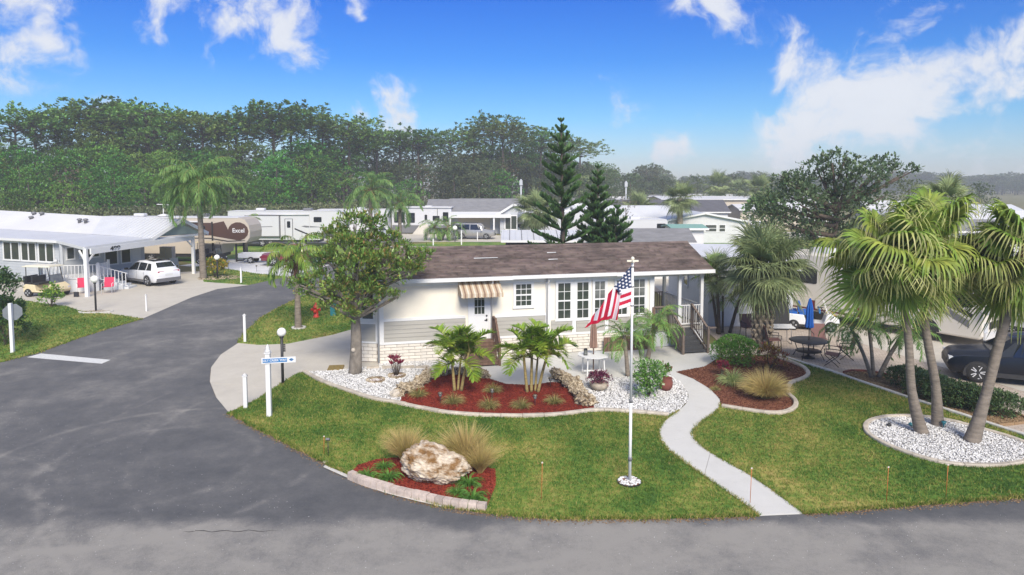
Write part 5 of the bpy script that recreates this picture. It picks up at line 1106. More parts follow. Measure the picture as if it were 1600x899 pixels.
PALE=[pine_mesh(90+i,18,5.2,.26,'l_hazed',3200) for i in range(3)]; PALEO=[oak_mesh(95+i,13,5.0,'l_hazed') for i in range(2)]  # trees for the centre woods, mist painted into their leaf colour
BARE=[oak_mesh(60,13,4.6,'l_bare',1200,.4)]
FARS=[pine_mesh(70+i,18,5.5,.18,'l_hazed',2400,.9) for i in range(3)]+[oak_mesh(80+i,13,5.5,'l_hazed',2400,.8) for i in range(2)]
def tree(kind,x,y,h,name,label,group,sx=1.0):
    c,t,H=kind; sx*=1.22*rnd.uniform(.85,1.2) if y<200 else 1; s=h/H; r=thing(name,label,'tree',(x,y,0),rnd.uniform(0,6.28),group); r.scale=(s*sx,s*sx,s); link('trunk',t,r); link('crown',c,r)
def sky_y(px):   # height of the treetops along the picture, read from the photograph
    return np.interp(px,[-200,-20,0,20,60,95,105,140,185,230,245,280,300,310,325,350,370,390,405,430,480,500,535,560,590,605,625,660,675,690,710,740,770,800,820,840,870,905,925,945,965,985,1000,1015,1030,1050,1100,1170,1230,1300,1420,1500,1600,1900],[190,185,200,190,160,182,196,167,160,165,176,173,190,188,178,178,190,200,195,171,170,185,185,195,212,218,212,200,208,203,210,199,190,190,200,210,215,228,235,250,248,265,262,253,258,276,272,268,274,276,268,272,268,272])
def edgeY(px): return np.interp(px,[-300,100,400,600,800,900,1000,1060,1150,1300,1700],[78,88,104,122,136,165,215,330,400,420,400])
GA='pines of the woods behind the homes'; GB='leafy trees along the front of the woods'; GC='far hazy trees on the horizon'
px_=-130
while px_<1010:
    Y=edgeY(px_); top=sky_y(px_); 
    for row,(dy,fr,kind) in enumerate(((0,.55,'o'),(4,.72,'o'),(8,.86,'m'),(13,.97,'p'),(18,1.05,'p'),(25,.70,'o'),(31,.78,'o'),(36,.62,'o'))):
        y=Y+dy+rnd.uniform(-2,2); q=px_+rnd.uniform(-14,14)+(16 if row in (1,3,6) else 0); x=xat(q,y,5); hz=zat(q,sky_y(q),y); h=hz*fr*.92*rnd.uniform(.84,1.05)
        if row==4: h=hz*rnd.uniform(.74,.99)
        if kind=='o': 
            bare=(600<q<800 and rnd.random()<.25) or (rnd.random()<.08)
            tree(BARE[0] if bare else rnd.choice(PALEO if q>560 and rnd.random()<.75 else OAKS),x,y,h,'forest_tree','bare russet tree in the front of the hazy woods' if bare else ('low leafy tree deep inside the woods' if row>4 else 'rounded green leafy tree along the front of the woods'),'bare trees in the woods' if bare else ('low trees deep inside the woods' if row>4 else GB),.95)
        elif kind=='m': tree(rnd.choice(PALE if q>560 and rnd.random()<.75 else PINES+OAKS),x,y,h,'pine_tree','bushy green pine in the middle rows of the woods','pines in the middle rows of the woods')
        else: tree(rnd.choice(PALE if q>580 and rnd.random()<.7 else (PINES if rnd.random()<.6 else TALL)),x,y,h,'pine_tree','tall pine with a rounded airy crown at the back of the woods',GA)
    px_+=6200/Y
px_=1010
while px_<1760:
    Y=edgeY(px_)
    for dy in (0,25,-30):
        y=Y+dy+rnd.uniform(-10,10); q=px_+rnd.uniform(-6,6); x=xat(q,y,5); hz=zat(q,sky_y(q),y)
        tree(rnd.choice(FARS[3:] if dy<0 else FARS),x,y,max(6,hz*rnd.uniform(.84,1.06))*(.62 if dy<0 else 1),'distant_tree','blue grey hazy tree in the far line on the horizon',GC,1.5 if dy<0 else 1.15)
    px_+=11
# individual landmark pines
for q,Y,yt,lb in ((58,102,160,'lone tall pine with a flat topped airy crown at the far left of the woods'),(205,112,158,'tall airy pine whose crown rises above the left woods'),(345,118,175,'thin airy pine standing above the woods over the queen palm'),(880,150,212,'tall pine just behind the top of the tallest Norfolk pine'),(785,140,188,'dark tall pine left of the tallest Norfolk pine')):
    tree(TALL[0] if q<300 else TALL[1],xat(q,Y,5),Y,zat(q,yt,Y),'pine_tree',lb,None,1.25)
for q,Y in ((30,100),(95,106),(150,108),(182,112),(232,108),(268,114),(318,112),(372,118),(428,118),(455,120),(505,122),(545,124),(590,130),(625,134),(655,134),(705,140),(740,142),(770,146),(822,152),(845,150),(905,165)):
    tree(rnd.choice(TALL),xat(q,Y,5),Y,zat(q,sky_y(q)-rnd.uniform(4,16),Y),'pine_tree','slender airy pine poking above the skyline of the woods','airy pines poking above the woods',rnd.uniform(1.05,1.35))
# undergrowth along the forest edge, one mass nobody could count
V=LF()
for q in np.arange(-130,1000,7.0):
    Y=edgeY(q)-rnd.uniform(1,5); x=xat(q,Y,1); k=260
    P=np.stack([rng.normal(x,2.0,k),rng.normal(Y,1.3,k),rng.uniform(.1,3.6,k)**1.0],1); V.quads(P,unit(k)+[0,-.4,.4],unit(k),rng.uniform(.25,.5,k),.26)
link('undergrowth',V.mesh('undergrowth',['l_hazed']),kind='stuff',label='tangled green undergrowth along the foot of the woods',cat='undergrowth')

# trees and palms standing among the far homes
for q,Y,yt,k,lb in ((905,120,262,1,'round tree among the far roofs right of the tallest Norfolk pine'),(948,135,262,0,'hazy pine behind the shorter Norfolk pines'),(985,150,270,1,'round hazy tree left of the bushy palm'),(1035,165,272,0,'hazy pine between the bushy palm and the red trunked palm'),(1090,150,272,1,'hazy round tree right of the red trunked palm'),(1145,165,266,0,'hazy pine above the coach'),(1165,125,282,1,'low round tree at the right end of the tan building'),(1205,150,270,0,'hazy pine just left of the big dark tree'),(1420,90,276,1,'round tree between the big dark tree and the fan palm crowns'),(1530,110,283,1,'round tree beyond the roofs at the far right'),(930,100,288,1,'small round tree over the roofs between the Norfolk pines')):
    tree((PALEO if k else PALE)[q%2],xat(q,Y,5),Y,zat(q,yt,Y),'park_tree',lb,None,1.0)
# ------------------------------------------------------------------ vehicles
def wheelset(root,spots,r=.36,w=.24,rim='chrome',spokes=5):
    ty=MB().lathe([(r*.62,-w/2),(r*.93,-w/2),(r,-w*.35),(r,w*.35),(r*.93,w/2),(r*.62,w/2)],20,axis='y').mesh('tyre','tyre')
    b=MB(); b.lathe([(.0,-w*.40),(r*.14,-w*.42),(r*.16,-w*.34)],10,axis='y'); b.lathe([(r*.55,-w*.25),(r*.58,-w*.47),(r*.66,-w*.46),(r*.66,w*.3)],20,axis='y')
    for i in range(spokes):
        for da in (-.2,.2): a=2*PI*i/spokes+da; b.bar((0,-w*.38,0),(r*.62*math.cos(a),-w*.45,r*.62*math.sin(a)),r*.14,.03)
    rm=b.mesh('rim',rim); dk=MB().lathe([(0,-w*.2),(r*.6,-w*.2)],14,axis='y').mesh('brake_disc','dkmetal')
    for (x,y) in spots:
        o=link('wheel',ty,root,loc=(x,y,r),rz=0 if y<0 else PI); link('rim',rm,o); link('brake_disc',dk,o)
class Car:
    def __init__(s,L,W,st,belt,paint,root,ground=.0):
        s.L,s.W,s.st=L,W,st; s.belt=belt; s.root=root; s.paint=paint
    def ring(s,x):
        f=x/s.L; xs=[a[0] for a in s.st]; I=lambda k:float(np.interp(f,xs,[a[k] for a in s.st]))
        zs,zb,zt,wl,wr=I(1),I(2),I(3),I(4)*s.W/2,I(5)*s.W/2; X=x-s.L/2
        return [(X,wl*.90,zs),(X,wl*.985,zs+.14),(X,wl,(zs+zb)/2+.05),(X,wl*.965,zb),(X,wr,max(zb+.01,zt-.09)),(X,wr*.86,zt-.015),(X,wr*.4,zt),(X,0,zt+.004)]
    def body(s,n=44):
        b=MB(); b.smooth=True; vs=[];fs=[]; xs=sorted(set([s.L*i/n for i in range(n+1)]+[a[0]*s.L for a in s.st]))
        for x in xs:
            r=s.ring(x); vs+= r+[(p[0],-p[1],p[2]) for p in r[-2::-1]]
        m=15
        for i in range(len(xs)-1):
            for k in range(m-1): fs.append((i*m+k,i*m+k+1,(i+1)*m+k+1,(i+1)*m+k))
            fs.append((i*m+m-1,i*m,(i+1)*m,(i+1)*m+m-1))
        fs.append(tuple(range(m))); fs.append(tuple((len(xs)-1)*m+k for k in range(m))[::-1])
        b.add(vs,fs); me=b.mesh('body',s.paint); recalc(me)
        try: me.set_sharp_from_angle(angle=R(38))
        except Exception: pass
        return link('body',me,s.root)
    def side(s,x,t,sg): r=s.ring(x); a,b=Vector(r[3]),Vector(r[4]); p=a.lerp(b,t); p.y=(p.y+.012)*sg; return p
    def glass_side(s,spans,t0=.06,t1=.93,cut=0):
        for sg in (1,-1):
            for (a,c,a1,c1) in spans:   # lower from a to c, upper from a1 to c1
                n=5; vs=[s.side((a+(c-a)*i/n)*s.L,t0,sg) for i in range(n+1)]+[s.side((a1+(c1-a1)*i/n)*s.L,t1,sg) for i in range(n,-1,-1)]
                fs=[(i,i+1,2*n-i,2*n+1-i) for i in range(n)]; MB().add([tuple(v) for v in vs],fs).build('side_window','carglass',s.root)
    def top(s,x,k): r=s.ring(x); return Vector((r[5][0],r[5][1]*k,r[5][2]+.02))
    def glass_top(s,a,c,name,w0=.95,w1=.9,mat='carglass',lift=0):
        n=4; vs=[];fs=[]
        for i in range(n+1):
            x=(a+(c-a)*i/n)*s.L; w=w0+(w1-w0)*i/n; vs+=[tuple(s.top(x,w)+Vector((0,0,lift))),tuple(s.top(x,-w)+Vector((0,0,lift)))]
        for i in range(n): fs.append((2*i,2*i+1,2*i+3,2*i+2))
        MB().add(vs,fs).build(name,mat,s.root)
    def arches(s,xs,r,mat='cartrim'):
        for x in xs:
            for sg in (1,-1):
                b=MB(); n=12; y=sg*(s.ring(x+s.L/2)[2][1]+.004); vs=[];fs=[]
                for i in range(n+1):
                    a=PI*(-.08+1.16*i/n); vs+=[(x+math.cos(a)*r*1.02,y,r*.9+math.sin(a)*r*1.02),(x+math.cos(a)*r*1.22,y+sg*.01,r*.9+math.sin(a)*r*1.22),(x+math.cos(a)*r*1.22,y-sg*.03,r*.9+math.sin(a)*r*1.22)]
                for i in range(n): fs+= [(3*i,3*i+1,3*i+4,3*i+3),(3*i+1,3*i+2,3*i+5,3*i+4)]
                vs2=len(vs); b.add(vs,fs); b.build('wheel_arch',mat,s.root)
                b=MB(); b.add([(x+math.cos(PI*(-.08+1.16*i/n))*r*1.1,y+sg*.001,r*.9+math.sin(PI*(-.08+1.16*i/n))*r*1.1) for i in range(n+1)],[tuple(range(n+1))]); b.build('wheel_well','black',s.root)
def suv(label,loc,rz,paint,L=4.8,W=1.9,H=1.68,name='parked_car',trim='cartrim',boxy=False,glassroof=False,cat='car'):
    root=thing(name,label,cat,(*loc,.02),rz); h=H
    if boxy: st=[(0,.45,1.0,1.05,.9,.8),(.02,.35,1.12,1.2,.97,.85),(.035,.33,1.14,h*.95,.98,.80),(.07,.32,1.14,h*.985,1,.80),(.35,.32,1.12,h,1,.79),(.58,.32,1.1,h*.985,1,.77),(.66,.32,1.1,h*.93,1,.74),(.745,.32,1.08,1.2,1,.80),(.80,.32,1.02,1.14,1,.82),(.95,.34,.95,1.06,.96,.78),(.985,.36,.85,.98,.90,.72),(1,.45,.70,.80,.84,.6)]
    else: st=[(0,.42,.9,.98,.82,.7),(.02,.30,1.0,1.12,.93,.80),(.06,.27,1.04,1.22,.97,.78),(.13,.26,1.04,h*.93,.99,.72),(.17,.26,1.04,h*.965,1,.73),(.38,.26,1.0,h,1,.74),(.52,.26,.98,h*.985,1,.73),(.60,.26,.97,h*.93,1,.70),(.735,.27,.95,1.10,1,.78),(.78,.27,.93,1.07,1,.80),(.90,.28,.90,1.01,.97,.76),(.955,.29,.84,.95,.93,.72),(.985,.32,.74,.86,.87,.66),(1,.42,.62,.72,.80,.6)]
    c=Car(L,W,st,1,paint,root); c.body()
    if boxy: c.glass_side([(.05,.20,.055,.20),(.22,.40,.22,.40),(.42,.70,.42,.62)]); c.glass_top(.745,.67,'windshield'); 
    else: c.glass_side([(.12,.24,.17,.24),(.26,.44,.26,.44),(.46,.70,.46,.585)]); c.glass_top(.73,.605,'windshield')
    b=MB()
    if boxy: b.add([(-L/2+.035*L-.02,-W*.38,1.18),(-L/2+.035*L-.02,W*.38,1.18),(-L/2+.05*L-.02,W*.34,h*.93),(-L/2+.05*L-.02,-W*.34,h*.93)],[(0,1,2,3)]); b.build('rear_window','carglass',root)
    else: c.glass_top(.065,.128,'rear_window',.98,.92,lift=.01)
    if glassroof: c.glass_top(.20,.58,'sunroof',.82,.80)
    xr,xf=-L/2+L*.215,-L/2+L*.81
    # lower cladding
    b=MB(); b.box(xr+.5,xf-.5,-W/2-.004,W/2+.004,.26,.42); b.box(-L/2-.005,-L/2+.3,-W*.44,W*.44,.32,.55); b.build('sill_cladding',trim,root)
    c.arches((xr,xf),.36,trim)
    wheelset(root,[(xr,-W/2+.12),(xf,-W/2+.12),(xr,W/2-.12),(xf,W/2-.12)],.37,.26)
    for sg in (1,-1):
        b=MB(); b.box(-L/2+.02,-L/2+.30,sg*W*.27-.2 if sg>0 else -W*.27-.24,sg*W*.27+.24 if sg>0 else -W*.27+.2,.93,1.03) if not boxy else b.box(-L/2-.0,-L/2+.14,sg*(W/2-.13)-.07,sg*(W/2-.13)+.07,.95,1.35); b.build('tail_lamp','redlamp',root)
        b=MB(); b.box(L/2-.40,L/2-.04,sg*(W/2-.29)-.15,sg*(W/2-.29)+.13,.72,.82); b.build('headlight','clearlamp',root)
        b=MB(); b.cbox(L*.20,sg*(W/2+.09),.98,.14,.2,.14); b.build('mirror',paint if paint!='carwhite' else 'black',root)
        for xd in (.02,-L*.19): b=MB(); b.box(xd-.1,xd+.1,sg*(W/2-.01)-.012,sg*(W/2-.01)+.012,.86,.885); b.build('door_handle','chrome',root)
        for xd in (L*.18,-L*.03,-L*.21):
            b=MB(); b.box(xd-.006,xd+.006,sg*(W/2+.001)-.002,sg*(W/2+.001)+.002,.45,.93); b.build('door_seam','black',root)
    b=MB(); b.box(L/2-.12,L/2+.01,-.5,.5,.45,.70); b.build('grille','black',root)
    b=MB(); b.box(-L/2-.012,-L/2+.02,-.26,.26,.70,.84); b.build('number_plate','white2',root)
    if boxy or paint=='carblack':
        for sg in (1,-1): b=MB(); b.bar((-L*.32,sg*W*.33,h+.04),(L*.10,sg*W*.33,h+.03),.04); b.build('roof_rail','dkmetal',root)
    return root
suv('white crossover with black glass roof parked under the left carport',(-25.2,47.1),R(148),'carwhite',4.75,1.92,1.68,glassroof=True)
suv('black navy crossover parked at the right edge of the photo',(17.95,23.6),R(155),'carblack',4.7,1.88,1.70,trim='black')
suv('silver boxy sport utility vehicle parked before the far grey roofed home',(-4.6,84.6),R(-8),'carsilver',5.1,2.0,1.95,boxy=True)
def pickup(label,loc,rz,paint,L=5.6,W=2.0,H=1.85):
    root=thing('pickup_truck',label,'pickup truck',(*loc,.02),rz)
    st=[(0,.55,1.05,1.12,.92,.85),(.01,.5,1.1,1.16,.97,.86),(.36,.5,1.1,1.16,.98,.86),(.37,.5,1.1,1.16,.98,.86),(.39,.45,1.1,H*.97,.98,.76),(.50,.42,1.08,H,1,.76),(.60,.42,1.06,H*.96,1,.74),(.70,.42,1.04,1.18,1,.80),(.80,.42,1.0,1.14,1,.82),(.96,.45,.95,1.05,.96,.8),(1,.5,.8,.9,.86,.7)]
    c=Car(L,W,st,1,paint,root); c.body(); c.glass_side([(.41,.49,.41,.49),(.51,.66,.51,.60)]); c.glass_top(.695,.61,'windshield')
    b=MB(); b.box(-L/2+.12,-L/2+.355*L,-W*.36,W*.36,1.13,1.17); b.build('load_bed','black',root)
    c.arches((-L*.30,L*.31),.42,'black'); wheelset(root,[(-L*.3,-W/2+.12),(L*.31,-W/2+.12),(-L*.3,W/2-.12),(L*.31,W/2-.12)],.42,.28)
    for sg in (1,-1):
        b=MB(); b.box(-L/2-.01,-L/2+.1,sg*(W/2-.16)-.08,sg*(W/2-.16)+.08,.85,1.1); b.build('tail_lamp','redlamp',root)
        b=MB(); b.box(L/2-.2,L/2-.02,sg*(W/2-.3)-.14,sg*(W/2-.3)+.12,.8,.96); b.build('headlight','clearlamp',root)
        b=MB(); b.cbox(L*.17,sg*(W/2+.12),1.08,.12,.2,.2); b.build('mirror','black',root)
    b=MB(); b.box(-L/2-.08,-L/2+.02,-W*.45,W*.45,.5,.68); b.build('bumper','chrome',root); b=MB(); b.box(L/2-.1,L/2+.02,-W*.45,W*.45,.5,.68); b.build('bumper','chrome',root)
    return root
pickup('maroon pickup truck half hidden by the young queen palm',(xat(464,57.6,1),57.6),R(186),'carred',5.7)
pickup('white pickup truck parked beside the far park model trailer',(xat(588,82,1),82),R(-25),'carwhite',5.5)
# golf carts
def cart(label,loc,rz,body,roof='cartroof',seat='black',extra=None,rim='chrome',canopy=True):
    root=thing('golf_cart',label,'golf cart',(*loc,.02),rz)
    b=MB(); b.xprism([(-1.15,.32),(-1.15,.62),(-1.0,.78),(-.35,.74),(-.25,.36),(.50,.36),(.62,.78),(.80,.84),(1.12,.62),(1.2,.42),(1.12,.28),(-1.05,.28)],-.56,.56); me=b.mesh('body',body); recalc(me); o=link('body',me,root); m=o.modifiers.new('b','BEVEL'); m.width=.04; m.segments=2
    b=MB(); b.box(-1.1,1.1,-.5,.5,.22,.30); b.build('chassis','black',root)
    for x0,n in ((-.45,'seat'),(-1.0,'rear_seat')):
        b=MB(); b.box(x0-.1,x0+.36,-.5,.5,.74,.86); b.build(n,seat,root)
        b=MB(); b.box(x0-.16,x0-.06,-.5,.5,.86,1.25); b.build('backrest',seat,root)
    if canopy:
        for x,y in ((.72,.5),(.72,-.5),(-.95,.5),(-.95,-.5)): b=MB(); b.bar((x,y,.7),(x-.22 if x>0 else x,y*.96,1.86),.035); b.build('canopy_post','black',root)
        b=MB(); b.slab([(-1.15,-.56,1.88),(.75,-.56,1.88),(.75,.56,1.88),(-1.15,.56,1.88)],.05); b.slab([(-1.0,-.46,1.92),(.6,-.46,1.92),(.6,.46,1.92),(-1.0,.46,1.92)],.04); b.build('canopy',roof,root)
        b=MB(); b.add([(.73,-.48,.82),(.73,.48,.82),(.56,.46,1.35),(.56,-.46,1.35)],[(0,1,2,3)]); b.build('windscreen','glass2',root)
    b=MB(); b.tube([(.62,.22,.75),(.42,.22,1.0)],.02,5); b.lathe([(.13,-.01),(.16,0),(.13,.01)],12,(.40,.22,1.02)); b.build('steering_wheel','black',root)
    wheelset(root,[(-.8,-.5),(.82,-.5),(-.8,.5),(.82,.5)],.25,.2,rim,4)
    for sg in (1,-1): b=MB(); b.box(1.08,1.17,sg*.4-.08,sg*.4+.08,.50,.60); b.build('headlight','clearlamp',root)
    if extra: extra(root)
    return root
cart('cream golf cart with beige canopy in front of the grey sided home on the left',(xat(73,41.7,1),41.7),R(-8),'cartcream')
cart('black golf cart with cream canopy before the brown and tan trailer',(xat(330,58.5,1),58.5),R(-6),'black','cartcream')
def yel(root):
    b=MB()
    for i in range(7): a=2*PI*i/7; b.lathe([(0,.0),(.085,.012)],8,(.93+.11*math.cos(a),.11*math.sin(a)*1.2,.765-.1*math.cos(a)*1.2+.02))
    b.add([(.66,-.3,.83),(.66,.3,.83),(1.05,.25,.70),(1.05,-.25,.70)],[(0,1,2,3)]); b.build('hood_flower','yellow',root)
    b=MB(); b.box(.3,.36,-.52,.52,.85,1.02); b.build('dashboard','blue',root)
    for sg in (1,-1): b=MB(); b.bar((.7,sg*.4,.8),(.5,sg*.4,1.45),.03); b.build('screen_post','white',root)
cart('open white golf cart with a yellow flower on its nose by the paver yard',(xat(1268,32.2,1),32.2),R(-20),'carwhite',seat='umbblue',extra=yel,canopy=False)
# ------------------------------------------------------------------ trailers and motorhomes
def rounded(x0,x1,z0,z1,r,n=3,corners=(1,1,1,1)):
    out=[]
    for (cx,cz,a0,k) in ((x1-r,z1-r,0,corners[0]),(x0+r,z1-r,90,corners[1]),(x0+r,z0+r,180,corners[2]),(x1-r,z0+r,270,corners[3])):
        if k: out+=[(cx+r*math.cos(R(a0+90*i/n)),cz+r*math.sin(R(a0+90*i/n))) for i in range(n+1)]
        else: out.append({0:(x1,z1),90:(x0,z1),180:(x0,z0),270:(x1,z0)}[a0])
    return out
def rwin(root,x0,x1,z0,z1,y,mat='carglass',frame='black',r=.08,sg=-1,name='window'):
    b=MB(); b.xprism(rounded(x0-.03,x1+.03,z0-.03,z1+.03,r),y,y+sg*.02); me=b.mesh(name,frame); recalc(me); o=link(name,me,root)
    b=MB(); b.xprism(rounded(x0,x1,z0,z1,r*.8),y+sg*.02,y+sg*.028); me=b.mesh('pane',mat); recalc(me); link('pane',me,o); return o
def band(root,poly,y,mat,name='stripe',sg=-1): b=MB(); b.xprism(poly,y+sg*.001,y+sg*.006); me=b.mesh(name,mat); recalc(me); return link(name,me,root)
def fifth(label,loc,rz,L,body,nose=None,H=3.75,deco=None,awn=True,name='travel_trailer',W=2.5):
    """fifth wheel trailer: +x is the nose end, the side facing us is -y"""
    root=thing(name,label,'trailer',(*loc,.02),rz); y=-W/2
    prof=[(-L/2,.75),(-L/2,H-.15),(-L/2+.15,H),(L/2-1.0,H),(L/2-.45,H-.14),(L/2-.1,H-.65),(L/2,H-1.2),(L/2-.05,H-1.75),(L/2-.35,H-2.15),(L/2-2.5,H-2.25),(L/2-2.7,.75)]
    b=MB(); b.xprism(prof,y,-y); me=b.mesh('body',body); recalc(me); link('body',me,root)
    b=MB(); b.slab([(-L/2-.02,y-.03,H+.03),(L/2-1.0,y-.03,H+.03),(L/2-1.0,-y+.03,H+.03),(-L/2-.02,-y+.03,H+.03)],.06); b.build('roof','whiteroof',root)
    for x in (-L*.25,L*.16): b=MB(); b.cbox(x,0,H+.03,.95,.7,.28); o=b.build('air_conditioner','rvgrey' if x>0 else 'rvwhite',root); m=o.modifiers.new('b','BEVEL'); m.width=.08
    b=MB(); b.box(-L/2+.2,L/2-2.9,y+.1,-y-.1,.45,.75); b.build('chassis','dkmetal',root)
    wheelset(root,[(-L*.14,y+.16),(-L*.14-.9,y+.16)],.38,.24,'rvwhite'); 
    for x in (L/2-1.5,): b=MB(); b.bar((x,y+.5,0),(x,y+.5,1.6),.12); b.bar((x,-y-.5,0),(x,-y-.5,1.6),.12); b.cbox(x,0,.0,.5,.5,.1); b.build('landing_leg','dkmetal',root)
    if awn: b=MB(); b.tube([(-L*.30,y-.08,H-.35),(L*.20,y-.08,H-.35)],.08,8); b.bar((-L*.30,y-.06,H-.35),(-L*.30,y-.06,1.3),.05); b.bar((L*.20,y-.06,H-.35),(L*.20,y-.06,1.3),.05); b.build('awning','rvwhite',root)
    if deco: deco(root,L,H,y)
    return root
def deco_brown(root,L,H,y):
    # big brown swoosh and the script on the nose
    band(root,[(-L/2+.02,H-.35),(L/2-3.4,H-.45),(L/2-3.4,H-1.55),(-L/2+.02,H-1.45)],y,'rvbrown')
    band(root,[(L/2-3.3,H-.50),(L/2-2.3,H-.30),(L/2-2.0,H-.9),(L/2-1.75,H-1.6),(L/2-1.2,H-1.95),(L/2-3.3,H-1.60)],y-.001,'rvbrown')
    n=14; band(root,[(L/2-1.05+.92*math.cos(2*PI*i/n),H-1.18+.80*math.sin(2*PI*i/n)) for i in range(n)],y-.002,'rvbrown','nose_panel')
    band(root,[(-L/2+.02,H-1.75),(L/2-3.6,H-1.85),(L/2-2.0,H-2.1),(L/2-.5,H-2.02),(L/2-.42,H-1.96),(L/2-2.0,H-2.0),(L/2-3.6,H-1.75),(-L/2+.02,H-1.66)],y-.001,'black')
    text('Excel',.52,.004,'white',root,Matrix.Translation((L/2-1.02,y-.012,H-1.12))@FACE_NY@Matrix.Shear('XY',4,(.25,0)),bold=.008)
    rwin(root,L/2-5.0,L/2-4.0,H-1.45,H-.75,y); rwin(root,-L*.22,-L*.08,H-1.5,H-.7,y)
    b=MB(); b.box(L/2-3.38,L/2-3.28,y-.10,y-.01,1.0,H-.35); b.build('awning_arm','black',root)
def deco_white(root,L,H,y):
    b=MB(); b.box(-L/2+2.0,-L/2+5.6,y-.30,y+.05,1.2,H-.50); b.build('slide_out','rvwhite',root)
    b=MB(); b.box(-L/2+1.92,-L/2+2.0,y-.31,y,1.15,H-.45); b.box(-L/2+5.6,-L/2+5.68,y-.31,y,1.15,H-.45); b.box(-L/2+1.92,-L/2+5.68,y-.31,y,H-.50,H-.44); b.box(-L/2+1.92,-L/2+5.68,y-.31,y,1.12,1.2); b.build('slide_trim','rvgrey',root)
    rwin(root,-L/2+2.2,-L/2+2.8,H-1.75,H-1.3,y-.31); text('Sundance',.26,.004,'rvgrey',root,Matrix.Translation((-L/2+4.0,y-.312,H-1.65))@FACE_NY) if False else band(root,[(-L/2+3.2,H-1.72),(-L/2+4.9,H-1.66),(-L/2+4.9,H-1.60),(-L/2+3.2,H-1.64)],y-.31,'rvgrey')
    b=MB(); b.box(-L/2+6.2,-L/2+6.95,y-.03,y,1.15,H-.85); o=b.build('door','rvwhite',root); b=MB(); b.box(-L/2+6.13,-L/2+6.2,y-.035,y,1.1,H-.8); b.box(-L/2+6.95,-L/2+7.02,y-.035,y,1.1,H-.8); b.box(-L/2+6.2,-L/2+6.95,y-.035,y,H-.85,H-.79); b.build('door_trim','rvgrey',o); rwin(o,-L/2+6.42,-L/2+6.72,H-1.75,H-1.1,y-.03)
    rwin(root,-L/2+9.3,-L/2+10.1,H-1.15,H-.65,y); band(root,[(-L/2+7.9,H-1.62),(-L/2+8.3,H-1.55),(-L/2+10.3,H-1.72),(-L/2+8.4,H-1.76)],y,'rvgrey'); band(root,[(-L/2+7.2,1.9),(-L/2+9.5,.9),(-L/2+9.9,.9),(-L/2+7.2,2.05)],y-.03,'black')
    for k in range(3): rwin(root,-L/2+8.0+k*.8,-L/2+8.5+k*.8,.95,1.5,y,'rvwhite','rvgrey')
fifth('large brown and tan fifth wheel trailer with script lettering on its round nose',(xat(403,60.8,2)-7.0,60.8),R(-3),14.0,'rvtan',H=3.9,deco=deco_brown)
fifth('long white fifth wheel trailer with grey trimmed slide out and entry door',(xat(358,74,2)+6.3,75.),R(0),12.6,'rvwhite',H=3.85,deco=deco_white)
def box_trailer(label,loc,rz,L,H,mat='rvwhite',wins=(),door=None,deco=None,z0=.7,name='travel_trailer',cat='trailer',W=2.5,rf='whiteroof',r=.25):
    root=thing(name,label,cat,(*loc,.02),rz); y=-W/2
    b=MB(); b.xprism(rounded(-L/2,L/2,z0,H,r),y,-y); me=b.mesh('body',mat); recalc(me); link('body',me,root)
    b=MB(); b.slab([(-L/2+.1,y-.02,H+.04),(L/2-.1,y-.02,H+.04),(L/2-.1,-y+.02,H+.04),(-L/2+.1,-y+.02,H+.04)],.05); b.build('roof',rf,root)
    b=MB(); b.cbox(L*.1,0,H+.04,.9,.7,.25); b.build('air_conditioner','rvwhite',root); b=MB(); b.box(-L/2+.3,L/2-.3,y+.1,-y-.1,.35,z0); b.build('chassis','dkmetal',root)
    wheelset(root,[(-L*.12,y+.15),(-L*.12-.85,y+.15)],.36,.22,'rvwhite')
    for a,c,p,q in wins: rwin(root,a,c,p,q,y)
    if door: b=MB(); b.box(door,door+.7,y-.03,y,z0+.1,H-.6); o=b.build('door',mat,root); rwin(o,door+.2,door+.5,H-1.6,H-.95,y-.03)
    if deco: deco(root,L,H,y)
    return root
def dk_park(root,L,H,y):
    b=MB(); b.box(-L/2,-L/2+.04,y-.02,-y,.7,H); b.box(L/2-1.9,L/2-1.84,y-.03,y,1.2,H-.1); b.build('black_trim','black',root)
    band(root,rounded(-L/2+.1,L/2-.1,.1,1.15,.02),y,'rvgrey','dark_skirt')
    b=MB(); b.box(-L/2-.1,L/2+.1,y-.2,-y+.1,H+.03,H+.15); b.build('roof_edge','whiteroof',root)
    b=MB(); b.add([(-.9,y-1.8,0),(1.1,y-1.8,0),(.9,y-.03,1.3),(-.1,y-.03,1.3)],[(0,1,2,3)]); b.cbox(.7,y-.35,0,.9,.6,.9); b.build('entry_ramp','concrete',root)
box_trailer('white park trailer with dark windows and grey skirt behind the magnolia top',(xat(661,94,2),94),R(-4),8.2,3.5,wins=[(-3.7,-2.3,1.5,2.9),(-2.0,-.9,1.5,2.8),(1.6,2.5,1.8,2.4),(3.0,3.7,1.6,2.9)],door=.3,deco=dk_park)
box_trailer('white trailer roof glimpsed behind the magnolia crown, left of the white pickup',(xat(548,86,2),88),R(3),9,3.5,wins=[(-3,-2,1.8,2.5),(1,2,1.8,2.5)],door=-1)
def swoosh(root,L,H,y):
    band(root,[(-L/2+.1,H-.5),(-L/2+2.6,H-.35),(-L/2+3.8,H-.9),(-L/2+2,H-.8),(-L/2+.1,H-1.1)],y,'rvgrey'); band(root,[(-L/2+.1,H-1.4),(-L/2+2.5,H-1.1),(-L/2+4.0,H-1.3),(-L/2+.1,H-1.9)],y-.002,'blue' if False else 'cartrim')
    b=MB(); b.box(-L/2-.02,-L/2+.02,-1.0,1.0,1.9,3.0); b.build('windshield','carglass',root)
box_trailer('white motorhome with grey swooshes left of the tallest Norfolk pine',(xat(815,76,2)+4.2,77),R(14),9,3.6,deco=swoosh,name='motorhome',cat='motorhome')
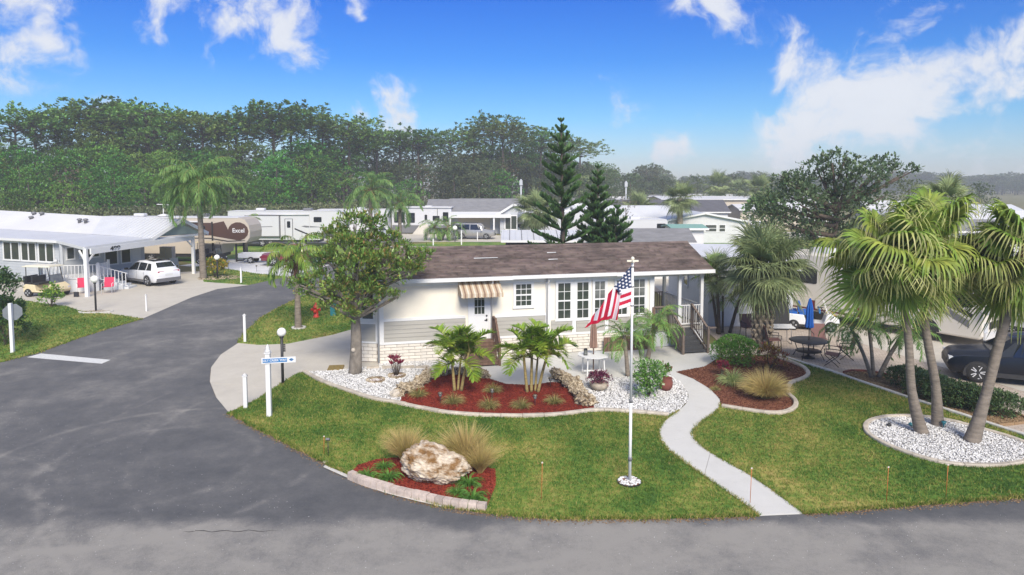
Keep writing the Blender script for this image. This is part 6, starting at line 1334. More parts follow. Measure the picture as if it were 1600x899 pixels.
box_trailer('white motorhome just left of the white gabled house with dark entry',(xat(985,66,2),68),R(4),7.5,3.3,wins=[(-3,-2,1.8,2.5)],deco=lambda r,L,H,y:rwin(r,2.7,3.5,1.4,2.9,y),name='motorhome',cat='motorhome')
# the motorhome with the red and grey stripes on the right
def classA():
    L=9.6; W=2.5; H=3.35; y=W/2   # visible side is the one on +x travel's right: local -y after rotation
    fx,fy=g(1572,553); rz=R(-55); c=(fx+.35-math.cos(rz)*L/2,fy+1.2-math.sin(rz)*L/2)
    root=thing('motorhome','white motorhome with dark red and grey slanting stripes behind the black car','motorhome',(*c,.02),rz); s=-1
    prof=[(-L/2,.55),(-L/2,H-.15),(-L/2+.15,H),(L/2-.9,H),(L/2-.35,H-.25),(L/2-.08,H-1.1),(L/2,1.2),(L/2,.55),(L/2-.1,.4),(-L/2+.1,.4)]
    b=MB(); b.xprism(prof,-W/2,W/2); me=b.mesh('body','rvcream'); recalc(me); o=link('body',me,root); m=o.modifiers.new('b','BEVEL'); m.width=.09; m.segments=3; m.limit_method='ANGLE'; m.angle_limit=R(50)
    Y=-W/2
    band(root,[(-L/2+.1,1.05),(L/2-4.5,1.0),(L/2-4.5,.55),(-L/2+.1,.55)],Y,'rvred')
    band(root,[(L/2-5.2,H-.9),(L/2-4.9,H-.7),(L/2-2.8,1.75),(L/2-3.0,1.70)],Y-.001,'rvred')
    band(root,[(L/2-4.4,H-.55),(L/2-3.7,H-.5),(L/2-.5,1.15),(L/2-.5,.85)],Y-.002,'rvgrey')
    band(root,[(L/2-3.4,H-.9),(L/2-3.1,H-.85),(L/2-.35,1.45),(L/2-.45,1.3)],Y-.003,'black')
    rwin(root,L/2-3.1,L/2-2.1,1.45,2.05,Y); rwin(root,L/2-1.5,L/2-.45,1.75,2.75,Y); rwin(root,L/2-5.5,L/2-4.6,1.9,2.7,Y); rwin(root,-L/2+1,-L/2+2.2,1.9,2.6,Y)
    for x in (-L/2+.8,-L/2+2.2,L/2-6.4): rwin(root,x,x+1.1,.65,1.15,Y,'rvcream','rvtan')
    # front face: big screen, mirrors, lamps, bumper
    b=MB(); b.add([(L/2-.04,-1.08,1.45),(L/2-.04,1.08,1.45),(L/2-.27,1.05,H-.62),(L/2-.27,-1.05,H-.62)],[(0,1,2,3)]); 
    me=b.mesh('windshield','carglass'); me.transform(Matrix.Translation((.06,0,0))); link('windshield',me,root)
    b=MB(); b.bar((L/2+.03,0,1.45),(L/2-.2,0,H-.62),.05); b.build('screen_divider','black',root)
    b=MB(); b.box(L/2,L/2+.08,-1.15,1.15,.42,.70); b.build('bumper','rvwhite',root)
    b=MB(); b.box(L/2,L/2+.03,-.6,.6,.8,1.1); b.build('grille','black',root)
    for sg in (1,-1):
        b=MB(); b.box(L/2-.25,L/2+.04,sg*.98-.17,sg*.98+.17,.72,1.12); b.build('headlight','clearlamp',root)
        b=MB(); b.bar((L/2,sg*1.1,2.1),(L/2+.3,sg*1.4,1.9),.04); b.cbox(L/2+.3,sg*1.42,1.55,.1,.2,.4); b.build('mirror','white',root)
    wheelset(root,[(L/2-2.2,Y+.14),(-L/2+2.4,Y+.14),(L/2-2.2,-Y-.14),(-L/2+2.4,-Y-.14)],.45,.28,'rvwhite',0)
    b=MB(); n=12; x0=L/2-2.2; b.add([(x0+.56*math.cos(PI*i/n),Y-.008,.46+.58*math.sin(PI*i/n)) for i in range(n+1)],[tuple(range(n+1))]); b.build('wheel_well','black',root)
    b=MB(); b.cbox(0,0,H,1,.8,.25); b.build('air_conditioner','rvwhite',root); b=MB(); b.cbox(-3,0,H,1,.8,.25); b.build('air_conditioner','rvwhite',root)
classA()
# second white motorhome nose at the far right edge
root=box_trailer('white motorhome nose with a green tinted screen at the far right edge',(24.6,29.5),R(-62),9,3.5,deco=lambda r,L,H,y:(lambda b:b.build('windshield','carglass',r))(MB().box(L/2,L/2+.03,-1.05,1.05,1.5,2.8)),name='motorhome',cat='motorhome',z0=.5,r=.35)
# ------------------------------------------------------------------ the home on the left, number 499
lh=thing('mobile_home','pale grey mobile home numbered 499 with white metal roof and open carport','house')
def wallbox(p,q,z0,z1,th,mat,parent,name='wall'):
    p,q=Vector((*p,0)),Vector((*q,0)); d=q-p; L=d.length; d.normalize(); n=Vector((-d.y,d.x,0)); Mx=Matrix(((d.x,n.x,0,p.x),(d.y,n.y,0,p.y),(0,0,1,0),(0,0,0,1)))
    b=MB(Mx); b.box(0,L,0,th,z0,z1); b.build(name,mat,parent); return Mx,L
F0=(-31.4,47.2); a_=R(-20); Fl=(F0[0]-14*math.cos(a_),F0[1]-14*math.sin(a_))
Mx,L=wallbox(Fl,F0,0,3.0,.15,'palegrey',lh)
for k in range(14): boards(lh,0,L,.15+k*.2,.35+k*.2,1,'palegrey',Mx=Mx) 
for (pa,pb) in ((3,27),(31,53),(58,81)):
    def onwall(px):
        k=(px-800)/F; ca,sa=math.cos(a_),math.sin(a_); return (k*Fl[1]-Fl[0])/(ca-k*sa)
    xa,xb=onwall(pa),onwall(pb)
    window(lh,xa,xb,1.45,2.72,1,1,False,.09,Mx@Matrix.Translation((0,-.035,0)),simple=True); 
    b=MB(Mx); b.box((xa+xb)/2-.05,(xa+xb)/2+.05,-.075,-.04,1.45,2.72); b.build('mullion','white',lh)
for px2 in (-30,-60): pass
W0=(-30.5,45.9); E1=(-27.7,51.2)
Mx2,L2=wallbox(F0,W0,0,3.0,.12,'palegrey',lh)
Mx3,L3=wallbox(W0,E1,0,3.0,.12,'palegrey',lh)
b=MB(Mx2); b.box(.25,1.35,-.04,0,.8,2.85); dr=b.build('door','white',lh); b=MB(Mx2); b.box(.45,1.15,-.06,-.04,1.2,2.65); b.build('pane','glass',dr); b=MB(Mx2); b.box(1.2,1.28,-.08,-.04,1.6,1.7); b.build('door_handle','dkmetal',dr)
for x0,x1 in ((.4,.9),(1.3,2.6),(3.0,3.9),(4.2,4.9)): window(lh,x0,x1,1.75 if x1<3 else 1.1,2.55,2 if x1-x0>1 else 1,1,False,.06,Mx3,simple=True)
b=MB(Mx3); b.box(5.0,5.7,-.03,0,.1,2.4); b.build('shed_door','white2',lh)
# roof
def roofpoly(pts,th,mat,parent,name='roof'): b=MB(); b.slab(pts,th); me=b.mesh(name,mat); recalc(me); return link(name,me,parent)
Lc=(-25.2,47.6,3.10); Rc=(-23.6,52.8,3.10); Pk=(-24.3,50.2,4.3); A=Vector((math.cos(R(157)),math.sin(R(157)),0))
def back(p,t,dz=0): q=Vector(p)+A*t; return (q.x,q.y,q.z+dz)
roofpoly([Lc,Pk,back(Pk,8.5,.05),back(Lc,6.2,.1)],.10,'metalroof',lh); roofpoly([Pk,Rc,back(Rc,8.5),back(Pk,8.5,.05)],.10,'metalroof',lh)
roofpoly([back(Lc,6.2,.1),back(Pk,8.5,.05),back(Pk,24,.35),back(Lc,24,.3)],.10,'whiteroof',lh); roofpoly([back(Pk,8.5,.05),back(Rc,8.5),back(Rc,24,.3),back(Pk,24,.35)],.10,'whiteroof',lh)
Fc1=(-26.0,41.2,3.08); roofpoly([Fc1,Lc,back(Lc,6.2,.1),back(Lc,24,.28),(-44.5,51.8,3.05),(-31.2,46.6,3.02)],.12,'metalroof',lh)
# standing seams on the gable slope
for i in range(15):
    p=Vector(back(Lc,.2+i*.42,.01)); q=Vector(back(Pk,.2+i*.42,.01)); b=MB(); b.bar(p+Vector((0,0,.02)),q+Vector((0,0,.02)),.05,.05); b.build('roof_seam','metalroof',lh)
for i,(fx_,t) in enumerate(((.55,8.8),(.55,9.5),(.6,15.5),(.85,15.2),(.85,16.2))):
    p=Vector(back(Lc,t,.2)).lerp(Vector(back(Pk,t,.2)),fx_); b=MB(); b.lathe([(.12,-.1),(.12,.1),(.2,.12),(.16,.24),(.0,.27)],10,tuple(p)); b.build('roof_vent','rvgrey',lh)
def bar3(p,q,w,h,mat,name): b=MB(); b.bar(p,q,w,h); return b.build(name,mat,lh)
bar3(Vector(Lc)+Vector((.06,0,-.06)),Vector(Pk)+Vector((.06,0,-.06)),.06,.24,'white','fascia'); bar3(Vector(Rc)+Vector((.06,0,-.06)),Vector(Pk)+Vector((.06,0,-.06)),.06,.24,'white','fascia')
b=MB(); b.add([(Lc[0]-.25,Lc[1]+.6,3.12),(Rc[0]-.25,Rc[1]-.6,3.12),(Pk[0]-.2,Pk[1],4.1)],[(0,1,2)]); b.build('gable_panel','greenpaint',lh)
bar3((Lc[0]-.1,Lc[1]+.1,3.02),(Rc[0]-.1,Rc[1]-.1,3.02),.06,.16,'white','gable_tie')
p1=(-25.95,41.35); p2=(-24.35,51.9); bar3((p1[0]+.3,p1[1],2.80),(p2[0],p2[1],2.80),.10,.36,'white','carport_beam')
bar3(Vector(Fc1)+Vector((.03,.05,-.08)),Vector(Lc)+Vector((.03,0,-.08)),.05,.18,'white','fascia'); bar3(Vector(Fc1)+Vector((0,.02,-.08)),Vector((-31.2,46.6,2.94)),.05,.18,'white','fascia'); bar3((-31.2,46.58,2.94),(-44.5,51.78,2.97),.05,.18,'white','fascia')
for (x,y) in (p1,p2,(-28.6,52.6),(-25.1,46.9)): 
    if (x,y)==(-25.1,46.9): continue
    b=MB(); b.cbox(x,y,0,.2,.2,2.98); b.build('carport_post','white',lh)
bar3((p1[0],p1[1]+.05,2.1),(p1[0]+.12,p1[1]+.8,2.7),.09,.09,'white','post_brace'); bar3((p1[0],p1[1],2.1),(p1[0]-.7,p1[1]+.5,2.8),.09,.09,'white','post_brace'); bar3((p2[0],p2[1]-.05,2.1),(p2[0]-.12,p2[1]-.8,2.7),.09,.09,'white','post_brace')
bd=Vector((p2[0]-p1[0]-.3,p2[1]-p1[1],0)).normalized(); bn=Vector((bd.y,-bd.x,0)); o=Vector((p1[0]+.3,p1[1],0))+bd*2.1+bn*.06
text('499',.36,.008,'black',lh,Matrix(((bd.x,0,bn.x,o.x),(bd.y,0,bn.y,o.y),(0,1,0,2.80),(0,0,0,1)))@Matrix.Diagonal((1.7,1,1,1)),name='house_number',bold=.01)
# raised deck with white balusters
dk=[(-30.4,45.3),(-29.7,42.7),(-26.6,43.6),(-27.0,45.4),(-28.6,46.8)]
b=MB(); b.prism(dk,.0,.72); me=b.mesh('deck_skirting','lattice'); recalc(me); link('deck_skirting',me,lh); b=MB(); b.prism(dk,.72,.80); me=b.mesh('deck_floor','white2'); recalc(me); link('deck_floor',me,lh)
for p,q,n in (((-30.4,45.3),(-29.7,42.7),11),((-29.7,42.7),(-26.6,43.6),16),((-26.6,43.6),(-27.0,45.4),9)): rail(lh,p,q,.8,.92,n,'white',bal=.035)
rail(lh,(-26.6,43.6),(-25.3,44.6),.72,.92,8,'white',z1=.1,bal=.035)
for p in dk[:4]: b=MB(); b.cbox(p[0],p[1],.8,.13,.13,1.05); b.build('rail_post','white',lh)
for i in range(4): b=MB(); b.cbox(-26.2+i*.27,44.35+i*.18,0,.5,1.0,.64-.16*i); b.build('deck_step','lattice',lh)
# ------------------------------------------------------------------ homes behind
USED=set()
def house(label,x0,x1,y0,y1,h,rh,wall,roof,axis='x',rz=0,wins=(),name='mobile_home',ov=.35,front=None,cat='house',gap=0):
    cx,cy=(x0+x1)/2,(y0+y1)/2; root=thing(name,label,cat,(cx,cy,0),rz); a,c=(x1-x0)/2,(y1-y0)/2
    b=MB(); b.box(-a,a,-c,c,0,h); 
    if axis=='y': b.add([(-a,-c,h),(a,-c,h),(0,-c,h+rh),(-a,c,h),(a,c,h),(0,c,h+rh)],[(0,1,2),(5,4,3)])
    else: b.add([(-a,-c,h),(-a,c,h),(-a,0,h+rh),(a,-c,h),(a,c,h),(a,0,h+rh)],[(0,1,2),(5,4,3)])
    b.build('wall',wall,root); t=.12
    if axis=='x':
        k=rh*ov/c
        for s in (-1,1): b=MB(); b.slab([(-a-ov,s*(c+ov),h-k+t),(a+ov,s*(c+ov),h-k+t),(a+ov,0,h+rh+t),(-a-ov,0,h+rh+t)][::s],t); me=b.mesh('roof',roof); recalc(me); link('roof',me,root)
        b=MB(); b.box(-a-ov,a+ov,-c-ov-.05,-c-ov,h-k-.05,h-k+t); b.build('gutter','white',root)
    else:
        k=rh*ov/a
        for s in (-1,1): b=MB(); b.slab([(s*(a+ov),-c-ov,h-k+t),(0,-c-ov,h+rh+t),(0,c+ov,h+rh+t),(s*(a+ov),c+ov,h-k+t)][::s],t); me=b.mesh('roof',roof); recalc(me); link('roof',me,root)
        for s in (-1,1): b=MB(); b.bar((s*(a+ov),-c-ov-.02,h-k+.03),(0,-c-ov-.02,h+rh+.03),.05,.2); b.build('fascia','white',root)
    for (u0,u1,z0,z1) in wins: window(root,u0,u1,z0,z1,1,1,True,.08,Matrix.Translation((0,-c,0)),simple=True)
    if front: front(root,a,c,h)
    return root
# grey roofed home with the carport and entry gable (far centre)
def entry(root,a,c,h):
    b=MB(); b.slab([(-a,-c-2.6,h-.25),(-a+8.2,-c-2.6,h-.25),(-a+8.2,-c,h+.1),(-a,-c,h+.1)],.35); b.build('carport_roof','white',root)
    for x in (-a+.2,-a+6.0): b=MB(); b.cbox(x,-c-2.4,0,.2,.2,h-.55); b.build('carport_post','white',root)
    b=MB(); b.box(a-6.6,a-2.9,-c-1.6,-c,0,h); b.add([(a-6.6,-c-1.6,h),(a-2.9,-c-1.6,h),(a-4.75,-c-1.6,h+1.1)],[(0,1,2)]); b.build('entry_bay','palegrey',root)
    for s in (-1,1): b=MB(); b.slab([(a-4.75+s*2.2,-c-2.0,h-.2),(a-4.75,-c-2.0,h+1.2),(a-4.75,0,h+1.2),(a-4.75+s*2.2,0,h-.2)][::s],.15); me=b.mesh('entry_roof','shingle_grey'); recalc(me); link('entry_roof',me,root); b=MB(); b.bar((a-4.75+s*2.25,-c-2.03,h-.25),(a-4.75,-c-2.03,h+1.15),.06,.28); b.build('fascia','white',root)
    window(root,a-5.9,a-3.6,.7,2.5,3,2,False,.12,Matrix.Translation((0,-c-1.6,0)),simple=True); 
    for i in range(2): b=MB(); b.box(a-5.2+i*.8,a-5.1+i*.8,-c-1.65,-c-1.6,.7,2.5); b.build('mullion','white',root)
    for i in range(3): b=MB(); b.box(a-2.6+i*1.0,a-1.9+i*1.0,-c-.06,-c-.0,.5,2.5); b.build('screen_panel','darkin',root)
    b=MB(); b.box(-a+1,-a+5.4,-c-.05,-c,.3,2.3); b.build('shaded_opening','rvtan',root)
house('long grey roofed home with white carport and entry gable in the far centre',-8.4,5.0,93,99,2.9,1.7,'palegrey','shingle_grey',front=entry)
house('white home with low grey roof behind the long grey roofed home',-13,3,106,112,2.9,1.3,'white2','shingle_grey')
house('small white gabled home with dark screens right of the grey roofed home',5.4,11,92,97,2.9,1.2,'white2','metalroof','y',wins=[(-1.8,-.9,1,2.4),(.6,1.8,1,2.4)])
house('white sided home glimpsed between the Norfolk pines',8,18,84,89,2.8,1.0,'white2','metalroof',wins=[(-3,-2,1.1,2.3),(1,2,1.1,2.3)])
# behind the main roof
LOWR=house('low carport roof of white panels behind the main ridge, left of the tallest Norfolk pine',-.5,5.4,52.5,58.5,2.5,.5,'darkin','metalroof')
for i in range(14): b=MB(); b.bar((-3.1+i*.47,-3.3,2.60),(-3.1+i*.47,0,3.13),.05,.05); b.build('roof_rib','rvgrey' if i%2 else 'metalroof',LOWR)
house('grey shingled lodge roof with white soffit directly behind the right of the main roof',6.2,12.9,49,53,2.7,.75,'white2','shingle_grey')
house('green canopied shed left of the white gabled house',14.3,16.9,60,63.5,2.9,.2,'white2','greenroof')
house('white gabled house with three dark windows facing the camera',17.2,27.2,78.6,88,2.45,.95,'white2','metalroof','y',wins=[(-.9,-.2,1.3,2.1),(.1,1.4,1.3,2.1),(1.7,2.4,1.3,2.1)])
house('white home with a light grey low roof between the pines and the gabled house',8,21,84.5,92,2.8,1.1,'white2','metalroof',wins=[(1,3,1.2,2.3)])
house('long dark grey roof strip behind the white gabled house',14.5,31,98,105,2.8,1.5,'white2','shingle_dark')
house('long tan flat roofed building right of the dark roof strip',26,44,118,130,4.0,.4,'tanwall','whiteroof')
house('low tan home left of the big dark tree',33.5,42,100,106,3.0,.6,'tanwall','whiteroof',wins=[(-3,-2.4,1.2,2.2)])
b_=box_trailer('long dark windowed coach beyond the tan building',(46,150),0,22,4.4,mat='whiteroof',wins=[(-10,10.5,2.4,3.7)],name='coach',cat='coach')
where=['left of the bushy palm','under the hazy utility pole','behind the bushy palm','right of the bushy palm','left of the red trunked palm','behind the red trunked palm','right of the red trunked palm','left of the coach','in front of the coach','right of the coach','before the far pale trees','by the left edge of the big dark tree','behind the big dark tree','right of the big dark tree','behind the tall fan palms','near the far right edge','at the far right edge','beyond the tan building']
k_=0
for q,Y,w,c in ((900,112,9,0),(922,150,12,1),(945,118,10,2),(965,165,13,0),(985,130,10,3),(1008,148,12,0),(1022,190,14,1),(1045,136,9,2),(1062,170,14,0),(1085,205,16,3),(1100,150,10,0),(1125,178,13,1),(1150,200,15,0),(1178,160,11,2),(1200,135,10,0),(1225,175,15,1),(1250,120,12,0),(1408,128,13,0),(1432,95,11,2),(1468,140,14,1),(1492,88,11,0),(1540,105,12,3),(1585,80,11,0),(1560,62,10,1)):
    x=xat(q,Y,3); a=('white roofed','grey roofed','cream walled','low metal roofed')[c]; lb='small hazy %s home %s'%(a,where[min(k_*len(where)//24,17)]); k_+=1
    if lb in USED: lb='far '+lb
    USED.add(lb); house(lb,x-w/2,x+w/2,Y,Y+4.5,2.6,.8,'tanwall' if c==2 else 'white2',('whiteroof','shingle_grey','whiteroof','metalroof')[c],rz=R(rnd.uniform(-14,14)),wins=[(-w*.3,-w*.2,1.2,2.1),(0,w*.1,1.2,2.1),(w*.3,w*.4,.2,2.1)] if Y<155 else ())
# white vans/cars far off
for q,Y,lb in ((1022,118,'small white car far off left of the red trunked palm'),(1140,96,'dark car far off at the left edge of the big dark tree'),(1185,98,'white car far off under the big dark tree')): suv(lb,(xat(q,Y,1),Y),R(rnd.uniform(-10,190)),'carwhite' if 'white' in lb else 'carblack',4.6,1.85,1.5)
# white shed building right of the porch
sh=thing('white_shed','white lap sided outbuilding behind the thin trunked palms, right of the porch','outbuilding',(9.55,32.75,0),R(-2))
b=MB(); b.box(0,4.0,0,10,0,2.9); b.build('wall','white2',sh)
for s in (0,1): b=MB(); b.slab([(-.3,-.3,2.9),(4.3,-.3,2.9),(4.3,5,3.6),(-.3,5,3.6)] if s==0 else [(-.3,5,3.6),(4.3,5,3.6),(4.3,10.3,2.9),(-.3,10.3,2.9)],.12); me=b.mesh('roof','metalroof'); recalc(me); link('roof',me,sh)
MxS=Matrix.Rotation(R(-90),4,'Z')@Matrix.Translation((-10,0,0))
for k in range(16): boards(sh,0,10,.1+k*.17,.27+k*.17,1,'white2',Mx=MxS,th=.03)
window(sh,4.6,5.5,1.3,2.2,1,2,False,.07,MxS@Matrix.Translation((0,-.04,0)),simple=True)
b=MB(); b.box(.35,3.7,-.03,0,.05,2.3); o=b.build('panel_door','white',sh)
for i in range(4): b=MB(); b.box(.35,3.7,-.045,-.03,.08+i*.56,.60+i*.56); b.build('door_panel','white',o)
# ------------------------------------------------------------------ posts, signs, lamps
def post(label,px_,py_,h,w=.11,cap='pyramid',name='white_post',cat='post'):
    x,y=g(px_,py_); root=thing(name,label,cat,(x,y,.02),R(8)); b=MB(); b.cbox(0,0,0,w,w,h-.04); b.build('shaft','white',root)
    b=MB()
    if cap=='pyramid': b.cbox(0,0,h-.04,w*1.3,w*1.3,.03); b.lathe([(w*.85,h-.01),(0,h+.05)],4)
    b.build('cap','white',root); return root
post('short white bollard on the lawn at the road corner, left of the street sign',384,639,1.05); post('short white bollard at the tip of the hydrant lawn by the road',383,535,1.2,.10)
post('thin white marker post on the far lawn left of the road',377,443,1.05,.10); post('faint short white post on the far left driveway edge',229,487,.9,.07)
post('small white post at the left of the far grass strip',677,384,.7,.12); post('white post on the far grass strip below the silver car',721,383,1.6,.12); post('white post in front of the silver car',746,376,1.0,.1); post('white post on the far grass right of the silver car',786,372,1.0,.1)
x,y=g(421,652); sg_=thing('street_sign','tall white post with a horizontal white and blue street name board','street sign',(x,y,.02),R(4))
b=MB(); b.cbox(0,0,0,.13,.13,1.92); b.build('post','white',sg_); b=MB(); b.cbox(0,0,1.92,.18,.18,.03); b.lathe([(.075,1.95),(.09,2.0),(.05,2.05),(.07,2.08),(0,2.2)],10); b.build('finial','white',sg_)
Ms=Matrix.Rotation(R(8),4,'Z'); b=MB(Ms); b.box(-.17,.80,-.095,-.067,1.63,1.80); b.build('sign_board','white',sg_)
b=MB(Ms); b.box(-.135,.555,-.099,-.0945,1.658,1.775); b.build('name_panel','blue',sg_)
text('LILY CREEK WAY',.088,.001,'white',sg_,Ms@Matrix.Translation((.21,-.1015,1.717))@FACE_NY,bold=.002)
b=MB(Ms@Matrix.Translation((.675,-.097,1.717))@FACE_NY); b.add([(-.075,0,0),(0,-.048,0),(.075,0,0),(0,.048,0)],[(0,1,2,3)]); b.build('diamond_emblem','blue',sg_)
b=MB(Ms@Matrix.Translation((.675,-.0985,1.717))@FACE_NY); b.lathe([(.0,0),(.026,0)],4); b.build('emblem_centre','white',sg_)
def globe(label,px_,py_,h,r=.14,sh='dkmetal'):
    x,y=g(px_,py_); root=thing('lamp_post',label,'lamp post',(x,y,.02)); MB().tube([(0,0,0),(0,0,h-r)],.05,10).build('pole',sh,root)
    MB().lathe([(.06,h-r*1.25),(.08,h-r)],10).build('collar',sh,root); MB().lathe([(r*math.sin(t*PI/10),h-r*math.cos(t*PI/10)) for t in range(11)],16).build('globe','globe',root); return root
r_=globe('globe lamp on a dark pole at the corner of the driveway behind the street sign',442,601,1.82,.155); 
for i in range(4): b=MB(); b.cbox(.085,-.0,1.35-i*.07,.07,.02,.05); b.build('number_tag','black',r_)
globe('globe lamp on a dark pole on the left driveway by the red chairs',150,487,1.75,.2,'black'); globe('globe lamp beside the yellow croton on the far lawn',340,436,1.55,.2,'black'); globe('small globe lamp beside the far twin palm left of the silver car',711,378,1.6,.28,'cartrim')
M['sign_back']=pm('bare_sign_metal',(.26,.28,.29),.45,.08,5,metal=.3)
# octagonal sign seen from behind
x,y=g(20,552); so_=thing('octagon_sign','back of a grey octagonal sign on a white square post at the left edge','road sign',(x,y,.02),R(6))
b=MB(); b.cbox(0,0,0,.12,.12,2.05); b.build('post','white',so_); b=MB(Matrix.Translation((.02,.09,1.66))@Matrix.Rotation(R(38),4,'Z')@FACE_NY@Matrix.Rotation(R(22.5),4,'Z')); b.prism([(.36*math.cos(t*PI/4),.36*math.sin(t*PI/4)) for t in range(8)],0,.012); o=b.build('sign_plate','sign_back',so_)
# hydrant
x,y=g(494,497); hy=thing('fire_hydrant','red fire hydrant on the grass beyond the young queen palm','fire hydrant',(x,y,.02)); MB().lathe([(.17,0),(.17,.05),(.12,.07),(.115,.5),(.15,.52),(.15,.56),(.12,.6),(.09,.68),(.04,.74),(.035,.8),(0,.81)],14).build('barrel','hyd',hy)
for s in (-1,1): MB().lathe([(.06,0),(.06,.12),(.075,.12),(.075,.17),(0,.17)],10,(0,0,0),'y').build('side_outlet','hyd',hy).matrix_local=Matrix.Translation((s*.08,0,.42))@Matrix.Rotation(-s*PI/2,4,'Z')
MB().lathe([(.075,0),(.075,-.1),(.09,-.1),(.09,-.16),(0,-.16)],10,(0,-.08,.36),'y').build('pump_outlet','hyd',hy)
x,y=g(521,494); root=thing('teal_box','small teal utility pedestal half hidden by the magnolia leaves','utility box',(x,y,.02)); b=MB(); b.cbox(0,0,0,.28,.2,.6); b.cbox(0,0,.6,.32,.24,.05); b.build('pedestal','teal',root)
# path lights
def plight(label,px_,py_,h=.36,group=None):
    x,y=g(px_,py_); root=thing('path_light',label,'garden light',(x,y,.03),group=group); MB().tube([(0,0,0),(0,0,h-.12)],.011,6).build('stake','black',root); MB().lathe([(.03,h-.14),(.05,h-.12),(.055,h-.04)],10).build('lamp_glass','glass2',root); MB().lathe([(.085,h-.04),(.05,h-.0),(0,h+.01)],10).build('lamp_cap','bronze',root)
for lb,a,c in (('path light in the red mulch left of the left clumping palm',688,632),('path light at the middle of the red mulch between the two grass tufts',769,626),('path light in front of the right clumping palm stems',836,636),('path light at the patio edge left of the right coral wall',860,607)): plight(lb,a,c)
for lb,a,c in (('small dark path light on the white drive edge, left of three',357,421),('small dark path light on the white drive edge, middle of three',401,425),('small dark path light on the white drive edge, right of three',433,429)): plight(lb,a,c,.5)
x,y=g(513,716); root=thing('spot_light','small solar spot light on a stake in the left lawn','garden light',(x,y,.02)); MB().tube([(0,0,0),(0,0,.42)],.009,6).build('stake','dkmetal',root); b=MB(Matrix.Translation((0,-.02,.45))@Matrix.Rotation(R(-35),4,'X')); b.cbox(0,0,0,.09,.09,.05); b.build('lamp_head','cartrim',root)
MB().lathe([(0,.0),(.07,.0),(.07,.03),(0,.035)],10,(.02,-.32,0)).build('base_disc','stonepot',root)
for lb,a,c,h in (('thin orange marker stake in the lawn right of the boulder bed',846,782,.85),('thin orange marker stake by the walkway end',1172,788,.8),('thin orange marker stake at the front of the right lawn',1385,786,.8),('thin orange marker stake in the lawn at the far right',1478,778,.75),('thin orange marker stake beside the solar spot light',506,712,.5)):
    x,y=g(a,c); root=thing('marker_stake',lb,'marker stake',(x,y,.02)); MB().tube([(0,0,0),(.015,0,h)],.007,5).build('rod','orange',root); b=MB(); b.cbox(.015,0,h-.03,.03,.01,.03); b.build('tip','white',root)
for lb,a,c,mt in (('green garden spike light in the white gravel right of the middle fan palm',1474,672,'teal'),('teal uplight lying in the gravel left of the left fan palm',1423,668,'teal'),('black uplight near the left end of the white gravel oval',1389,669,'black')):
    x,y=g(a,c); root=thing('uplight',lb,'garden light',(x,y,.05)); MB().lathe([(.01,0),(.02,.1),(.06,.16),(.07,.2),(0,.19)] if 'spike' in lb else [(.06,0),(.07,.05),(.03,.09),(0,.09)],8).build('lamp_head',mt,root)
# flagpole and flag
x,y=g(984,756); fp=thing('flagpole','tall white flagpole with a pale cross shaped top on the front lawn','flagpole',(x,y,.03)); ft=zat(984,412,y)
MB().tube([(0,0,0),(0,0,1.95)],.036,12).build('lower_pole','white',fp); MB().tube([(0,0,1.95),(0,0,ft)],.029,12).build('upper_pole','white',fp); MB().lathe([(.042,1.9),(.042,1.97),(.03,1.98)],10).build('joint_collar','rvgrey',fp)
MB().lathe([(.05,.52),(.05,.6),(.03,.62)],10).build('joint_collar','rvgrey',fp)
b=MB(); b.lathe([(.03,ft-.02),(.06,ft+.01),(.06,ft+.03)],10); b.bar((-.13,0,ft+.03),(.13,0,ft+.03),.045,.04); b.bar((0,-.13,ft+.03),(0,.13,ft+.03),.045,.04); b.lathe([(.025,ft+.04),(.045,ft+.08),(.03,ft+.12),(0,ft+.13)],10); b.build('pole_top','cartroof',fp)
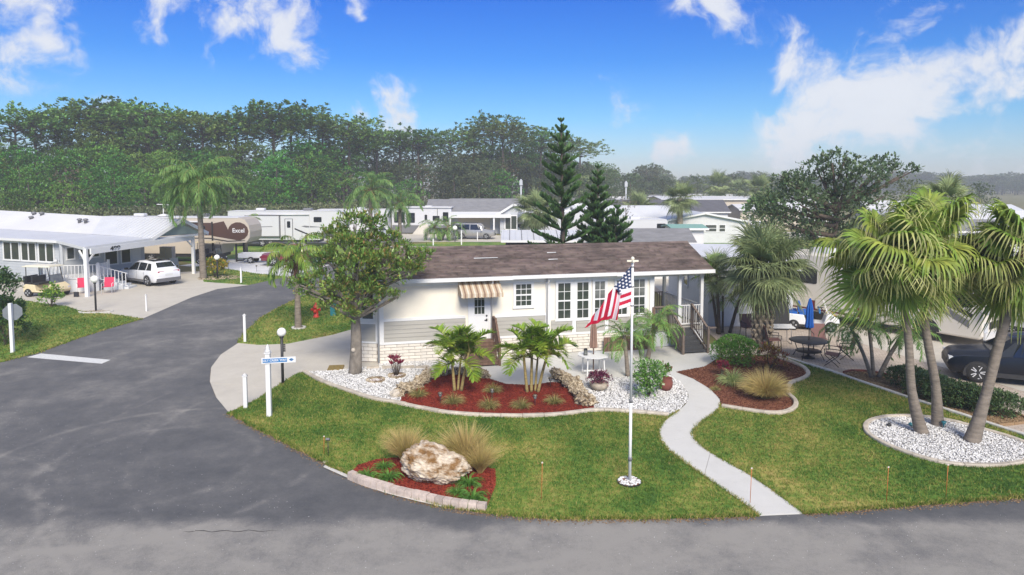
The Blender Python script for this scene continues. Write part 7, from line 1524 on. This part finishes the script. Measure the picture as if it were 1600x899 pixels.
def flag():
    S=15.46/F/ (674/120)*1.0     # metres per zoom pixel at the pole
    def w(zx,zy): px_=900+zx*120/674; py_=395+zy*160/899; return (px_-984)/F*y*1.002, zat(984,py_,y)-.03
    cols=[];V=[];Fs=[];ms=[]
    # panel A: hoist part; panel B: fly part folded down
    def quadgrid(P00,P10,P11,P01,nu,nv,colf,depth):
        o=len(V)
        for j in range(nv+1):
            for i in range(nu+1):
                s,t=i/nu,j/nv; zx=(P00[0]*(1-s)+P10[0]*s)*(1-t)+(P01[0]*(1-s)+P11[0]*s)*t; zy=(P00[1]*(1-s)+P10[1]*s)*(1-t)+(P01[1]*(1-s)+P11[1]*s)*t
                X,Z=w(zx,zy); V.append((X,depth(zx,zy),Z))
        for j in range(nv):
            for i in range(nu):
                s,t=(i+.5)/nu,(j+.5)/nv; zx=(P00[0]*(1-s)+P10[0]*s)*(1-t)+(P01[0]*(1-s)+P11[0]*s)*t; zy=(P00[1]*(1-s)+P10[1]*s)*(1-t)+(P01[1]*(1-s)+P11[1]*s)*t
                a=o+j*(nu+1)+i; Fs.append((a,a+1,a+nu+2,a+nu+1)); ms.append(colf(zx,zy))
    def star(zx,zy):
        # staggered rows along the hoist direction
        u=(zx*.80+zy*.42)/30; v=(zy*.9-zx*.25)/26; r=math.floor(v); uu_=u+(r%2)*.5; du=uu_-math.floor(uu_)-.5; dv=v-r-.5
        a=math.atan2(dv,du); rr=math.hypot(du*30,dv*26); return rr<(7.6+2.6*math.cos(5*a+PI/2))
    def cA(zx,zy):
        base=308+ (462-zx)*.10
        if zy<base: return 1 if star(zx,zy) else 0
        k=int((zy-base-(462-zx)*.22)/31.); return 1 if (k%2==0 or k<0) else 2
    def dA(zx,zy): return -.05*math.sin((462-zx)/55)-.02*math.sin(zy/40)
    quadgrid((447,128),(463,120),(466,468),(332,500),70,110,cA,dA) if False else None
    quadgrid((444,132),(462,122),(464,310),(360,318),60,70,cA,dA); quadgrid((360,318),(464,310),(468,466),(330,500),60,60,cA,dA)
    def cN(zx,zy): return 1 if star(zx,zy) else 0
    def dN(zx,zy): return -.04-.05*math.sin((zx-300)/26)
    quadgrid((444,132),(452,140),(372,365),(305,298),50,50,cN,dN)
    def cB(zx,zy):
        bot=655-(zx-50)*.37
        if zx<282 and zy>bot-30: return 2
        if zy<298 : return 0
        if zx>338 and zy<372 and zx+ (372-zy)*.2>350: return 1 if star(zx,zy) else 0
        k=math.floor((zx+.20*(zy-300)-28)/27.); return 2 if k%2 else 1
    def dB(zx,zy): return -.07-.055*math.sin((zx+.2*zy)/27.*PI/1.6)-.03*math.sin(zy/60)
    quadgrid((305,296),(370,300),(335,585),(262,575),70,90,cB,dB); quadgrid((305,296),(306,297),(262,575),(50,655),80,120,cB,dB)
    me=bpy.data.meshes.new('flag_cloth'); me.from_pydata(V,[],Fs); [me.materials.append(M[k]) for k in ('flagnavy','flagwhite','flagred')]; me.polygons.foreach_set('material_index',ms); me.polygons.foreach_set('use_smooth',[True]*len(Fs)); me.update()
    root=thing('flag','red, white and blue striped flag with white stars hanging folded from the pole','flag',(x-.036,y,0.03)); root.location=(x,y,.03); o=link('cloth',me,root); sm=o.modifiers.new('s','SOLIDIFY'); sm.thickness=.004
    b=MB(); 
    for zy in (125,300,466): X,Z=w(464,zy); b.lathe([(.034,-.012),(.044,0),(.034,.012)],8,(0,0,Z))
    b.build('clip','dkmetal',root)
flag()
# ------------------------------------------------------------------ furniture
def closed_umbrella(root,h,z0,z1,r,mat,pole='wood'):
    MB().tube([(0,0,0),(0,0,h)],.022,8).build('pole',pole,root); n=16; vs=[];fs=[]; prof=[(.02,z1+.05),(.05,z1),(r*.75,z1-(z1-z0)*.3),(r*.85,z0+(z1-z0)*.25),(r,z0+.05),(r*.9,z0)]
    for (q,z) in prof:
        for k in range(n): a=2*PI*k/n; rr=q*(1 if k%2 else .68); vs.append((rr*math.cos(a),rr*math.sin(a),z))
    for i in range(len(prof)-1):
        for k in range(n): fs.append((i*n+k,i*n+(k+1)%n,(i+1)*n+(k+1)%n,(i+1)*n+k))
    me=MB().add(vs,fs).mesh('canopy',mat); recalc(me); link('canopy',me,root)
x,y=g(927,586); tb_=thing('patio_table','white octagonal patio table on the front patio','table',(x,y,.03),R(10))
b=MB(); b.lathe([(0,.70),(.60,.70),(.60,.735),(0,.735)],8); me=b.mesh('table_top','white'); me.polygons.foreach_set('use_smooth',[False]*len(me.polygons)); link('table_top',me,tb_)
for i in range(4): a=PI/4+i*PI/2; b=MB(); b.bar((.42*math.cos(a),.42*math.sin(a),.7),(.46*math.cos(a),.46*math.sin(a),0),.04); b.build('leg','white',tb_)
b=MB(); b.cbox(0,0,.12,.75,.05,.04); b.cbox(0,0,.121,.05,.75,.038); b.build('stretcher','white',tb_)
um=thing('patio_umbrella','closed tan umbrella standing in the white patio table below the flag','umbrella',(x,y,.03)); closed_umbrella(um,1.9,.98,1.95,.16,'umbtan')
la=thing('lantern','small black lantern on the white patio table','lantern',(x-.30,y-.12,.77)); b=MB(); b.cbox(0,0,0,.13,.13,.02); b.cbox(0,0,.19,.13,.13,.02); b.lathe([(.08,.21),(.03,.25),(.0,.25)],4)
for i in (-1,1):
    for j in (-1,1): b.bar((i*.055,j*.055,.02),(i*.055,j*.055,.19),.014)
b.build('lantern_frame','black',la); b=MB(); b.cbox(0,0,.02,.09,.09,.165); b.build('lantern_glass','glass2',la)
# paver yard set
x,y=g(1263,560); tt=thing('glass_table','round dark framed glass table under the closed blue umbrella','table',(x,y,.02)); MB().lathe([(0,.70),(.72,.70),(.72,.715),(0,.715)],24).build('table_top','glasstable',tt); MB().lathe([(.70,.68),(.75,.70),(.70,.725)],24).build('rim','dkmetal',tt); MB().lathe([(.48,.27),(.5,.285),(.48,.30)],20).build('hoop','dkmetal',tt)
for i in range(4): a=PI/4+i*PI/2; MB().tube([(.62*math.cos(a),.62*math.sin(a),.69),(.45*math.cos(a),.45*math.sin(a),.3),(.62*math.cos(a),.62*math.sin(a),0)],.018,6).build('leg','dkmetal',tt)
um=thing('patio_umbrella','closed blue umbrella rising from the round glass table','umbrella',(x,y,.02)); closed_umbrella(um,2.2,1.22,2.35,.17,'umbblue','dkmetal'); MB().lathe([(.26,0),(.26,.04),(.05,.1),(.03,.3)],14).build('base','dkmetal',um)
x,y=g(1228,545); ft_=thing('folding_table','white folding table behind the round glass table','table',(x,y+1.0,.02),R(-4)); b=MB(); b.box(-.85,.65,-.38,.38,.71,.75); b.build('table_top','white',ft_)
for sx in (-.7,.5): MB().tube([(sx,-.3,.71),(sx+.03,-.3,0.01),(sx+.03,.3,0.01),(sx,.3,.71)],.014,5).build('leg','rvgrey',ft_)
def chair(label,loc,rz,mat,frame,fold=False,group=None):
    root=thing('patio_chair',label,'chair',(*loc,.02),rz,group); w=.27
    b=MB(); b.add([(-.22,-w,.42),(.24,-w,.45),(.24,w,.45),(-.22,w,.42),(-.22,-w,.40),(.24,-w,.43),(.24,w,.43),(-.22,w,.40)],[(0,1,2,3),(7,6,5,4),(0,4,5,1),(1,5,6,2),(2,6,7,3),(3,7,4,0)]); b.build('seat',mat,root)
    b=MB(); b.add([(-.22,-w,.42),(-.22,w,.42),(-.36,w,.98),(-.36,-w,.98),(-.24,-w,.42),(-.24,w,.42),(-.38,w,.98),(-.38,-w,.98)],[(0,1,2,3),(7,6,5,4),(0,4,5,1),(1,5,6,2),(2,6,7,3),(3,7,4,0)]); b.build('backrest',mat,root)
    for s in (-1,1):
        MB().tube([(-.38,s*(w+.02),1.0),(-.23,s*(w+.02),.42),(.24,s*(w+.02),.0) if fold else (-.30,s*(w+.02),.0)],.014,6).build('leg',frame,root)
        MB().tube([(.26,s*(w+.02),.64),(.24,s*(w+.02),.42),(-.26,s*(w+.02),.0) if fold else (.28,s*(w+.02),.0)],.014,6).build('leg',frame,root)
        MB().tube([(-.31,s*(w+.02),.66),(.05,s*(w+.03),.67),(.27,s*(w+.02),.64)],.017,6).build('arm_rest',frame,root)
    return root
chair('brown folding sling chair seen from behind, nearest the camera on the paver yard',g(1300,571),R(150),'brownsling','dkmetal',True)
chair('brown folding sling chair seen from behind, second on the right of the glass table',g(1320,561),R(165),'brownsling','dkmetal',True)
chair('brown sling chair behind the round glass table facing the camera',(g(1280,545)),R(-100),'brownsling','dkmetal')
chair('dark metal chair left of the glass table beside the cabbage palm trunk',g(1208,547),R(-10),'brownsling','dkmetal')
chair('dark metal chair at the far left of the paver yard behind the round bush',g(1170,527),R(-80),'brownsling','dkmetal')
x,y=g(1213,515); gr=thing('covered_grill','tall grill under a dark cover behind the cabbage palm','grill',(x+.1,y,.02)); b=MB(); b.xprism([(-.42,0),(.42,0),(.40,.95),(.3,1.35),(.1,1.5),(-.25,1.45),(-.4,1.0)],-.3,.3); me=b.mesh('cover','black'); recalc(me); o=link('cover',me,gr); m=o.modifiers.new('b','BEVEL'); m.width=.06; m.segments=3
chair('red sling chair nearest the left lamp post',(-26.9,42.4),R(-60),'redchair','white'); chair('red sling chair beside the carport steps',(xat(168,42.6,1),42.6),R(-75),'redchair','white')
# things under and beyond the carport
x,y=g(122,468); 
b=MB(); b.cbox(0,0,0,.25,.12,.3); b.build('black_box','black',label='small black box on the ground by the near carport post',cat='box').location=(-26.6,41.3,.02)
def clutter():
    x0,y0=xat(232,53,1),53.5
    t=thing('camp_table','pale green folding table with white chairs at the back of the carport','table',(x0,y0,.02)); b=MB(); b.box(-.7,.7,-.4,.4,.72,.76); b.build('table_top','greenroof',t)
    for s in (-1,1): b=MB(); b.bar((s*.5,-.3,.72),(-s*.3,.3,0),.04); b.build('leg','white',t)
    chair('white lawn chair behind the crossover at the carport back',(x0+1.6,y0+.3),R(-60),'cartroof','white')
    b=thing('pale_cabinet','tan cabinet standing at the back of the carport','cabinet',(xat(262,56,1),56,.02)); q=MB(); q.cbox(0,0,0,1.0,.6,1.7); q.build('cabinet_body','rvtan',b); q=MB(); q.box(-.48,-.02,-.32,-.301,.1,1.6); q.build('cabinet_door','cartcream',b); q=MB(); q.box(.02,.48,-.32,-.301,.1,1.6); q.build('cabinet_door','cartcream',b)
clutter()
x,y=g(392,412); tr=thing('small_trailer','low silver utility trailer under the brown trailer nose','trailer',(x,y+.6,.02),R(2)); b=MB(); b.box(-1.1,1.1,-.6,.6,.45,.5); b.box(-1.1,1.1,-.62,-.58,.5,.85); b.box(-1.1,1.1,.58,.62,.5,.85); b.box(-1.12,-1.08,-.58,.58,.5,.85); b.build('tray','rvwhite',tr); wheelset(tr,[(0,-.7),(0,.7)],.28,.18)
an=thing('roof_antenna','white T shaped antenna with a dish above the left carport roof','antenna',(xat(237,58.5,4),60.5,3.9)); b=MB(); b.tube([(0,0,0),(0,0,1.15)],.04,6); b.bar((-.55,0,1.15),(.55,0,1.1),.06); b.build('mast','white',an); MB().lathe([(0,0),(.45,.08),(.5,.2),(.1,.3),(0,.3)],12,(-.0,0,0)).build('dome','whiteroof',an)
# utility poles in the far distance
for q,Y,h,lb in ((814,112,7.5,'thin utility pole before the hazy woods left of the tall Norfolk pine'),(978,120,7.2,'hazy utility pole right of the Norfolk pines')):
    root=thing('utility_pole',lb,'pole',(xat(q,Y,5),Y,0)); MB().tube([(0,0,0),(0,0,h)],.14,6).build('pole','palegrey',root); b=MB(); b.cbox(0,0,h-1,.5,.5,.8); b.build('transformer','palegrey',root)
for i,(q,Y) in enumerate(((600,98),(625,100))):
    pass
HAZE=.0010
# ------------------------------------------------------------------ the air
hb_=MB(); hb_.box(-420,760,-25,640,-1,27); hz=hb_.mesh('haze','white'); hz.materials.clear()
hm=bpy.data.materials.new('haze'); hm.use_nodes=True; t=hm.node_tree; t.nodes.clear(); o=t.nodes.new('ShaderNodeOutputMaterial'); v=t.nodes.new('ShaderNodeVolumePrincipled'); v.inputs['Color'].default_value=(.93,.965,1,1); v.inputs['Density'].default_value=HAZE; v.inputs['Anisotropy'].default_value=.0; t.links.new(v.outputs[0],o.inputs['Volume'])
hz.materials.append(hm); link('haze',hz,kind='stuff',label='thin pale haze in the air over the whole park',cat='haze')
